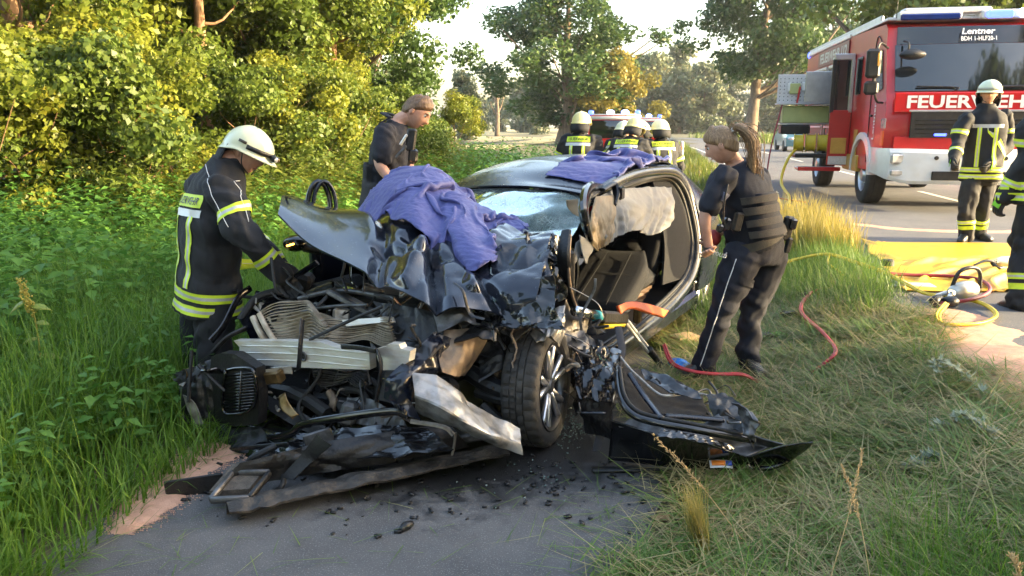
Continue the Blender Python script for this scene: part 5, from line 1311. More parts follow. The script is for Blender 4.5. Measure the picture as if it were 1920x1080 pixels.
heap = [patch(np.array(c_), 90, 90) for c_ in (
    [Lx((690, 400, -.95), (720, 400, -1.0), (780, 410, -1.0), (850, 410, -1.0), (930, 415, -.95), (955, 412, -.9)),
      Lx((683, 348, -.78), (722, 323, -.82), (775, 310, -.84), (822, 314, -.84), (872, 362, -.80), (945, 405, -.72)),
      Lx((676, 366, -.62), (712, 342, -.58), (768, 328, -.56), (820, 338, -.60), (880, 382, -.64), (962, 414, -.66)),
      Lx((672, 389, -.48), (708, 377, -.42), (765, 360, -.36), (815, 370, -.42), (880, 406, -.50), (958, 428, -.60)),
      Lx((674, 398, -.40), (712, 400, -.30), (765, 390, -.22), (812, 404, -.26), (880, 428, -.38), (945, 442, -.50)),
      Lx((690, 401, -.36), (725, 410, -.24), (775, 416, -.14), (818, 440, -.14), (872, 448, -.30), (925, 458, -.42))],
    [Lx((842, 350, -.52), (868, 362, -.54), (890, 389, -.55)), Lx((838, 389, -.34), (868, 399, -.34), (905, 419, -.38)), Lx((852, 429, -.18), (880, 436, -.18), (918, 450, -.24)), Lx((872, 472, -.06), (898, 474, -.06), (926, 476, -.12)), Lx((884, 500, .0), (906, 503, -.02), (928, 500, -.06))])]
surf_ = np.concatenate([h_.reshape(-1, 3) for h_ in heap] + [g_hood.reshape(-1, 3) - [0, 0, .01]])
cF, cL, cR, cB = L(908, 512, x=.02), L(668, 396, x=-.42), L(966, 414, x=-.66), np.array([-1.08, -.35, 1.25])
gd = drape([cB + [0, 0, .2], cL + [0, 0, .22], cF + [0, 0, .25], cR + [0, 0, .22]], 120, 120, 1.42, surf_ - np.array([0, 0, .03]), [(.9, 2.7, .085), (2.3, 1.8, .06)], 42, 11, bend=.7)
mb = MB(); mb.sheet(gd, .003)
tag(to_world_obj(mb.build('blue_sheet', BLUE, None, True)), 'crumpled blue sheet heaped on the buckled bonnet', 'sheet')
gd = drape([(-1.74, .22, 1.48), (-1.70, .60, 1.44), (-2.95, .66, 1.50), (-2.80, .14, 1.50)], 56, 100, 1.32, np.concatenate([patch(rg[::3, ::3], 160, 160).reshape(-1, 3), rg.reshape(-1, 3)]) + np.array([0, 0, .014]), [(.4, 2.6, .06), (2.0, 1.8, .05)], 34, 3, bend=.8)
mb = MB(); mb.sheet(gd, .003)
tag(to_world_obj(mb.build('blue_sheet', BLUE, None, True)), 'blue sheet lying across the car roof', 'sheet')
# ------------------------------------------------------------------ people
DG = None
def evaluated(ob):
    dg = bpy.context.evaluated_depsgraph_get()
    return bpy.data.meshes.new_from_object(ob.evaluated_get(dg))
def remeshed(mb, voxel, smooth=4, name='tmp'):
    ob = bpy.data.objects.new('tmp', mb.mesh('tmp')); COL.objects.link(ob)
    m = ob.modifiers.new('r', 'REMESH'); m.mode = 'VOXEL'; m.voxel_size = voxel; m.use_smooth_shade = True
    if smooth:
        s = ob.modifiers.new('s', 'SMOOTH'); s.factor = .5; s.iterations = smooth
    me = evaluated(ob); me.name = name
    old = ob.data; bpy.data.objects.remove(ob); bpy.data.meshes.remove(old)
    return me
def mesh_co(me):
    a = np.empty(len(me.vertices) * 3, np.float32); me.vertices.foreach_get('co', a); return a.reshape(-1, 3).astype(float)
def mesh_no(me):
    a = np.empty(len(me.vertices) * 3, np.float32); me.vertices.foreach_get('normal', a); return a.reshape(-1, 3).astype(float)
def wrinkle(me, amp, freq, seed, joints=()):
    P = mesh_co(me); N_ = mesh_no(me)
    r = np.random.default_rng(seed)
    d = folds(P[:, None, :], r, amp, freq, 3, .7)[:, 0]
    w = np.full(len(P), .55)
    for j, rad in joints:
        w += 1.1 * np.exp(-(np.linalg.norm(P - np.asarray(j), axis=1) / rad) ** 2)
    P = P + N_ * (d * w)[:, None]
    me.vertices.foreach_set('co', P.astype(np.float32).ravel()); me.update()
def bvh_of(me):
    P = mesh_co(me); return BVHTree.FromPolygons([Vector(p) for p in P], [tuple(p.vertices) for p in me.polygons])
def text_mesh(body, bold=.015, size=1.0):
    cu = bpy.data.curves.new('t', 'FONT'); cu.body = body; cu.size = size; cu.align_x = 'CENTER'; cu.align_y = 'CENTER'; cu.resolution_u = 2; cu.offset = bold
    ob = bpy.data.objects.new('t', cu); COL.objects.link(ob)
    me = evaluated(ob); bpy.data.objects.remove(ob); bpy.data.curves.remove(cu)
    V = mesh_co(me); Fc = [tuple(p.vertices) for p in me.polygons]
    bpy.data.meshes.remove(me)
    c = (V.max(0) + V.min(0)) / 2; V = V - c
    return V, Fc, V[:, 0].max() * 2, V[:, 1].max() * 2
TEXTS = {}
def text_on(name, body, c, right, up, width, m, parent, height=None, bvh=None, inward=None, off=.004, bold=.015, slant=0.0):
    """flat lettering at c, or laid onto a surface"""
    if (body, bold) not in TEXTS: TEXTS[(body, bold)] = text_mesh(body, bold)
    V, Fc, w, h = TEXTS[(body, bold)]
    sx = width / w; sy = height / h if height else sx
    right = unit(right); up = unit(np.asarray(up, float) - right * np.dot(up, right))
    n = np.cross(right, up)
    P = np.asarray(c, float) + (V[:, 0:1] * sx + slant * V[:, 1:2] * sy) * right + V[:, 1:2] * sy * up
    if bvh is not None:
        P = onto(bvh, P, inward, off)
    else:
        P = P + n * off
    return put(name, np_mesh(name, P, [tuple(f) for f in Fc]), m, parent)
def onto(bvh, P, inward, off):
    inward = unit(inward); out = []
    iv = Vector(inward)
    for p in P.reshape(-1, 3):
        h = bvh.ray_cast(Vector(p - inward * .35), iv, .8)
        out.append(np.array(h[0]) - inward * off if h[0] is not None else p)
    return np.array(out).reshape(P.shape)
DARK = mat('turnout_cloth', (.007, .008, .011), .8, base2=(.013, .0145, .019), vscale=9, bump=.35, bscale=300)
LIME = mat('hi_vis_yellow', (.62, .78, .03), .55, base2=(.52, .68, .03), vscale=20, emit=None)
SILVER = mat('reflective_silver', (.50, .51, .52), .42, .25, base2=(.42, .43, .44), vscale=30)
SKIN = mat('skin', (.56, .32, .23), .55, base2=(.48, .25, .17), vscale=18, bump=.1, bscale=120, spec=.4)
GLOVE = mat('glove_black', (.018, .018, .020), .8, base2=(.035, .035, .036), vscale=20, bump=.3, bscale=150)
GREEN = mat('glove_green', (.22, .62, .03), .6, base2=(.17, .5, .03), vscale=20)
BOOT = mat('boot_leather', (.014, .013, .013), .4, base2=(.035, .033, .031), vscale=20, bump=.25, bscale=80)
HELM = mat('helmet_glow_white', (.66, .68, .46), .3, base2=(.60, .62, .42), vscale=5, coat=.4)
HELM_SUNLIT = mat('helmet_sunlit', (.72, .62, .26), .3, base2=(.64, .55, .22), vscale=5, coat=.4)  # sunlit copy of the white helmet, the sun's yellow in its colour
POL = mat('police_navy', (.0065, .008, .017), .82, base2=(.011, .0125, .023), vscale=8, bump=.35, bscale=300)
POLSH = mat('police_shirt', (.006, .007, .015), .82, base2=(.010, .0115, .020), vscale=8, bump=.3, bscale=300)
VEST = mat('police_vest', (.014, .014, .017), .8, base2=(.025, .024, .026), vscale=14, bump=.4, bscale=120)
WHITE = mat('white_print', (.75, .75, .74), .6, base2=(.68, .68, .67), vscale=20)
HAIRB = mat('hair_brown', (.10, .055, .028), .5, base2=(.19, .11, .055), vscale=60, bump=.6, bscale=90, stretch=(1, 1, .2))
HAIRF = mat('hair_fair', (.16, .09, .045), .5, base2=(.33, .21, .11), vscale=150, bump=.7, bscale=200, stretch=(1, 1, .08))
LIP = mat('lips', (.30, .11, .09), .5, base2=(.38, .16, .13), vscale=20)
EYEW = mat('eye_white', (.75, .73, .70), .25, base2=(.7, .68, .65), vscale=20)
IRIS = mat('iris_dark', (.03, .025, .02), .2, base2=(.05, .04, .03), vscale=20)

def stand(base, heading, h=1.8, lean=.08, spread=.12, bend=0.0):
    """joints of a standing figure; heading = angle of facing direction from +X"""
    f = np.array([math.cos(heading), math.sin(heading), 0]); r = np.array([f[1], -f[0], 0]); u = np.array([0, 0, 1.0])
    b = np.asarray(base, float)
    J = {'f': f, 'r': r, 'h': h, 'base': b}
    pel = b + u * .53 * h - f * .04
    J['pel'] = pel
    su = u * math.cos(lean) + f * math.sin(lean); sf = f * math.cos(lean) - u * math.sin(lean)
    J['su'], J['sf'] = su, sf
    J['chest'] = pel + su * .20 * h
    J['neck'] = pel + su * .305 * h
    J['head'] = J['neck'] + (su * .085 + sf * .012) * h
    for s, k in ((-1, 'L'), (1, 'R')):
        J['sh' + k] = pel + su * .272 * h + r * s * .112 * h
        J['el' + k] = J['sh' + k] - u * .175 * h + r * s * .035 * h + f * .01 * h
        J['wr' + k] = J['el' + k] - u * .145 * h + f * .05 * h
        J['hip' + k] = pel + r * s * .052 * h - u * .03 * h
        J['kn' + k] = b + r * s * spread * .75 + u * .275 * h + f * .02 * h
        J['an' + k] = b + r * s * spread + u * .045 * h - f * .02 * h
    J['face'] = sf
    return J
def ring_loft(mb, centers, right, wd, n=24, sup=2.4):
    """superelliptic rings along a spine; wd: (half width, half depth)"""
    c = np.asarray(centers, float); c2 = spline(c, 4 * len(c)); w2 = spline(np.asarray(wd, float), 4 * len(c))
    tan = np.gradient(c2, axis=0); rings = []
    ang = np.linspace(0, 2 * np.pi, n, endpoint=False); ca, sa_ = np.cos(ang), np.sin(ang)
    e = 2 / sup; X = np.sign(ca) * np.abs(ca) ** e; Y = np.sign(sa_) * np.abs(sa_) ** e
    for p, t, (a, b) in zip(c2, tan, w2):
        t = unit(t); rr = unit(right - t * np.dot(right, t)); ff = np.cross(t, rr)
        rings.append(p + a * X[:, None] * rr + b * Y[:, None] * ff)
    mb.loft(rings)
def limb(mb, pts, rad, sides=14):
    p = np.asarray(pts, float)
    mb.tube(p, rad, sides, 6 * len(p))
    for q, r in ((p[0], rad[0]), (p[-1], rad[-1])):
        mb.ball(q, r * .98, 12)
def hand(mb, wrist, d, palm, side=1, size=1.0, curl=.5, r=.0092):
    """palm and five fingers; d: direction of the hand, palm: direction the palm faces, side: thumb side sign"""
    d = unit(d); palm = unit(np.asarray(palm, float) - d * np.dot(palm, d)); lat = np.cross(palm, d) * side
    w = np.asarray(wrist, float); s = size
    rings = []
    for k, (t, hw, hd) in enumerate([(-.02, .026, .021), (.02, .032, .020), (.055, .041, .017), (.088, .042, .013)]):
        ang = np.linspace(0, 2 * np.pi, 14, endpoint=False)
        rings.append(w + d * t * s + s * (hw * np.cos(ang)[:, None] * lat + hd * np.sin(ang)[:, None] * palm))
    mb.loft(rings)
    for i, (o, L_) in enumerate([(.031, .072), (.011, .082), (-.010, .076), (-.030, .060)]):
        p = w + (d * .082 + lat * o) * s; a = .12; pts = [p]
        for k, fr_ in enumerate((.45, .32, .23)):
            a += curl * (.7 if k == 0 else 1.0) * (1 + .06 * i)
            q = pts[-1] + (d * math.cos(a) + palm * math.sin(a)) * L_ * fr_ * s; pts.append(q)
        mb.tube(pts, [r * s, r * s, r * .92 * s, r * .75 * s], 8, 12); mb.ball(pts[-1], r * .76 * s, 8)
    p = w + (d * .022 + lat * .030) * s
    pts = [p, p + (lat * .55 + d * .7 + palm * .25) * .036 * s, p + (lat * .62 + d * 1.7 + palm * .7) * .036 * s, p + (lat * .45 + d * 2.4 + palm * 1.1) * .034 * s]
    mb.tube(pts, [r * 1.35 * s, r * 1.2 * s, r * s, r * .8 * s], 8, 12); mb.ball(pts[-1], r * .8 * s, 8)
def head_frame(J):
    up = unit(J.get('hup', J['head'] - J['neck'])); f = unit(J['face'] - up * np.dot(J['face'], up)); return np.cross(f, up), f, up
def head_grid(J, off=0.0, nth=40, nph=34):
    """sculpted head surface; x right, y forward, z up"""
    th = np.linspace(0.001, np.pi - .001, nph)[:, None]; ph = np.linspace(0, 2 * np.pi, nth, endpoint=False)[None, :]
    x = np.sin(th) * np.sin(ph); y = np.sin(th) * np.cos(ph); z = np.cos(th) + 0 * ph
    X, Y, Z = x * (.077 + off), y * (.096 + off), z * (.118 + off)
    low = np.clip(-z, 0, 1)
    X *= 1 - .30 * low ** 1.5; Y *= 1 - .10 * low
    Y += np.where(y > 0, .012 * low, -.004 * low)
    front = np.clip(y, 0, 1) ** 1.5
    G = lambda cx, cz, sx, sz: np.exp(-((X - cx) / sx) ** 2 - ((Z - cz) / sz) ** 2) * front
    Y += .026 * G(0, -.022, .012, .016) + .013 * G(0, .008, .009, .026)
    Y += .007 * G(0, .036, .05, .012)
    for s in (-1, 1):
        Y += -.012 * G(s * .031, .016, .018, .013) + .004 * G(s * .042, -.018, .02, .018)
    Y += .006 * G(0, -.058, .022, .009) - .004 * G(0, -.072, .02, .006) + .010 * G(0, -.094, .02, .014)
    return X, Y, Z
def head_mesh(mb, J):
    R, Fv, U = head_frame(J); c = J['head']; s = J['h'] / 1.8
    X, Y, Z = head_grid(J)
    P = c + s * (X[..., None] * R + Y[..., None] * Fv + Z[..., None] * U)
    nph, nth = X.shape
    f = [tuple(q) for q in grid_faces(nph, nth, 0, True)]
    mb.add(P.reshape(-1, 3), f)
    for q in (-1, 1):
        mb.ball(c + s * (q * .078 * R - .008 * Fv - .002 * U), (.012 * s, .02 * s, .032 * s), 10, np.stack([R, Fv, U], 1))
def face_parts(J, root):
    R, Fv, U = head_frame(J); c = J['head']; s = J['h'] / 1.8
    W = lambda x, y, z: c + s * (x * R + y * Fv + z * U)
    for q in (-1, 1):
        mb = MB(); mb.ball(W(q * .031, .074, .016), .0125 * s, 12); e = mb.build('eye', EYEW, root, True)
        mb = MB(); mb.ball(W(q * .031, .0835, .014), .0075 * s, 10); mb.build('iris', IRIS, e, True)
        mb = MB(); mb.tube([W(q * .014, .092, .033), W(q * .031, .0905, .038), W(q * .048, .078, .032)], [.0045 * s, .0058 * s, .003 * s], 6, 8); mb.build('eyebrow', HAIRB, root, True)
    mb = MB(); mb.tube([W(-.022, .083, -.060), W(0, .093, -.058), W(.022, .083, -.060)], [.003 * s, .0065 * s, .003 * s], 7, 10, flat=.7); mb.build('mouth', LIP, root, True)
def helmet(J, root, m=HELM, lamp=False, visor=True, cloth_flap=True, tilt=0.0):
    R, Fv, U = head_frame(J); s = J['h'] / 1.8
    c = J['head'] + U * .030 * s
    W = lambda x, y, z: c + s * (x * R + y * Fv + z * U)
    hr = bpy.data.objects.new('helmet', None); link(hr, root)
    n = 44; rows = []
    ph = np.linspace(0, 2 * np.pi, n, endpoint=False)
    fr_ = np.clip(np.cos(ph), 0, 1) ** 2; bk = np.clip(-np.cos(ph), 0, 1)
    for k, a in enumerate(np.linspace(.02, 1.62, 14)):
        rr = math.sin(min(a, 1.57)); z = .128 * math.cos(a)
        ridge = 1 + .04 * np.exp(-((np.sin(ph)) / .12) ** 2) * (math.sin(a) < .95)
        rows.append(np.stack([.128 * rr * np.sin(ph), .152 * rr * np.cos(ph), z * ridge + 0 * ph - .035 * bk * (a / 1.62) ** 3], 1))
    rows.append(np.stack([(.136) * np.sin(ph), (.160 + .018 * fr_) * np.cos(ph), -.014 - .004 * fr_ - .045 * bk], 1))
    rows.append(np.stack([(.142) * np.sin(ph), (.166 + .035 * fr_) * np.cos(ph), -.022 - .006 * fr_ - .052 * bk], 1))
    rows.append(np.stack([(.134) * np.sin(ph), (.158 + .03 * fr_) * np.cos(ph), -.024 - .006 * fr_ - .050 * bk], 1))
    rows.append(np.stack([(.118) * np.sin(ph), (.14) * np.cos(ph), .0 - .03 * bk], 1))
    P = np.concatenate([c + s * (q[:, 0:1] * R + q[:, 1:2] * Fv + q[:, 2:3] * U) for q in rows])
    mb = MB(); mb.add(P, [tuple(q) for q in grid_faces(len(rows), n, 0, True)] + [tuple(range(n - 1, -1, -1))]); mb.build('helmet_shell', m, hr, True)
    # dark band round the brow with silver patches
    for (z0, a0, a1, mm, nm) in ((.018, -1.25, 1.25, BLACKP if lamp else mat('helmet_band', (.35, .36, .3), .5, base2=(.3, .3, .26), vscale=8), 'helmet_band'),):
        pa = np.linspace(a0, a1, 20)
        mb = MB(); mb.sheet(np.stack([np.array([W(.131 * np.sin(a) * k, .156 * np.cos(a) * k + .002, z0 + dz) for a in pa]) for dz, k in ((-.013, 1.003), (.013, .992))]), .004); mb.build(nm, mm, hr, True)
    for q in (-1, 1):
        mb = MB(); mb.box(W(q * .126, .02, .035), (.006 * s, .05 * s, .016 * s), np.stack([R, Fv, U], 1)); mb.build('helmet_decal', mat('decal_dark', (.05, .04, .03), .5), hr)
        mb = MB(); mb.tube([W(q * .105, .03, -.02), W(q * .085, .045, -.09), W(q * .02, .07, -.135)], .007 * s, 6, 10, flat=.4); mb.build('chin_strap', RUBBER, hr, True)
    if lamp:
        mb = MB(); mb.box(W(0, .175, .012), (.06 * s, .035 * s, .035 * s), np.stack([R, Fv, U], 1), bev=.008); lo = mb.build('headlamp', BLACKP, hr, True)
        mb = MB(); mb.lathe([(.001, .0), (.013, .0), (.015, -.01)], W(.012, .197, .012), Fv, 14); mb.build('lens', ALU, hr, True)
        mb = MB(); mb.lathe([(.001, .0), (.010, .0), (.012, -.01)], W(-.016, .196, .012), Fv, 14); mb.build('lens', BRASS, hr, True)
    if cloth_flap:
        pa = np.linspace(np.pi - 1.15, np.pi + 1.15, 22)
        g_ = np.stack([np.array([W((.118 + e) * np.sin(a), (.135 + e) * np.cos(a), z - .03 * (np.cos(a) < -.5)) for a in pa]) for z, e in ((-.01, 0), (-.05, .012), (-.10, .014), (-.145, .0))])
        mb = MB(); mb.sheet(g_, .012); mb.build('neck_flap', DARK, hr, True)
    return hr
def stripe_grid(g, root, mid=SILVER, edge=LIME, name='reflective_stripe', plain=False, th=.0):
    """grid (nu,nv): columns split yellow / silver / yellow"""
    nu, nv = g.shape[:2]
    me = np_mesh(name, g.reshape(-1, 3), grid_faces(nu, nv), True)
    o = put(name, me, [edge, mid], root)
    if not plain:
        col = np.tile(np.arange(nv - 1), nu - 1); k = (col >= (nv - 1) * .33) & (col < (nv - 1) * .66)
        me.polygons.foreach_set('material_index', k.astype(np.int32))
    return o
def band(bvh, c, axis, hint, width, root, a0=0.0, a1=2 * np.pi, n=48, off=.005, default=.1, **k):
    """a band round a limb or the torso"""
    axis = unit(axis); a, b = frame_for(axis, hint)
    full = abs(a1 - a0 - 2 * np.pi) < 1e-6
    ang = np.linspace(a0, a1, n); hs = np.linspace(-width / 2, width / 2, 7)
    Rm = np.zeros((n, 7))
    for j, h in enumerate(hs):
        o = np.asarray(c) + axis * h
        for i, t in enumerate(ang):
            d = np.cos(t) * a + np.sin(t) * b
            hit = bvh.ray_cast(Vector(o), Vector(d), .5)
            Rm[i, j] = hit[3] if hit[0] is not None else np.nan
    med = np.nanmedian(Rm) if np.isfinite(Rm).any() else default
    Rm = np.where(np.isfinite(Rm) & (Rm < med * 1.9), Rm, med)
    g = np.zeros((n, 7, 3))
    for j, h in enumerate(hs):
        g[:, j] = np.asarray(c) + axis * h + (Rm[:, j] + off)[:, None] * (np.cos(ang)[:, None] * a + np.sin(ang)[:, None] * b)
    return stripe_grid(g, root, **k)
def strip_on(bvh, A, B, width, inward, root, off=.006, nu=20, nv=7, **k):
    A = np.asarray(A, float); B = np.asarray(B, float); w = unit(np.cross(B - A, inward)) * width
    u = np.linspace(0, 1, nu)[:, None, None]; v = np.linspace(-.5, .5, nv)[None, :, None]
    P = A * (1 - u) + B * u + v * w
    return stripe_grid(onto(bvh, P, inward, off), root, **k)
def boot(mb, an, d, s=1.0):
    d = unit(np.array([d[0], d[1], 0])); r = np.array([d[1], -d[0], 0]); u = np.array([0, 0, 1.0]); z0 = an[2] - .085 * s
    rings = []
    for t, hw, h0, h1 in [(-.085, .030, .0, .09), (-.07, .040, .0, .16), (-.02, .044, .0, .20), (.03, .045, .0, .15), (.09, .048, .0, .095), (.15, .046, .0, .075), (.19, .030, .004, .05)]:
        ang = np.linspace(0, 2 * np.pi, 16, endpoint=False)
        ce, hh = (h0 + h1) / 2, (h1 - h0) / 2
        X = np.sign(np.cos(ang)) * np.abs(np.cos(ang)) ** .6; Z = np.sign(np.sin(ang)) * np.abs(np.sin(ang)) ** .6
        rings.append(np.array([an[0], an[1], z0]) + d * t * s + hw * s * X[:, None] * r + (ce + hh * Z)[:, None] * s * u)
    mb.loft(rings)
PSEED = [100]
def person(label, J, kind='fire', helm=HELM, lamp=False, voxel=.013, front=False, back_text=None, group=None, legs=True, pants_bands=True, gloves=True, hair=None, curlR=.5, curlL=.5, palmL=None, palmR=None, handdirL=None, handdirR=None, helmet_on=True, bands=True, skin_sleeve=None, bulk=1.0):
    PSEED[0] += 1; sd = PSEED[0]
    h = J['h']; s = h / 1.8; r, f, su = J['r'], J['f'], unit(J['chest'] - J['pel'])
    sf = unit(f - su * np.dot(f, su))
    base = np.array([J['base'][0], J['base'][1], J['base'][2]])
    J2 = {k: (v - base if isinstance(v, np.ndarray) and k not in ('f', 'r', 'su', 'sf', 'face', 'hup', 'footL', 'footR') else v) for k, v in J.items()}
    J = J2
    root = empty('person', tuple(base)); tag(root, label, 'person', group)
    pel, chest, neck, head = J['pel'], J['chest'], J['neck'], J['head']
    # the body, one surface under the clothes
    mb = MB()
    ring_loft(mb, [pel - su * .08 * s, pel, chest - su * .10 * s, chest, chest * .35 + neck * .65, neck], r, np.array([(.14, .10), (.145, .10), (.13, .095), (.135, .095), (.10, .07), (.06, .06)]) * s)
    mb.tube([chest * .3 + neck * .7, neck, neck * .45 + head * .55], [.062 * s, .056 * s, .056 * s], 12, 8)
    for k in 'LR':
        limb(mb, [J['sh' + k] * .85 + chest * .15, J['sh' + k] * .7 + J['el' + k] * .3, J['el' + k], J['wr' + k]], [.040 * s, .046 * s, .040 * s, .028 * s])
        limb(mb, [J['hip' + k], J['kn' + k], J['an' + k]], [.075 * s, .052 * s, .038 * s])
        sg = 1 if k == 'R' else -1
        d = J.get('hd' + k); d = unit(J['wr' + k] - J['el' + k]) if d is None else d
        pl = J.get('pl' + k); pl = -r * sg if pl is None else pl
        if not gloves:
            hand(mb, J['wr' + k], d, pl, -sg if J.get('th' + k) is None else J['th' + k], s, J.get('curl' + k, .5))
    me = remeshed(mb, min(voxel, .0065) if not gloves else voxel, 2, 'body')
    # the head joins at the neck
    hb = MB(); head_mesh(hb, J); hm = hb.mesh('h', True)
    bm = bmesh.new(); bm.from_mesh(me); bm.from_mesh(hm); bm.to_mesh(me); bm.free(); bpy.data.meshes.remove(hm)
    me.polygons.foreach_set('use_smooth', np.ones(len(me.polygons), bool))
    put('body', me, SKIN, root)
    face_parts(J, root)
    # jacket or shirt
    fire = kind == 'fire'
    mb = MB(); k_ = 1.0 if fire else .84
    hem = pel - su * (.13 if fire else .02) * s
    wd = np.array([(.235, .185), (.225, .175), (.215, .16), (.225, .165), (.205, .135), (.10, .095)] if fire else [(.20, .15), (.195, .145), (.18, .135), (.19, .14), (.17, .115), (.08, .075)]) * s * bulk
    ring_loft(mb, [hem, pel, chest * .5 + pel * .5, chest, chest * .40 + neck * .60 - su * .01, neck - su * .005], r, wd)
    if fire:
        mb.tube([neck - su * .03 * s, neck + su * .01 * s, neck + su * .035], [.108 * s, .10 * s, .094 * s], 16, 8)
    for k in 'LR':
        if fire:
            limb(mb, [J['sh' + k] - (J['sh' + k] - chest) * .12, J['sh' + k] * .55 + J['el' + k] * .45, J['el' + k], J['el' + k] * .4 + J['wr' + k] * .6, J['wr' + k]], np.array([.098, .088, .078, .072, .062]) * s)
        else:
            e = J['sh' + k] * .28 + J['el' + k] * .72
            limb(mb, [J['sh' + k] - (J['sh' + k] - chest) * .12, J['sh' + k] * .5 + J['el' + k] * .5, e], np.array([.088, .078, .074]) * s)
    jm = remeshed(mb, voxel, 5, 'jacket')
    wrinkle(jm, .030 * s if fire else .015 * s, 5.0 if fire else 6.5, sd, [(J['elL'], .12), (J['elR'], .12), (J['shL'], .1), (J['shR'], .1), (pel, .1)])
    jb = bvh_of(jm)
    jk = put('jacket' if fire else 'shirt', jm, DARK if fire else POLSH, root)
    # trousers
    mb = MB()
    ring_loft(mb, [pel + su * .06 * s, pel - su * .02 * s, (J['hipL'] + J['hipR']) / 2 - np.array([0, 0, .06 * s])], r, np.array([(.17, .125), (.185, .14), (.175, .13)]) * s * (1.05 if fire else bulk))
    for k in 'LR':
        limb(mb, [J['hip' + k], J['hip' + k] * .5 + J['kn' + k] * .5, J['kn' + k], J['kn' + k] * .45 + J['an' + k] * .55, J['an' + k] - np.array([0, 0, .01])], np.array([.118, .112, .093, .090, .084] if fire else [.115 * bulk, .102 * bulk, .082, .080, .080]) * s)
    tm = remeshed(mb, voxel, 4, 'trousers')
    wrinkle(tm, .024 * s, 6.0, sd + 50, [(J['knL'], .13), (J['knR'], .13), (J['anL'], .12), (J['anR'], .12), (pel, .12)])
    tb_ = bvh_of(tm)
    tr = put('trousers', tm, DARK if fire else POL, root)
    for k in 'LR':
        mb = MB(); boot(mb, J['an' + k], J.get('foot' + k, f), s); mb.build('boot', BOOT, root, True)
    if gloves:
        for k in 'LR':
            sg = 1 if k == 'R' else -1
            d = J.get('hd' + k); d = unit(J['wr' + k] - J['el' + k]) if d is None else d
            pl = J.get('pl' + k); pl = -r * sg if pl is None else pl
            mb = MB(); hand(mb, J['wr' + k], d, pl, -sg, 1.12 * s, J.get('curl' + k, .5), .0115)
            go = mb.build('glove', GLOVE, root, True)
            mb = MB(); w_ = J['wr' + k] + d * .05 * s; q = unit(pl)
            mb.sheet(patch([[w_ - q * .028 + np.cross(q, d) * a + d * b for a in (-.035, 0, .035)] for b in (-.04, .0, .03)], 6, 6), .006); mb.build('glove_back', GREEN, go, True)
    if fire and bands:
        ax = unit(chest - pel)
        for hh in (-.075, .005):
            band(jb, pel + ax * hh * s, ax, sf, .055 * s, jk)
        for k in 'LR':
            A, B, C_ = J['sh' + k], J['el' + k], J['wr' + k]
            band(jb, A * .42 + B * .58, unit(B - A), f, .055 * s, jk, n=32, default=.09)
            band(jb, B * .42 + C_ * .58, unit(C_ - B), f, .050 * s, jk, n=32, default=.07)
        for sg, dn in ((-1, sf), (1, -sf)):               # back, then front
            outw = sf * sg; inn = -outw
            top_ = chest + ax * .055 * s + outw * .15
            for q in (-1, 1):
                strip_on(jb, top_ + r * q * .085 * s - ax * .015, pel + ax * .04 * s + outw * .16 + r * q * .085 * s, .045 * s, inn, jk)
            strip_on(jb, top_ - r * .165 * s, top_ + r * .165 * s, .042 * s, inn, jk, plain=True, edge=SILVER, nu=24, nv=4)
        pc = chest + ax * .125 * s - sf * .12
        P = pc + (np.linspace(-.155, .155, 18)[:, None, None] * r + np.linspace(-.036, .036, 5)[None, :, None] * ax) * s
        g_ = onto(jb, P, sf, .007)
        bp_o = stripe_grid(g_, jk, plain=True, name='back_panel')
        if back_text:
            text_on('lettering', back_text, pc, r, ax, .27 * s, BLACKP, jk, height=.042 * s, bvh=jb, inward=sf, off=.011)
        if pants_bands:
            for k in 'LR':
                A, B = J['kn' + k], J['an' + k]
                for t_ in (.52, .70):
                    band(tb_, A * (1 - t_) + B * t_, unit(B - A), f, .045 * s, tr, n=28, default=.09, plain=(t_ > .6))
    if fire and helmet_on:
        helmet(J, root, helm, lamp)
    return root, J, jb, tb_, jk, tr

def gp_(px, Y, z=None):
    x = (px - 960) / F * (Y * CP + (EYE - 0.9) * SP)
    return np.array([x, Y, float(gz(x, Y)) if z is None else z])
# -- leaning firefighter at the left
J = stand(gp_(392, 4.55), math.atan2(.66, .75), 1.80, .18)
J.update(pel=at(392, 545, 4.55), chest=at(396, 415, 4.54), neck=at(424, 304, 4.57), head=at(463, 287, 4.60), shR=at(418, 352, 4.40), shL=at(374, 346, 4.74), elR=at(458, 438, 4.28), wrR=at(528, 515, 4.34), elL=at(470, 450, 4.86), wrL=at(548, 522, 4.80),
         hipR=at(404, 570, 4.46), hipL=at(376, 570, 4.64), knR=at(398, 690, 4.42), knL=at(374, 690, 4.64))
J['anR'] = np.array([J['knR'][0] - .03, 4.42, .09]); J['anL'] = np.array([J['knL'][0] - .02, 4.70, .09])
J['face'] = np.array([.80, -.22, -.42]); J['hup'] = unit(np.array([.42, .06, .86]))
J['plR'] = np.array([0, 0, -1.0]); J['plL'] = np.array([0, 0, -1.0]); J['curlR'] = .45
froot, FJ, fjb, ftb, fjk, _ = person('leaning firefighter in a white helmet beside the car\'s far front wheel', J, lamp=True, voxel=.011, back_text='FEUERWEHR', pants_bands=False)
def piping(root, jk, bvh, pts, inward, m=WHITE, r=.0022):
    P = onto(bvh, spline(np.array([np.asarray(at(*p)) - np.array(root.location) for p in pts]), 24), np.asarray(inward, float), .003)
    mb = MB(); mb.tube(P, r, 5); return mb.build('piping', m, jk, True)
piping(froot, fjk, fjb, [(368, 306, 4.4), (392, 335, 4.4), (418, 380, 4.4), (440, 425, 4.3)], (0, 1, -.1))
piping(froot, fjk, fjb, [(440, 338, 4.4), (452, 362, 4.35), (470, 415, 4.3)], (0, 1, -.1))
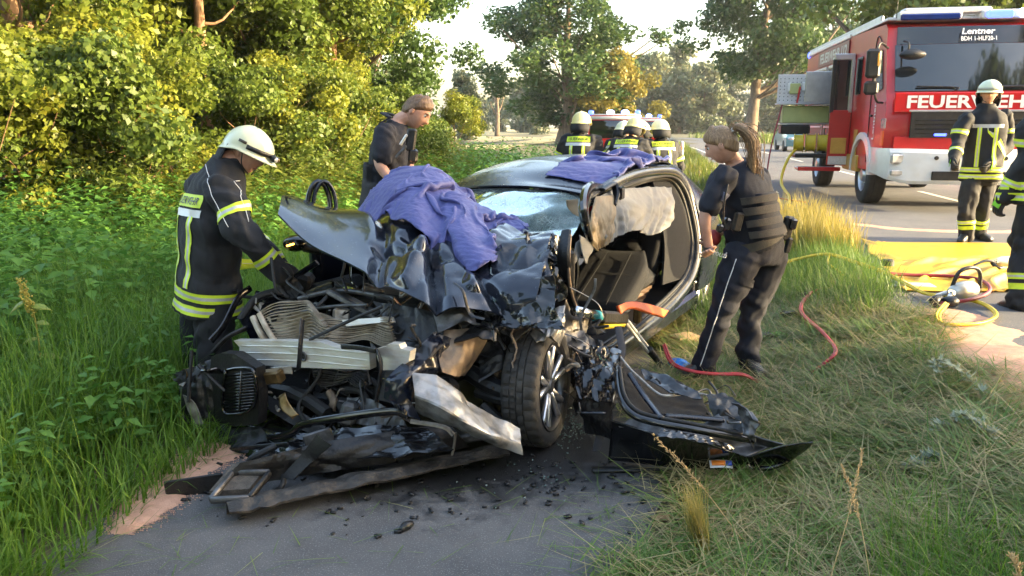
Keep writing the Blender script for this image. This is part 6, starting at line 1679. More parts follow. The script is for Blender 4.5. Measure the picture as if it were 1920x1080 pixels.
# -- policeman behind the bonnet
J = stand(gp_(722, 5.95, .10), math.atan2(.12, .99), 1.86, .16)
J.update(chest=at(730, 285, 5.9), neck=at(748, 228, 5.9), head=at(781, 210, 5.9), shR=at(722, 247, 5.72), shL=at(740, 243, 6.1), elR=at(714, 312, 5.66), wrR=at(762, 362, 5.58), elL=at(770, 320, 6.1), wrL=at(790, 350, 5.95), pel=at(718, 395, 5.95))
J['face'] = np.array([.78, -.22, -.58]); J['hup'] = unit(np.array([.55, -.05, .8])); J['plR'] = np.array([0, 0, -1.0])
proot, PJ, pjb, ptb, pjk, _ = person('policeman in dark polo and vest looking down behind the bonnet', J, 'police', gloves=False, voxel=.011)
def hair_cap(J, root, m, zc, back=.02, off=.012, seed=1, fringe=.0):
    R, Fv, U = head_frame(J); s = J['h'] / 1.8; c = J['head']
    X, Y, Z = head_grid(J, off, 56, 46)
    rr = np.random.default_rng(seed)
    lim = zc + np.where(Y > .02, (Y - .02) * .55 + fringe, -(.02 - Y) * 1.15)
    up_ = np.clip((Z - lim) / .02, 0, 1)
    n = folds(np.dstack([X, Y, Z]), rr, .006, 22, 2, .6) + .010 * np.clip(Z / .12, 0, 1) * (Y > 0)
    k = 1 + (n / .1) * up_ - .16 * (1 - up_)
    P = c + s * ((X * k)[..., None] * R + (Y * k)[..., None] * Fv + (Z * k)[..., None] * U)
    mb = MB(); mb.add(P.reshape(-1, 3), [tuple(q) for q in grid_faces(46, 56, 0, True)])
    return mb.build('hair', m, root, True)
hair_cap(PJ, proot, HAIRB, .022, seed=4)
def vest(J, root, jb, m, label=None):
    """load-bearing vest: a shell hugging the torso"""
    su = unit(J['chest'] - J['pel']); r = J['r']; s = J['h'] / 1.8; sf = unit(J['f'] - su * np.dot(J['f'], su))
    g_ = []
    for t in np.linspace(.02, .34, 14):
        o = J['pel'] + su * t * s; row = []
        for a in np.linspace(0, 2 * np.pi, 41):
            d = np.cos(a) * r + np.sin(a) * sf
            hh = jb.ray_cast(Vector(o), Vector(d), .4)
            R_ = min(hh[3] if hh[0] is not None else .18, .175 + .03 * abs(math.sin(a)) if abs(math.cos(a)) > .3 else .19) * s
            arm = abs(math.cos(a)) > .72 and t > .20                       # armhole
            row.append(o + d * (R_ + (.022 if not arm else -.03)))
        g_.append(row)
    mb = MB(); mb.sheet(np.array(g_), .01); return mb.build('vest', m, root, True)
pv = vest(PJ, proot, pjb, VEST)
# policeman's kit: collar, radio, pen, pouch
def kit(root, pos, size, m, name, rot=(0, 0, 0), parent=None, bev=.25):
    mb = MB(); mb.box((0, 0, 0), size, bev=min(size) * bev); o = mb.build(name, m, parent or root, True, 30); o.location = pos; o.rotation_euler = rot; return o
def rel(root, px, py, Y):
    return at(px, py, Y) - np.array(root.location)
kit(proot, rel(proot, 771, 262, 5.62), (.07, .05, .16), BLACKP, 'radio', (0, .15, 0)); kit(proot, rel(proot, 757, 262, 5.60), (.02, .02, .09), ALU, 'pen', (0, .6, 0))
kit(proot, rel(proot, 775, 292, 5.62), (.07, .06, .10), GLOSSB, 'pouch', (0, .1, 0)); kit(proot, rel(proot, 752, 285, 5.60), (.02, .02, .12), STEEL, 'torch', (0, .75, 0))
mb = MB(); c_ = rel(proot, 742, 228, 5.9); mb.tube([c_ + [-.02, -.10, .03], c_ + [-.09, -.02, .06], c_ + [-.03, .08, .05]], .025, 8, 12, flat=.4); mb.build('collar', POLSH, proot, True)
kit(proot, rel(proot, 722, 226, 5.74), (.11, .05, .012), POLSH, 'shoulder_strap', (0, -.5, .1))
# -- policewoman bending to the car
J = stand(gp_(1365, 4.95, .02), math.atan2(.62, -.78), 1.70, .30)
J.update(pel=at(1418, 452, 4.96), chest=at(1396, 360, 4.92), neck=at(1377, 304, 4.90), head=at(1353, 272, 4.86), shL=at(1352, 330, 4.72), elL=at(1322, 408, 4.68), wrL=at(1330, 468, 4.70), shR=at(1424, 330, 5.08), elR=at(1384, 402, 5.24), wrR=at(1338, 446, 5.10),
         hipL=at(1392, 480, 4.86), hipR=at(1442, 478, 5.04), knL=at(1352, 588, 4.82), knR=at(1408, 590, 5.02), anL=at(1318, 690, 4.86), anR=at(1402, 692, 4.98))
J['anL'][2] = .10; J['anR'][2] = .10
J['face'] = np.array([-.80, .36, -.48]); J['hup'] = unit(np.array([-.42, .12, .9])); J['plL'] = np.array([-.4, .8, 0]); J['hdL'] = np.array([.02, .05, -1.0]); J['curlL'] = .35
J['footL'] = np.array([-.95, -.1, 0]); J['footR'] = np.array([.25, -.95, 0])
wroot, WJ, wjb, wtb, wjk, wtr = person('policewoman with a ponytail bending towards the open car', J, 'police', gloves=False, voxel=.010, bulk=1.16)
hc_ = hair_cap(WJ, wroot, HAIRF, .012, seed=7)
R_, F_, U_ = head_frame(WJ)
rr_ = np.random.default_rng(5); mb = MB()
h0 = WJ['head'] - F_ * .085 + U_ * .045
e0_ = at(1416, 350, 4.83) - np.array(wroot.location)
mb.tube([h0, h0 - F_ * .055 + U_ * .012, h0 - F_ * .09 - U_ * .09, h0 * .25 + e0_ * .75 - F_ * .02, e0_], [.020, .034, .042, .034, .008], 14, 26, flat=.7)
for k in range(70):
    j = rr_.normal(0, 1, 3)
    e = at(1418 + rr_.normal(0, 9), 352 + rr_.normal(0, 10), 4.83) - np.array(wroot.location)
    mb.tube([h0 + j * .014, h0 - F_ * .05 + U_ * .01 + j * .020, h0 - F_ * .085 - U_ * .10 + j * .026, e], [.0016, .0020, .0020, .0008], 4, 12)
mb.build('ponytail', HAIRF, wroot, True)
mb = MB(); mb.lathe([(.022, -.01), (.026, 0), (.022, .01)], h0 - F_ * .012 + U_ * .003, -F_, 14); mb.build('hair_tie', WHITE, wroot, True)
wv = vest(WJ, wroot, wjb, POLSH)
su_ = unit(WJ['chest'] - WJ['pel']); wf = unit(WJ['f'] - su_ * np.dot(WJ['f'], su_))
for t_, hh in ((.06, .045), (.135, .045), (.215, .05), (.285, .045)):     # sewn straps across the back of the vest
    g_ = []
    for dz in (-hh / 2, hh / 2):
        o = WJ['pel'] + su_ * (t_ + dz); row = []
        for a in np.linspace(np.pi * 1.08, np.pi * 1.92, 18):
            d = np.cos(a) * WJ['r'] + np.sin(a) * wf; q = wjb.ray_cast(Vector(o), Vector(d), .4); row.append(o + d * ((q[3] if q[0] else .15) + .026))
        g_.append(row)
    mb = MB(); mb.sheet(np.array(g_), .003); mb.build('vest_strap', mat('vest_grey', (.055, .048, .043), .85, base2=(.040, .036, .034), vscale=30, bump=.4, bscale=200), wv, False, 40)
belt_m = mat('duty_belt', (.055, .045, .030), .7, base2=(.04, .034, .025), vscale=20, bump=.3, bscale=100)
band(wjb, WJ['pel'] + su_ * .045, su_, wf, .055, wroot, off=.022, plain=True, edge=belt_m, name='duty_belt', n=40)
for (px, py, Y, sz_, m, nm) in [(1476, 428, 4.96, (.07, .05, .16), BLACKP, 'holster'), (1487, 420, 4.94, (.05, .04, .07), GLOSSB, 'pouch'), (1383, 416, 4.72, (.06, .04, .12), BLACKP, 'pouch'), (1362, 420, 4.70, (.05, .05, .08), GLOSSB, 'handcuff_case'), (1350, 428, 4.68, (.04, .04, .05), GLOSSB, 'torch'), (1430, 421, 4.82, (.035, .012, .05), STEEL, 'buckle'), (1478, 460, 4.95, (.04, .03, .10), BLACKP, 'baton_holder')]:
    kit(wroot, rel(wroot, px, py, Y), sz_, m, nm, (.1, .15, .3))
mb = MB(); mb.tube([rel(wroot, 1365, 345, 4.66), rel(wroot, 1358, 380, 4.62), rel(wroot, 1356, 420, 4.64)], .006, 6, 12); mb.build('radio_cord', RUBBER, wroot, True)
band(wtb, WJ['hipL'] * .62 + WJ['knL'] * .38, unit(WJ['knL'] - WJ['hipL']), -WJ['r'], .05, wroot, a0=-.9, a1=.9, n=16, off=.012, plain=True, edge=POLSH, name='pocket_flap')
inw = unit(np.array([.12, 1.0, .05]))
kd = unit(WJ['knL'] - WJ['hipL'])
text_on('lettering', 'POLIZEI', rel(wroot, 1352, 478, 4.7), np.array([.93, .1, -.30]), np.array([.3, 0, .93]), .105, WHITE, wroot, height=.024, bvh=wtb, inward=inw, off=.02)
pp = []
dcam = unit(np.array([-.55, -.85, 0]))
for A_, B_, n_ in ((WJ['hipL'], WJ['knL'], 16), (WJ['knL'], WJ['anL'], 16)):
    for u_ in np.linspace(0, 1, n_):
        o_ = A_ * (1 - u_) + B_ * u_; q = wtb.ray_cast(Vector(o_), Vector(dcam), .3)
        if q[0] is not None: pp.append(np.array(q[0]) + dcam * .004)
mb = MB(); mb.tube(spline(np.array(pp)[::3], 40), .0035, 5); mb.build('trouser_piping', WHITE, wroot, True)
band(wjb, WJ['shL'] * .55 + WJ['elL'] * .45, unit(WJ['elL'] - WJ['shL']), -WJ['r'], .055, wroot, a0=-.5, a1=.5, n=10, plain=True, edge=mat('badge_navy', (.05, .06, .12), .6, base2=(.12, .13, .18), vscale=30), name='sleeve_badge')
mb = MB(); ax_ = unit(WJ['wrL'] - WJ['elL']); mb.lathe([(.034, -.012), (.037, 0), (.034, .012)], WJ['wrL'] - ax_ * .012, ax_, 16); mb.build('wristband', STEEL, wroot, True)
mb = MB(); mb.ball(rel(wroot, 1338, 446, 4.98), (.05, .05, .055), 14); mb.build('glove', mat('red_glove', (.35, .03, .03), .6, base2=(.25, .02, .02), vscale=12), wroot, True)
# -- group of firefighters behind the car
BG = 'firefighters standing behind the car'
def back_ff(px, Y, heading, lean, top_row, helm, label, text='FEUERWEHR', tiltx=0.0, h=None):
    b = gp_(px, Y)
    ztop = at(px, top_row, Y)[2]
    hh = (ztop - b[2]) / (.53 + .39 * math.cos(lean) + .045 + .04)
    J = stand(b, heading, min(max(hh, 1.6), 1.95), lean)
    J['neck'] = J['neck'] + np.array([tiltx, 0, 0]); J['head'] = J['head'] + np.array([tiltx * 1.4, 0, 0])
    for k in 'LR': J['wr' + k] = J['wr' + k] + J['f'] * .15; J['el' + k] = J['el' + k] + J['f'] * .05 + J['r'] * (.03 if k == 'R' else -.03)
    J['face'] = unit(J['f'] + np.array([0, 0, -.5]))
    return person(label, J, helm=helm, voxel=.016, back_text=text, group=BG, pants_bands=False)
back_ff(1086, 10.6, math.radians(72), .12, 209, HELM_SUNLIT, 'firefighter with a sunlit yellow helmet, leftmost behind the car')
back_ff(1172, 10.4, math.radians(62), .32, 219, HELM_SUNLIT, 'firefighter with a sunlit yellow helmet in the middle of the group behind the car', tiltx=.03)
back_ff(1239, 10.6, math.radians(95), .22, 223, HELM, 'firefighter with a white helmet, rightmost behind the car')
back_ff(1152, 11.4, math.radians(40), .30, 226, HELM, 'firefighter half hidden behind the middle sunlit helmet', None)
back_ff(1216, 11.6, math.radians(150), .25, 226, HELM, 'firefighter half hidden left of the rightmost white helmet', None)
# -- firefighter in front of the fire engine
J = stand(at(1828, 446, 9.4) * np.array([1, 1, 0]) + np.array([0, 0, .26]), math.radians(-112), 1.80, .02, .13)
b_ = J['base']
J.update(shR=at(1806, 222, 9.35), shL=at(1886, 216, 9.5), elR=at(1796, 268, 9.3), wrR=at(1788, 300, 9.1), elL=at(1888, 270, 9.45), wrL=at(1858, 308, 9.2), neck=at(1850, 200, 9.4), head=at(1855, 175, 9.36), chest=at(1848, 245, 9.4), pel=at(1840, 318, 9.4),
         hipR=at(1824, 335, 9.38), hipL=at(1852, 333, 9.46), knR=at(1812, 388, 9.3), knL=at(1842, 386, 9.4), anR=at(1812, 436, 9.3), anL=at(1838, 430, 9.5))
J['anR'][2] = .345; J['anL'][2] = .345
J['face'] = np.array([-.45, -.88, -.1]); J['footR'] = np.array([-.75, -.65, 0]); J['footL'] = np.array([.2, -.95, 0]); J['hup'] = np.array([0, 0, 1.0])
person('firefighter walking in front of the red fire engine', J, helm=HELM, voxel=.014, back_text=None)
# -- firefighter cut off by the right edge
J = stand(np.array([*(gp_(1952, 5.85)[:2]), .23]), math.radians(100), 1.84, .04, .12)
J['elL'] = J['elL'] + J['r'] * .05
person('firefighter cut off by the right edge of the picture', J, voxel=.012, back_text='FEUERWEHR')
# ------------------------------------------------------------------ vehicles behind
FRED = mat('engine_red', (.52, .008, .012), .3, base2=(.45, .008, .010), vscale=3, coat=.35)
FRED2 = mat('engine_red_deep', (.40, .010, .012), .35, base2=(.33, .010, .012), vscale=3, coat=.25)
FWHITE = mat('engine_white', (.72, .72, .71), .35, base2=(.64, .63, .61), vscale=4, coat=.4)
FSILV = mat('engine_silver', (.55, .56, .58), .35, .8, base2=(.45, .46, .48), vscale=6)
CHEQ = mat('tread_plate', (.62, .62, .63), .4, .8, base2=(.50, .50, .51), vscale=40, bump=.8, bscale=60)
GLASS = mat('dark_glass', (.006, .008, .010), .05, base2=(.016, .019, .022), vscale=3, coat=.5, spec=.8)
GLASSL = mat('headlamp_glass', (.55, .56, .58), .1, .4, base2=(.35, .35, .36), vscale=12, coat=.6)
LAMPON = mat('headlamp_lit', (.9, .8, .6), .2, emit=(1.0, .72, .38), estr=2.2)
BLUEL = mat('beacon_blue', (.02, .05, .45), .15, emit=(.06, .10, 1.0), estr=.9, coat=.5)
BLUEON = mat('beacon_blue_lit', (.2, .3, .9), .15, emit=(.25, .32, 1.0), estr=6.0)
BLUED = mat('beacon_blue_dark', (.01, .03, .18), .15, base2=(.01, .02, .12), vscale=4, coat=.6)
TYRE2 = mat('truck_tyre', (.016, .016, .016), .85, base2=(.035, .033, .03), vscale=9, bump=.3, bscale=60)
GOLDF = mat('gold_foil', (.55, .33, .07), .4, .3, base2=(.45, .26, .05), vscale=5)
PALEG = mat('pale_green_box', (.42, .44, .17), .6, base2=(.36, .38, .15), vscale=6)
REEL = mat('reel_yellow', (.62, .46, .02), .5, base2=(.52, .38, .02), vscale=12)
TS, TT = 13.7, 4.86
tx, ty = st2w(TS, TT)
truck = empty('fire_engine', (tx, ty, .262), math.atan2(-RC, -RS))
tag(truck, 'red fire engine with white bumper and open locker parked on the road', 'fire engine')
def tpart(name, mb, m, parent=None, smooth=False, angle=30, label=None):
    o = mb.build(name, m, parent or truck, smooth, angle)
    if label: o['label'] = label
    return o
def tbox(name, c, s, m, parent=None, bev=.02, rot=None):
    mb = MB(); mb.box(c, s, rot, bev=bev); return tpart(name, mb, m, parent)
# cab: side profile (x, z) extruded across, front slightly bowed
def extr(prof, y0, y1, inset=.0, n=9, bow=0.0):
    rings = []
    for u in np.linspace(0, 1, n):
        y = y0 + (y1 - y0) * u; e = 4 * u * (1 - u)
        k = 1.0 if 0 < u < 1 else 1.0
        rings.append(np.array([(x + (bow * (e - 1) if x > -.4 else 0), y, z) for x, z in prof]))
    return rings
cabp = [(-.12, .62), (-.05, .70), (-.02, 1.10), (-.02, 1.72), (-.10, 1.92), (-.34, 2.70), (-.46, 2.94), (-.62, 3.02), (-3.0, 3.08), (-3.05, 3.02), (-3.05, .70), (-2.95, .62)]
cb = MB(); cb.loft(extr(cabp, -1.22, 1.22, n=15, bow=.12)); cab = tpart('cab', cb, FRED)
wsp = [(-.088, 1.93), (-.325, 2.67), (-.345, 2.665), (-.11, 1.925)]
mb = MB(); mb.loft(extr([(x + .012, z) for x, z in wsp], -1.10, 1.10, n=15, bow=.10)); tpart('windscreen', mb, GLASS)
mb = MB(); mb.loft(extr([(-.318, 2.675), (-.445, 2.955), (-.47, 2.95), (-.34, 2.67)], -1.08, 1.08, n=15, bow=.10)); visor_ = tpart('sun_visor_panel', mb, GLOSSB)
for q in (-1, 1):
    mb = MB(); mb.tube([(-.05, q * .25, 1.93), (-.06, q * .25 + .02, 1.98), (-.10, q * .25 + .62 * (1 if q > 0 else -.9), 2.0)], .014, 6, 12); tpart('wiper', mb, BLACKP)
# front panels
tbox('front_panel', (.005, 0, 1.75), (.02, 2.28, .30), FRED, bev=.008)
tbox('grille', (.012, 0, 1.40), (.03, 1.75, .42), BLACKP, bev=.01)
gro = tbox('grille_rim', (.020, 0, 1.615), (.03, 1.82, .03), FSILV, bev=.008)
for z in (1.26, 1.33, 1.40, 1.47):
    tbox('grille_bar', (.030, 0, z), (.015, 1.62, .022), GLOSSB, gro, bev=.004)
mb = MB()
for a, b in (((-.10, 1.36), (-.10, 1.46)), ((-.10, 1.46), (-.05, 1.39)), ((-.05, 1.39), (.0, 1.46)), ((.0, 1.46), (.0, 1.36))):
    mb.bar((.04, a[0], a[1]), (.04, b[0], b[1]), .012, .02)
tpart('badge', mb, FSILV, gro)
tbox('front_beacon', (.04, -.42, 1.24), (.03, .18, .04), BLUEL, bev=.008); tbox('front_beacon', (.04, .42, 1.24), (.03, .18, .04), BLUEL, bev=.008)
tbox('front_apron', (-.02, 0, 1.10), (.04, 2.2, .22), FRED2, bev=.01)
# bumper with lamps
rings = []
for y, dx, z0, z1 in [(-1.26, -.55, .60, 1.02), (-1.25, -.20, .58, 1.02), (-1.16, .10, .52, 1.02), (-.9, .20, .46, 1.02), (0, .24, .46, 1.00), (.9, .20, .46, 1.02), (1.16, .10, .52, 1.02), (1.25, -.20, .58, 1.02), (1.26, -.55, .60, 1.02)]:
    rings.append(np.array([(dx, y, z0 + .05), (dx - .04, y, z0), (dx - .30, y * .98, z0), (dx - .30, y * .98, z1), (dx - .06, y, z1), (dx, y, z1 - .06), (dx + .015, y, (z0 + z1) / 2)]))
mb = MB(); mb.loft(rings); bump = tpart('bumper', mb, FWHITE, smooth=True)
for q in (-1, 1):
    mb = MB(); mb.box((.145, q * .97, .86), (.06, .42, .16), np.array(Matrix.Rotation(-q * .28, 3, 'Z')), bev=.03); hl = tpart('headlight', mb, GLASSL, bump)
    mb = MB(); mb.lathe([(.001, .012), (.055, .010), (.06, 0)], (.185, q * .88, .86), (1, q * .28, 0), 18); tpart('headlight_bulb', mb, LAMPON, bump)
    mb = MB(); mb.box((.155, q * .97, .64), (.05, .40, .09), np.array(Matrix.Rotation(-q * .28, 3, 'Z')), bev=.02); tpart('fog_light', mb, GLASSL, bump)
    for z in (.62, .88):
        mb = MB(); mb.lathe([(.001, .0), (.03, .0), (.034, -.02)], (.262, q * .50, z), (1, 0, 0), 12); tpart('bumper_hole', mb, RUBBER, bump)
tbox('air_intake', (.245, 0, .60), (.02, 1.1, .14), BLACKP, bump, bev=.008)
tbox('tow_coupling', (.27, -.22, .78), (.10, .12, .20), STEEL, bev=.02); tbox('tow_coupling', (.27, .32, .78), (.08, .12, .16), STEEL, bev=.02)
# side of the cab and crew cab (right side = facing the camera's left)
RS_ = -1.222
for q in (-1, 1):
    y = 1.225 * q
    mb = MB(); mb.prism([(-.42, y, 1.98), (-1.02, y, 1.90), (-1.02, y, 2.62), (-.62, y, 2.62)], (0, .012 * q, 0)); tpart('side_window', mb, GLASS)
    mb = MB(); mb.prism([(-1.9, y, 1.95), (-2.30, y, 1.95), (-2.30, y, 2.62), (-1.9, y, 2.62)], (0, .012 * q, 0)); tpart('side_window', mb, GLASS)
    mb = MB(); mb.tube([(-1.08, y + .004 * q, .75), (-1.08, y + .004 * q, 2.72), (-.66, y + .004 * q, 2.74)], .008, 5, 14); tpart('door_gap', mb, RUBBER)
    # wheel arch in pale grey
    mb = MB(); pa = np.linspace(0, np.pi, 18); rings = [np.array([(-1.42 + (R + .0) * np.cos(a), y + w * q, .55 + R * np.sin(a)) for R, w in ((.60, -.25), (.72, -.25), (.72, .035), (.60, .045))]) for a in pa]; mb.loft(rings); tpart('wheel_arch', mb, FWHITE, smooth=True)
    tbox('door_handle', (-.95, y + .02 * q, 1.55), (.16, .03, .04), BLACKP, bev=.01)
# mirrors on the right side, wide-angle mirror at the front
mb = MB(); mb.tube([(-.35, -1.22, 2.62), (-.12, -1.42, 2.66), (-.08, -1.46, 2.2), (-.10, -1.40, 1.80), (-.3, -1.24, 1.75)], .018, 7, 24); mro = tpart('mirror_arm', mb, BLACKP, smooth=True)
tbox('mirror', (-.06, -1.50, 2.36), (.12, .22, .46), BLACKP, mro, bev=.04); tbox('mirror', (-.06, -1.50, 1.98), (.12, .22, .22), BLACKP, mro, bev=.04)
tbox('mirror_indicator', (.004, -1.44, 2.42), (.012, .03, .20), mat('indicator_off', (.7, .32, .04), .3), mro, bev=.004)
mb = MB(); mb.tube([(-.30, -1.0, 2.72), (.02, -1.02, 2.66), (.05, -1.02, 2.52)], .016, 7, 12); mro2 = tpart('mirror_arm', mb, BLACKP, smooth=True)
mb = MB(); mb.ball((.06, -.96, 2.48), (.10, .20, .08), 14); tpart('mirror', mb, BLACKP, mro2, smooth=True)
mb = MB(); mb.tube([(-.35, 1.22, 2.62), (-.12, 1.42, 2.66), (-.08, 1.46, 2.2), (-.3, 1.24, 1.75)], .018, 7, 24); mro3 = tpart('mirror_arm', mb, BLACKP, smooth=True); tbox('mirror', (-.06, 1.50, 2.3), (.12, .22, .5), BLACKP, mro3, bev=.04)
tbox('corner_lamp', (-.16, -1.235, 1.42), (.24, .02, .16), GLASSL, bev=.006); tbox('corner_reflector', (-.16, -1.237, 1.18), (.14, .02, .24), mat('reflector_orange', (.7, .16, .03), .3, base2=(.6, .10, .02), vscale=20), bev=.006)
tbox('gold_stripe', (-1.95, -1.232, 1.0), (.26, .012, .62), GOLDF, bev=.003)
# roof: white tread edge, light bars, beacons
tbox('roof_edge', (-1.7, 0, 3.09), (2.4, 2.46, .05), CHEQ, bev=.01)
lb = tbox('light_bar', (-.55, -.62, 3.12), (.34, .95, .14), FWHITE, bev=.02)
tbox('beacon', (-.40, -.62, 3.10), (.08, .90, .10), BLUED, lb, bev=.02); tbox('light_bar', (-.55, .62, 3.12), (.34, .95, .14), FWHITE, bev=.02)
tbox('beacon', (-.40, .40, 3.12), (.10, .42, .12), BLUEL, lb, bev=.03); tbox('beacon', (-.40, .86, 3.13), (.12, .36, .14), BLUEON, lb, bev=.03)
tbox('light_bar_mesh', (-.60, -.35, 3.20), (.30, 1.3, .10), CHEQ, lb, bev=.02)
mb = MB(); mb.tube([(-.5, -1.1, 3.1), (-.52, -1.1, 4.3)], .008, 5); tpart('aerial', mb, BLACKP)
# body
tbox('body', (-5.3, 0, 1.95), (4.5, 2.44, 2.20), FRED2, bev=.03)
tbox('body_roof', (-5.3, 0, 3.10), (4.5, 2.48, .10), CHEQ, bev=.02); tbox('roof_rail', (-4.2, -1.19, 3.15), (6.4, .05, .12), FSILV, bev=.01)
sg = tbox('side_sign', (-4.55, -1.236, 2.86), (3.0, .02, .34), mat('sign_brown', (.20, .03, .02), .4, base2=(.16, .03, .02), vscale=6), bev=.004)
tbox('rear_beacon', (-7.45, -1.15, 3.1), (.18, .18, .20), BLUEL, bev=.05)
# open lockers on the right side: flat black sheets for the shade inside, with shelves
for x0, x1, z0, z1 in ((-4.75, -3.25, .85, 2.62), (-6.9, -5.0, .85, 2.62)):
    bay = tbox('locker', ((x0 + x1) / 2, -1.228, (z0 + z1) / 2), (x1 - x0, .02, z1 - z0), BLACKP, bev=.004)
    tbox('locker_frame', ((x0 + x1) / 2, -1.245, z1), (x1 - x0, .04, .06), FSILV, bay, bev=.01); tbox('locker_frame', (x1, -1.245, (z0 + z1) / 2), (.06, .04, z1 - z0), FSILV, bay, bev=.01); tbox('locker_frame', (x0, -1.245, (z0 + z1) / 2), (.06, .04, z1 - z0), FSILV, bay, bev=.01)
    for z in (1.35, 1.95):
        tbox('shelf', ((x0 + x1) / 2, -1.26, z), (x1 - x0 - .1, .05, .03), FSILV, bay, bev=.005)
# swung-out tool board with yellow-green boxes
tb_root = bpy.data.objects.new('tool_board', None); link(tb_root, truck); tb_root['label'] = 'perforated tool board swung out of the locker'
tbox('board', (-4.35, -1.80, 2.16), (.04, 1.10, .60), CHEQ, tb_root, bev=.006)
mb = MB()
for i in range(13):
    for j in range(7):
        mb.lathe([(.001, .002), (.012, .002)], (-4.328, -2.30 + i * .085, 1.92 + j * .075), (1, 0, 0), 6)
tpart('board_hole', mb, BLACKP, tb_root)
tbox('board_shelf', (-4.25, -1.80, 1.84), (.30, 1.16, .03), FSILV, tb_root, bev=.005); tbox('board_frame', (-4.33, -1.35, 2.16), (.06, .24, .60), FSILV, tb_root, bev=.01)
tbox('board_box', (-4.35, -1.75, 1.62), (.30, .96, .36), PALEG, tb_root, bev=.02); tbox('board_box', (-4.30, -2.0, 2.16), (.05, .22, .22), PALEG, tb_root, bev=.01); tbox('board_box', (-4.30, -1.66, 2.16), (.05, .20, .22), PALEG, tb_root, bev=.01)
tbox('board_shelf', (-4.35, -1.75, 1.42), (.36, 1.06, .03), FSILV, tb_root, bev=.005); tbox('tray', (-4.35, -1.95, 1.30), (.4, .60, .20), BLACKP, tb_root, bev=.03)
for yy in (-2.12, -1.82): tbox('bracket', (-4.30, yy, 2.20), (.04, .06, .18), FWHITE, tb_root, bev=.01)
mb = MB(); mb.tube([(-4.27, -1.98, 1.62), (-4.26, -1.93, 1.95), (-4.27, -1.90, 2.20)], .022, 7, 10); tpart('red_lever', mb, mat('lever_red', (.5, .03, .02), .4), tb_root, smooth=True)
tbox('locker_door', (-3.62, -1.60, 2.16), (.04, .62, .62), FSILV, tb_root, bev=.01)
# hose reels and the fold-down step
rr0 = bpy.data.objects.new('hose_reel_rack', None); link(rr0, truck)
for k in range(3):
    c = np.array([-3.95, -1.42 - k * .24, 1.02])
    mb = MB(); mb.lathe([(.05, -.10), (.19, -.10), (.20, -.085), (.17, -.08), (.17, .08), (.20, .085), (.19, .10), (.05, .10)], c, (.15, 1, 0), 26); tpart('reel', mb, REEL, rr0, smooth=True)
tbox('reel_carrier', (-3.95, -1.60, .76), (.5, .8, .08), BLACKP, rr0, bev=.02)
st_ = tbox('step', (-3.3, -1.62, .52), (.46, .80, .06), CHEQ, bev=.012); tbox('step_edge', (-3.07, -1.62, .52), (.03, .82, .08), FRED, st_, bev=.008)
# open crew door
dd = bpy.data.objects.new('crew_door', None); link(dd, truck); dd['label'] = 'open crew cabin door with window'
tbox('door_panel', (-2.48, -1.42, 1.15), (.06, .38, 1.05), FRED2, dd, bev=.015); tbox('door_panel', (-2.48, -1.42, 2.66), (.06, .38, .12), FSILV, dd, bev=.015)
tbox('door_frame', (-2.48, -1.26, 2.12), (.06, .08, 1.0), FSILV, dd, bev=.012); tbox('door_frame', (-2.48, -1.59, 2.12), (.06, .08, 1.0), BLACKP, dd, bev=.012)
tbox('door_window', (-2.48, -1.42, 2.14), (.02, .28, .94), GLASS, dd, bev=.004); tbox('door_kick_plate', (-2.44, -1.42, .72), (.01, .34, .16), CHEQ, dd, bev=.002); tbox('door_stripe', (-2.444, -1.42, 1.0), (.008, .28, .3), GOLDF, dd, bev=.002)
tbox('crew_opening_shade', (-2.72, -1.229, 1.75), (.5, .02, 1.9), BLACKP, bev=.004); tbox('gold_stripe', (-3.12, -1.235, 1.1), (.16, .016, .9), GOLDF, bev=.003)  # flat black sheet for the shade inside the crew cabin
tbox('sill_panel', (-2.2, -1.2, .70), (1.1, .1, .30), GOLDF, bev=.02)
# chassis, wheels
tbox('chassis', (-3.8, 0, .62), (7.2, 1.1, .35), BLACKP, bev=.03); tbox('tank', (-2.5, .9, .6), (.9, .5, .5), BLACKP, bev=.08); tbox('axle', (-1.42, 0, .50), (.2, 2.0, .2), BLACKP, bev=.04)
def twheel(x, y, s):
    w = bpy.data.objects.new('wheel', None); w.location = (x, y, .51); link(w, truck); ax = np.array([0, s, 0])
    n = 60; prof = [(.30, -.15), (.40, -.16), (.47, -.155), (.505, -.13), (.51, -.06), (.50, -.055), (.50, -.045), (.51, -.04), (.51, .04), (.50, .045), (.50, .055), (.51, .06), (.505, .13), (.47, .155), (.40, .16), (.30, .15)]
    mb = MB(); mb.lathe(prof, (0, 0, 0), ax, n); mb.build('tyre', TYRE2, w, True, 35)
    mb = MB(); mb.lathe([(.30, .14), (.285, .12), (.275, .02), (.20, .05), (.15, .06), (.13, .12), (.10, .16), (.001, .165)], (0, 0, 0), ax, 36); mb.build('rim', FSILV, w, True, 35)
    for k in range(10):
        a = 2 * np.pi * k / 10; mb = MB(); mb.lathe([(.016, 0), (.014, .03), (.001, .032)], (.175 * np.cos(a), .05 * s, .175 * np.sin(a)), ax, 6); mb.build('wheel_nut', STEEL, w)
for q in (-1, 1):
    twheel(-1.42, q * 1.04, q); twheel(-5.6, q * 1.04, q)
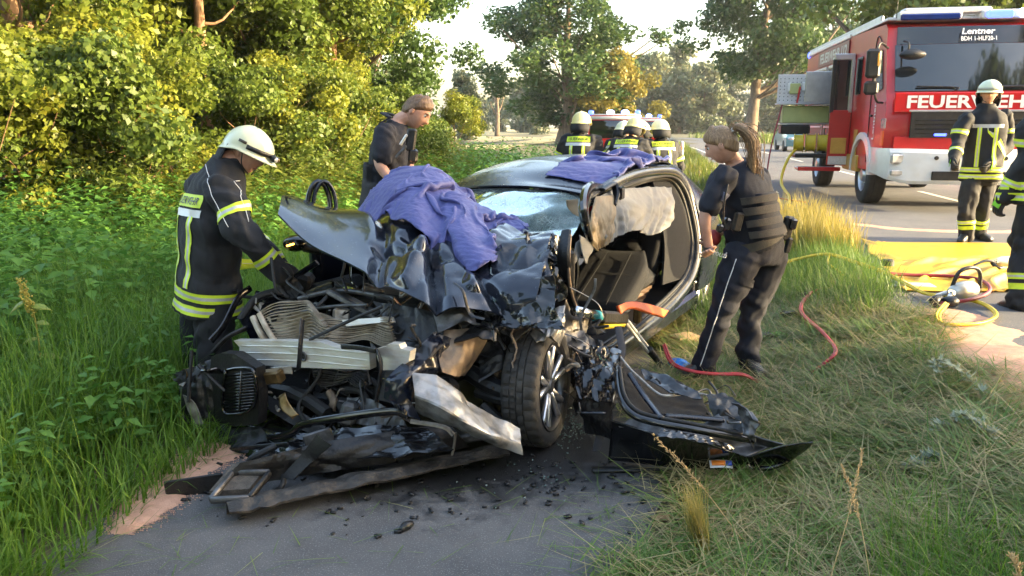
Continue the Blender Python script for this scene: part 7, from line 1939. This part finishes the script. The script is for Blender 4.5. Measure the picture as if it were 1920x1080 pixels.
# lettering
X1, Y1, Z1 = np.array([1.0, 0, 0]), np.array([0, 1.0, 0]), np.array([0, 0, 1.0])
text_on('lettering', 'FEUERWEHR', (.02, .02, 1.755), Y1, Z1, 1.95, WHITE, truck, height=.20, off=.004, bold=.03)
sn = np.array([.91, 0, .41]); su2 = np.array([-.41, 0, .91])
text_on('lettering', 'Lentner', (-.352, .10, 2.85), Y1, su2, .48, WHITE, truck, height=.11, off=.028, bold=.02, slant=.2)
text_on('lettering', 'BDH 1-HLF20-1', (-.318, .10, 2.735), Y1, su2, .52, WHITE, truck, height=.08, off=.028, bold=.01)
text_on('lettering', 'FEUERWEHR 112', (-4.5, -1.246, 2.86), X1, Z1, 2.6, FWHITE, truck, height=.22, off=.004, bold=.03)
text_on('lettering', 'Lentner', (-.78, -1.226, 1.46), Z1, -X1, .62, WHITE, truck, height=.13, off=.004, bold=.02)

# -- red and white van behind the group
def van(px, Y, hd, label, w=1.9, h=1.95, ln=4.9):
    b = gp_(px, Y); e = empty('emergency_van', tuple(b), hd); tag(e, label, 'van', 'emergency vehicles behind the group')
    rr = lambda x, sc, zt: np.array([(x, -w / 2, .35), (x, -w / 2, .95), (x, -w / 2 * .97, 1.15), (x, -w / 2 * sc, zt - .08), (x, -w / 2 * (sc - .1), zt), (x, w / 2 * (sc - .1), zt), (x, w / 2 * sc, zt - .08), (x, w / 2 * .97, 1.15), (x, w / 2, .95), (x, w / 2, .35)])
    mb = MB(); mb.loft([rr(-ln / 2, .86, h), rr(ln * .20, .88, h), rr(ln * .30, .84, h - .2), rr(ln * .38, .80, 1.2), rr(ln / 2, .8, .95)]); mb.build('van_body', FRED, e, False, 30)
    mb = MB(); mb.box((-ln / 2 - .006, 0, 1.53), (.02, w * .78, .55), bev=.006); mb.build('rear_window', GLASS, e)
    mb = MB(); mb.box((-ln / 2 + .9, 0, h + .02), (1.8, w * .72, .05), bev=.015); mb.build('van_roof', FWHITE, e)
    mb = MB(); mb.box((-ln / 2 - .004, 0, h - .07), (.02, w * .84, .10), bev=.004); mb.build('white_band', FWHITE, e)
    for q in (-1, 1):
        mb = MB(); mb.box((-ln / 2 - .01, q * w * .44, 1.5), (.025, .08, .6), bev=.006); mb.build('white_band', FWHITE, e)
        mb = MB(); mb.box((-ln / 2 - .012, q * w * .43, .95), (.04, .13, .34), bev=.02); mb.build('tail_light', MATS['tail_red'], e)
        mb = MB(); mb.box((-ln / 2 + .15, q * w * .38, h + .09), (.14, .16, .14), bev=.03); mb.build('beacon', BLUEL, e)
        mb = MB(); mb.box((.3, q * .25, h + .13), (.2, .25, .16), bev=.05); mb.build('beacon', BLUEON, e)
        for x in (-ln / 2 + .8, ln / 2 - .9):
            wh = MB(); wh.lathe([(.2, -.1), (.3, -.1), (.33, -.07), (.33, .07), (.3, .1), (.001, .1)], (x, q * (w / 2 - .12), .33), (0, q, 0), 22); wh.build('wheel', TYRE2, e, True, 35)
    mb = MB(); mb.box((-ln / 2 - .05, 0, .48), (.14, w * .98, .22), bev=.04); mb.build('bumper', BLACKP, e)
    mb = MB(); mb.box((-ln / 2 - .015, 0, .8), (.02, .5, .11), bev=.003); mb.build('number_plate', FWHITE, e)
van(1156, 27.0, math.radians(80), 'red and white emergency van seen from behind past the firefighters')
van(1205, 37.0, math.radians(80), 'second red emergency van with a blue light, mostly hidden')
# -- small blue car left of the fire engine
b = gp_(1492, 44.0); ce = empty('parked_car', tuple(b), math.radians(-100)); tag(ce, 'small blue car far behind, left of the fire engine', 'car')
CB = mat('car_blue', (.06, .16, .22), .3, base2=(.05, .13, .19), vscale=3, coat=.8)
rr2 = lambda x, wz, zt: np.array([(x, -.85, .3), (x, -.87, .75), (x, -wz, zt), (x, wz, zt), (x, .87, .75), (x, .85, .3)])
mb = MB(); mb.loft([rr2(-2.1, .8, .8), rr2(-1.9, .78, .95), rr2(-1.2, .6, 1.45), rr2(.3, .6, 1.48), rr2(1.0, .75, 1.0), rr2(2.0, .78, .85), rr2(2.15, .7, .6)]); mb.build('body', CB, ce, False, 25)
mb = MB(); mb.prism([(.95, -.68, 1.02), (.95, .68, 1.02), (.38, .55, 1.43), (.38, -.55, 1.43)], (.02, 0, .02)); mb.build('windscreen', GLASS, ce)
for q in (-1, 1):
    mb = MB(); mb.box((2.10, q * .6, .70), (.1, .3, .14), bev=.03); mb.build('headlight', GLASSL, ce)
    for x in (-1.3, 1.35):
        wh = MB(); wh.lathe([(.2, -.1), (.28, -.1), (.31, -.07), (.31, .07), (.28, .1), (.001, .1)], (x, q * .78, .31), (0, q, 0), 20); wh.build('wheel', TYRE2, ce, True, 35)
mb = MB(); mb.box((2.16, 0, .5), (.03, .5, .11), bev=.004); mb.build('number_plate', FWHITE, ce)
# -- white marker post by the road
b = on_land(1279, 292); b = gp_(1279, 30.0); mp = empty('marker_post', tuple(b)); tag(mp, 'white roadside marker post with a reflector', 'post')
mb = MB(); mb.loft([np.array([(-.06, -.04, z), (.06, -.04, z), (.0, .06, z + (0.06 if z > .8 else 0))]) for z in (0, .95, 1.0)]); mb.build('post', FWHITE, mp)
mb = MB(); mb.box((0, -.043, .78), (.06, .01, .14)); mb.build('reflector', mat('reflector_amber', (.75, .4, .05), .3, base2=(.7, .35, .05), vscale=20), mp)
# ------------------------------------------------------------------ things lying about
def hose(label, pts, r, m, name='hydraulic_hose', n=120, group=None, pair=.0, cat='hose'):
    """a hose laid on the land: (px, py) points, optional height"""
    P = np.array([on_land(p[0], p[1]) + np.array([0, 0, (p[2] if len(p) > 2 else 0) + r + .022]) for p in pts])
    c = spline(P, n)
    mb = MB()
    if pair:
        t = np.gradient(c, axis=0); s_ = np.cross(t, [0, 0, 1.0]); s_ /= np.linalg.norm(s_, axis=1)[:, None] + 1e-9
        w = .5 + .5 * np.sin(np.linspace(0, 9, n))[:, None] * .5
        mb.tube(c + s_ * pair * w, r, 8); mb.tube(c - s_ * pair * w + np.array([0, 0, r * .6]), r, 8)
    else:
        mb.tube(c, r, 8)
    return tag(mb.build(name, m, None, True), label, cat, group)
HY = mat('hose_yellow', (.72, .50, .02), .45, base2=(.62, .42, .02), vscale=30)
HR = mat('hose_red', (.50, .03, .035), .45, base2=(.38, .025, .03), vscale=30)
HD = mat('hose_dark_red', (.28, .02, .035), .5, base2=(.20, .018, .03), vscale=30)
hose('pair of yellow hydraulic hoses looping from the grass onto the road', [(1450, 527, .12), (1490, 518, .14), (1545, 509, .14), (1590, 514, .10), (1650, 528, .06), (1700, 548, .03), (1735, 563, .02), (1790, 568, .01), (1840, 580, .01), (1866, 598), (1845, 613), (1800, 618), (1765, 615), (1757, 604, .02), (1772, 590, .05)], .011, HY, pair=.014, n=160)
hose('short yellow hose loop half hidden in the grass', [(1552, 510, .13), (1551, 518, .10), (1570, 526, .06), (1590, 533, .02)], .010, HY)
hose('red hydraulic hose snaking through the trampled grass', [(1550, 548, .02), (1520, 568, .06), (1501, 598, .09), (1504, 620, .09), (1535, 650, .09), (1560, 682, .09), (1562, 698, .09), (1545, 706, .06), (1522, 710, .01)], .0085, HR, pair=.010)
hose('red hydraulic hose running from the rescue ram past the policewoman\'s feet', [(1243, 692, .14), (1256, 710, .09), (1275, 721, .08), (1310, 730, .08), (1350, 733, .08), (1390, 731, .07), (1420, 727, .01)], .0085, HR, pair=.010)
hose('dark red hose running beside the yellow tarpaulin to the spreader', [(1650, 527, .04), (1700, 527, .02), (1770, 529, .02), (1830, 535, .02), (1853, 550, .02), (1848, 566, .03), (1815, 578, .03), (1760, 580, .01), (1742, 578)], .016, HD)
hp = [np.array(st2w(TS + 3.95, TT - 1.9) + (1.2,)), np.array(st2w(TS + 3.6, TT - 2.15) + (.95,)), np.array(st2w(TS + 3.3, TT - 2.3) + (.5,)), np.array(st2w(TS + 2.2, TT - 2.3) + (.29,)), np.array(st2w(TS + .3, TT - 2.6) + (.29,))]
mb = MB(); mb.tube(hp, .03, 8, 40); tag(mb.build('hydraulic_hose', HY, None, True), 'yellow hose hanging from the reels of the fire engine', 'hose')
hp = [np.array(st2w(TS + 4.2, TT - 2.25) + (2.1,)), np.array(st2w(TS + 4.0, TT - 2.45) + (1.2,)), np.array(st2w(TS + 3.6, TT - 2.55) + (.5,)), np.array(st2w(TS + 2.4, TT - 2.6) + (.29,)), np.array(st2w(TS + 1.0, TT - 2.2) + (.29,))]
mb = MB(); mb.tube(hp, .016, 8, 40); tag(mb.build('hydraulic_hose', HD, None, True), 'thin red line hanging from the swung-out tool board', 'hose')
# yellow tarpaulin
ca = [ground(1578, 459, .27), ground(1960, 455, .27), ground(1985, 552, .27), ground(1752, 541, .27)]
gx_, gy_ = np.meshgrid(np.linspace(2, 9, 90), np.linspace(5, 11, 90))
g = drape([c + np.array([0, 0, .06]) for c in (ca[0], ca[1], ca[2], ca[3])], 90, 70, 1.035, np.dstack([gx_, gy_, 0 * gx_ + .268]), [(1.2, .9, .05), (2.6, .6, .05)], 34, 8, bend=.5)
mb = MB(); mb.sheet(g, .004)
tag(mb.build('yellow_tarpaulin', mat('tarp_yellow', (.62, .38, .02), .42, base2=(.50, .29, .02), vscale=3, bump=.35, bscale=14), None, True), 'yellow tarpaulin spread on the road for the rescue tools', 'tarpaulin')
# hydraulic spreader at the road edge
def prop(name, label, cat, loc, rz=0.0):
    e = empty(name, tuple(loc), rz); return tag(e, label, cat)
p = on_land(1808, 566) + np.array([0, 0, .015]); e = prop('rescue_spreader', 'silver and black hydraulic rescue spreader lying by the tarpaulin', 'rescue tool', p, math.radians(20))
mb = MB(); mb.lathe([(.03, -.20), (.055, -.18), (.075, -.10), (.08, .0), (.07, .08), (.045, .12)], (0, 0, .08), (1, .2, 0), 20); mb.build('tool_body', mat('tool_silver', (.62, .60, .52), .35, .7, base2=(.5, .48, .40), vscale=8), e, True)
mb = MB(); mb.tube([(-.16, 0, .10), (-.12, -.02, .24), (.02, -.02, .27), (.12, -.01, .22), (.15, 0, .09)], .016, 8, 24); mb.build('carry_handle', BLACKP, e, True)
for q in (-1, 1):
    mb = MB(); mb.tube([(-.18, q * .02, .07), (-.28, q * .05 - .04, .06), (-.36, q * .05 - .08, .05)], [.02, .016, .012], 8, 12); mb.build('tool_rod', ALU, e, True)
mb = MB(); mb.box((-.42, -.10, .05), (.16, .07, .08), np.array(Matrix.Rotation(.4, 3, 'Z')), bev=.02); mb.build('coupling', BLACKP, e, True); mb = MB(); mb.box((-.34, -.16, .05), (.10, .10, .07), bev=.02); mb.build('coupling', BLACKP, e, True)
p = ground(1862, 502, .30); e = prop('rescue_cutter', 'small rescue cutter lying on the yellow tarpaulin', 'rescue tool', p, .1)
mb = MB(); mb.tube([(-.20, 0, .03), (-.08, 0, .07), (.02, 0, .05)], [.012, .02, .03], 8, 14, flat=.6); mb.build('cutter_blade', STEEL, e, True)
mb = MB(); mb.lathe([(.03, -.06), (.05, 0), (.05, .12), (.03, .16)], (.08, 0, .06), (1, 0, 0), 14); mb.build('tool_body', ALU, e, True); mb = MB(); mb.tube([(-.02, 0, .05), (.0, -.06, .01), (.06, -.05, .01)], .018, 8, 12); mb.build('carry_handle', BLACKP, e, True)
p = on_land(1663, 503); e = prop('black_cap', 'black rubber pad at the corner of the tarpaulin', 'pad', p)
mb = MB(); mb.lathe([(.10, 0), (.10, .015), (.065, .02), (.06, .07), (.05, .08), (.001, .082)], (0, 0, .01), (0, 0, 1), 20); mb.build('pad_body', RUBBER, e, True, 30); mb = MB(); mb.box((-.13, .02, .02), (.10, .05, .02), bev=.006); mb.build('pad_tab', RUBBER, e)
p = on_land(1708, 540) + np.array([0, 0, .03]); mb = MB(); mb.box(p, (.36, .16, .012), np.array(Matrix.Rotation(-.15, 3, 'Z')), bev=.003); mb.box(p + [-.10, .02, .02], (.10, .12, .03), bev=.008)
tag(mb.build('plastic_plate', mat('grey_plate', (.42, .44, .40), .4, base2=(.34, .36, .33), vscale=9), None), 'pale grey plastic plate beside the dark red hose', 'plate')
# rescue ram in the door opening
e = empty('rescue_ram', (CAR_O[0], CAR_O[1], 0), YAW); tag(e, 'hydraulic rescue ram with orange grip standing in the door opening', 'rescue tool')
def lpt(px, py, y): return L(px, py, y=y)
mb = MB(); mb.tube([lpt(1078, 583, .86), lpt(1122, 593, .86)], .030, 14); mb.build('ram_rod', mat('chrome', (.7, .7, .7), .15, 1.0, base2=(.6, .6, .6), vscale=8), e, True)
mb = MB(); mb.tube([lpt(1116, 592, .86), lpt(1124, 594, .86)], .034, 14); mb.build('ram_collar', mat('teal_ring', (.03, .32, .36), .4), e, True)
a, b = lpt(1122, 594, .86), lpt(1168, 596, .88); mb = MB(); mb.bar(a, b, .085, .075, bev=.012); rb_ = mb.build('ram_block', BLACKP, e, True, 30)
for k in range(4):
    c = a * (.8 - .2 * k) + b * (.2 + .2 * k); d = dir_local(np.array([0, -1, .15])); mb = MB(); mb.lathe([(.001, .002), (.008, .002), (.009, -.004)], c + d * .047, d, 10); mb.build('rivet', ALU, e)
a, b = lpt(1128, 612, .87), lpt(1168, 608, .89); mb = MB(); mb.bar(a, b, .05, .03, bev=.01); mb.build('ram_foot', REEL, e, True, 30)
cloth('ram_grip', [Ly((1155, 574, .88), (1160, 590, .90)), Ly((1180, 569, .90), (1182, 580, .93)), Ly((1215, 573, .92), (1212, 588, .95)), Ly((1249, 584, .93), (1240, 596, .95))], 30, 10, 5, .004, 3, mat('orange_grip', (.75, .14, .02), .5, base2=(.65, .10, .02), vscale=12), e, th=.02)
for q in (-3, 4):
    mb = MB(); mb.tube([lpt(1172 + q, 600, .90), lpt(1196 + q, 632, .94), lpt(1218 + q, 660, .98)], .011, 8, 12); mb.build('ram_pipe', ALU, e, True)
mb = MB(); mb.tube([lpt(1216, 655, .98), lpt(1232, 675, 1.0), lpt(1246, 694, 1.02)], [.026, .022, .018], 8, 12); mb.build('ram_coupling', BLACKP, e, True)
c = lpt(1195, 588, .90); mb = MB(); mb.box(c, (.05, .05, .13), bev=.01); mb.build('ram_valve', BRASS, e, True, 30)
# small things on the grass and the path
def lump(name, label, cat, px, py, size, m, seed, rz=0.0, dz=.03, amp=.3):
    p = on_land(px, py); r = np.random.default_rng(seed)
    mb = MB(); mb.ball((0, 0, 0), 1.0, 20); V = np.concatenate(mb.v); d = 1 + folds(V[:, None, :], r, amp, .8, 2, .5)[:, 0]; V = V * d[:, None] * np.array(size)
    o = put(name, np_mesh(name, V, mb.f, True), m); o.location = (p[0], p[1], p[2] + dz + size[2] * .6); o.rotation_euler = (r.uniform(-.2, .2), r.uniform(-.2, .2), rz)
    return tag(o, label, cat)
lump('nitrile_glove', 'crumpled bright blue disposable glove by the policewoman\'s foot', 'glove', 1272, 702, (.07, .05, .03), mat('glove_blue', (.01, .22, .72), .45, base2=(.01, .16, .6), vscale=12), 1, dz=.06)
e = prop('work_glove', 'black and green work glove dropped in the grass', 'glove', on_land(1443, 642) + np.array([0, 0, .05]), .4)
mb = MB(); hand(mb, (0, 0, 0), np.array([1.0, -.1, .1]), np.array([0, 0, -1.0]), 1, 1.1, .25, .012); mb.build('glove_shell', GREEN, e, True)
mb = MB(); mb.box((-.05, 0, .01), (.12, .085, .035), bev=.012); mb.build('glove_cuff', BLACKP, e, True)
for px, py, lab, s_ in ((1478, 604, 'black equipment pouch lying in the grass', (.13, .07, .05)), (1502, 568, 'small black adapter lying in the grass above the pouch', (.09, .06, .06))):
    e = prop('equipment_pouch', lab, 'pouch', on_land(px, py) + np.array([0, 0, .07]), .2); mb = MB(); mb.box((0, 0, 0), s_, bev=.015); mb.build('pouch_body', GLOSSB, e, True, 30); mb = MB(); mb.box((0, -s_[1] / 2, s_[2] * .3), (s_[0] * .9, .01, .02)); mb.build('pouch_flap', STEEL, e)
p = on_land(1287, 655); mb = MB(); mb.box(p + np.array([0, .1, .05]), (.20, .14, .07), np.array(Matrix.Rotation(.5, 3, 'Z')), bev=.006)
tag(mb.build('wooden_block', mat('raw_wood', (.42, .26, .12), .75, base2=(.34, .20, .09), vscale=6, stretch=(1, 8, 8)), None), 'raw wooden block under the car sill', 'block')
p = on_land(1349, 908) + np.array([0, 0, .10]); e = prop('sachet', 'small white sachet with orange and blue print on the grass', 'sachet', p, -.06); e.rotation_euler = (.55, 0, -.05)
mb = MB(); mb.sheet(patch([[(-.052, -.02, 0), (0, -.021, .006), (.052, -.02, 0)], [(-.052, .0, .003), (0, 0, .012), (.052, 0, .003)], [(-.052, .02, 0), (0, .021, .006), (.052, .02, 0)]], 10, 16), .003); mb.build('foil', FWHITE, e, True)
mb = MB(); mb.box((-.012, 0, .014), (.064, .026, .003)); mb.build('orange_print', mat('print_orange', (.80, .22, .02), .5), e); mb = MB(); mb.box((.036, 0, .013), (.028, .026, .004)); mb.build('blue_print', mat('print_blue', (.02, .06, .32), .5), e)
p = on_land(762, 994); mb = MB(); mb.tube([p + [-.02, -.03, .015], p + [.0, .0, .02], p + [.02, .03, .015]], [.012, .02, .012], 8, 10); mb.box(p + [-.03, -.03, .012], (.03, .02, .012))
tag(mb.build('plastic_fragment', BLACKP, None, True), 'black plastic fragment lying alone on the path', 'fragment')
tag((lambda mb: mb.bar(on_land(1110, 886) + [0, 0, .015], on_land(1258, 885) + [0, 0, .02], .05, .012, bev=.003).build('trim_strip', BLACKP, None))(MB()), 'black trim strip on the path beneath the torn door', 'trim strip')
r = np.random.default_rng(12)
frag = [(830, 935, 'black crumb of plastic on the oily path'), ]
mb = MB()
for k in range(520):                                      # splinters and glass crumbs round the wreck
    px, py = r.uniform(330, 1250), r.uniform(850, 1010)
    if r.random() > np.exp(-((py - 880) / 75) ** 2): continue
    p = ground(px, py, .008); s_ = r.uniform(.004, .016); a = r.uniform(0, 6.3); R = np.array(Matrix.Rotation(a, 3, 'Z') @ Matrix.Rotation(r.uniform(-.5, .5), 3, 'X'))
    mb.box(p + [0, 0, s_ * .4], (s_ * 2, s_ * r.uniform(.5, 1.5), s_ * .5), R)
tag(mb.build('debris', BLACKP, None), 'black splinters strewn on the path round the wreck', 'debris', kind='stuff')
mb = MB()
for k in range(300):
    if k < 260: px, py = r.normal(1075, 22), r.normal(800, 18)
    else: px, py = r.normal(1010, 60), r.normal(905, 25)
    p = ground(px, py, .01); s_ = r.uniform(.002, .006); mb.box(p + [0, 0, s_ * .5 + r.uniform(0, .02) * (k < 300)], (s_ * 1.6, s_, s_), np.array(Matrix.Rotation(r.uniform(0, 6), 3, 'Z') @ Matrix.Rotation(r.uniform(-1, 1), 3, 'X')))
tag(mb.build('glass_crumbs', mat('glass_crumb', (.06, .12, .11), .12, base2=(.22, .28, .26), vscale=30), None), 'crumbled window glass on the path beside the front wheel', 'debris', kind='stuff')
# strands of grass blown over the path
Pq = []
for k in range(420):
    px, py = r.uniform(180, 1230), r.uniform(905, 1075); w = .15 + .85 * sstep(900, 1200, px) + .4 * sstep(420, 250, px)
    if r.random() < w: Pq.append(ground(px, py, .014))
Pq = np.array(Pq); n = len(Pq)
add_blades('grass_clippings', 'loose blades of grass lying on the path', Pq, r.uniform(.06, .30, n), r.uniform(.002, .004, n), r.normal(1.5, .06, n), r.normal(.05, .08, n), r, GRASS_MIX, az=r.uniform(0, 6.3, n))
# ripe grass stalks standing up in front
def stalk(pa, pb, Ya, Yb, label, ear=.35, m=None):
    a, b = at(*pa, Ya), at(*pb, Yb); m = m or mat('straw_stalk', (.50, .34, .15), .7, base2=(.42, .27, .11), vscale=20)
    e = empty('grass_stalk', tuple(a)); tag(e, label, 'grass stalk', 'ripe grass stalks in the foreground')
    c = spline([a * 0, (b - a) * .5 + [.01, 0, .01], b - a], 30); mb = MB(); mb.tube(c, np.linspace(.0022, .0012, 30), 5); mb.build('stem', m, e, True)
    mb = MB(); rr = np.random.default_rng(int(pa[0])); n0 = int(30 * (1 - ear)); d = unit(b - a)
    for i in range(n0, 30):
        for k in range(4):
            o = rr.normal(0, .0025, 3); v = unit(d + rr.normal(0, .45, 3)); q = c[i] + o + d * rr.uniform(0, .01)
            mb.tube([q, q + v * .008, q + v * .016], [.0008, .0026, .0004], 4)
    mb.build('ear', m, e, True)
stalk((1390, 1010), (1229, 820), 2.75, 2.9, 'ripe grass stalk leaning in front of the torn door', .55)
stalk((1552, 1100), (1616, 850), 2.4, 2.55, 'upright ripe grass stalk crossing a second one in the foreground', .5)
stalk((1634, 1100), (1582, 880), 2.35, 2.6, 'thin ripe grass stalk leaning left across its neighbour', .45)
stalk((1905, 1100), (1898, 1050), 1.9, 1.92, 'ripe grass ear at the bottom right corner', .8)
# silver mugwort
MUG = leaf_mat('mugwort_leaf', (.22, .27, .19), (.38, .43, .33), None, .3)
def mugwort(pts, Y, label, seed):
    rr = np.random.default_rng(seed); P = [on_land(*p) + np.array([0, 0, dz]) for p, dz in pts]; c = spline(P, 24)
    e = empty('mugwort_plant', tuple(c[0])); tag(e, label, 'plant', 'silvery mugwort in the trampled grass')
    c = c - c[0]; mb = MB(); mb.tube(c, np.linspace(.004, .0015, 24), 5); mb.build('stem', mat('mug_stem', (.25, .27, .14), .8, base2=(.2, .2, .1), vscale=20), e, True)
    V, Fc = [], []
    for i in range(4, 24):
        for k in range(3):
            d = unit(rr.normal(0, 1, 3) + np.array([0, 0, .5])); s_ = rr.uniform(.03, .06)
            for dv in (-.5, 0, .5):                       # three lobes to a leaf
                q = unit(d + np.cross(d, [0, 0, 1.0]) * dv); b_ = np.cross(q, [0, 0, 1.0]) * .18 * s_; n0 = len(V)
                V += [c[i], c[i] + q * s_ * .5 + b_, c[i] + q * s_, c[i] + q * s_ * .5 - b_]; Fc.append((n0, n0 + 1, n0 + 2, n0 + 3))
    me = np_mesh('foliage', np.array(V), Fc); set_tint(me, rr.random(len(Fc))); put('foliage', me, MUG, e)
mugwort([((1865, 775), .03), ((1815, 745), .10), ((1765, 715), .12), ((1745, 722), .10)], 0, 'silvery mugwort sprig by the edge of the binder', 1)
mugwort([((1880, 860), .03), ((1840, 830), .08), ((1800, 815), .10), ((1750, 828), .06)], 0, 'silvery mugwort sprig in the middle of the cut grass', 2)
mugwort([((1790, 870), .03), ((1745, 880), .06), ((1705, 895), .06)], 0, 'small mugwort tip lowest of the three sprigs', 3)
# yellowing dock by the left edge
e = empty('dock_plant', tuple(gp_(62, 4.3))); tag(e, 'yellowing dock plant with a seed spike at the left edge', 'plant')
c0 = np.array(e.location); b0 = [at(80, 700, 4.3) - c0, at(66, 600, 4.3) - c0, at(48, 560, 4.28) - c0, at(36, 525, 4.27) - c0]; c = spline(b0, 30)
mb = MB(); mb.tube(c, np.linspace(.006, .002, 30), 5); DK = mat('dock_seed', (.42, .36, .06), .7, base2=(.34, .28, .05), vscale=20); mb.build('stem', DK, e, True)
mb = MB(); rr = np.random.default_rng(3)
for i in range(12, 30):
    for k in range(9): mb.ball(c[i] + rr.normal(0, .012, 3), rr.uniform(.004, .008), 6)
mb.build('seed_spike', DK, e, True)
for k in range(6):
    i = 3 + k * 3; d = unit(np.array([rr.choice([-1, 1]) * 1.0, rr.normal(0, .4), rr.normal(.1, .3)])); s_ = rr.uniform(.07, .13); up = np.array([0, -.5, .8])
    sd_ = np.cross(d, up) * .2
    g_ = np.stack([np.stack([c[i] + d * s_ * u + up * s_ * (.25 * u - .5 * u * u) + sd_ * s_ * w * np.sin(np.pi * min(u + .08, 1)) for w in (-1, 0, 1)]) for u in np.linspace(0, 1, 8)]); mb = MB(); mb.sheet(g_, .001); mb.build('leaf', mat('dock_leaf', (.16, .22, .03), .6, base2=(.22, .24, .03), vscale=10), e, True)
# upright dry sheaf and dead leaf
P = np.array([on_land(1318 + r.normal(0, 7), 1048 + r.normal(0, 5)) for k in range(260)]); n = len(P)
tag(blades('grass_tuft', P, r.uniform(.18, .34, n), r.uniform(.003, .006, n), np.abs(r.normal(.06, .07, n)) + .15, r.uniform(.1, .6, n), r, GOLDGRASS, az=r.normal(2.5, .5, n)), 'upright yellow grass tuft near the bottom of the picture', 'grass tuft', kind='stuff')
lump('dead_leaf', 'curled brown dead leaf at the edge of the path', 'leaf', 1243, 976, (.045, .03, .006), mat('dead_leaf', (.30, .17, .08), .8, base2=(.22, .12, .06), vscale=20), 9, dz=.012, amp=.5)
# ------------------------------------------------------------------ evening haze
hm = bpy.data.materials.new('haze'); hm.use_nodes = True
hn = hm.node_tree; hn.nodes.remove(hn.nodes['Principled BSDF'])
pv_ = hn.nodes.new('ShaderNodeVolumePrincipled'); pv_.inputs['Color'].default_value = (.86, .90, .96, 1); pv_.inputs['Density'].default_value = .00035; pv_.inputs['Anisotropy'].default_value = .3
hn.links.new(pv_.outputs[0], hn.nodes['Material Output'].inputs['Volume'])
mb = MB(); mb.box((0, 0, 9.0), (4300, 4300, 20.6)); tag(mb.build('haze', hm, None), 'thin evening haze over the whole place', 'haze', kind='stuff')
scn.cycles.volume_bounces = 0
scn.cycles.volume_step_rate = 10
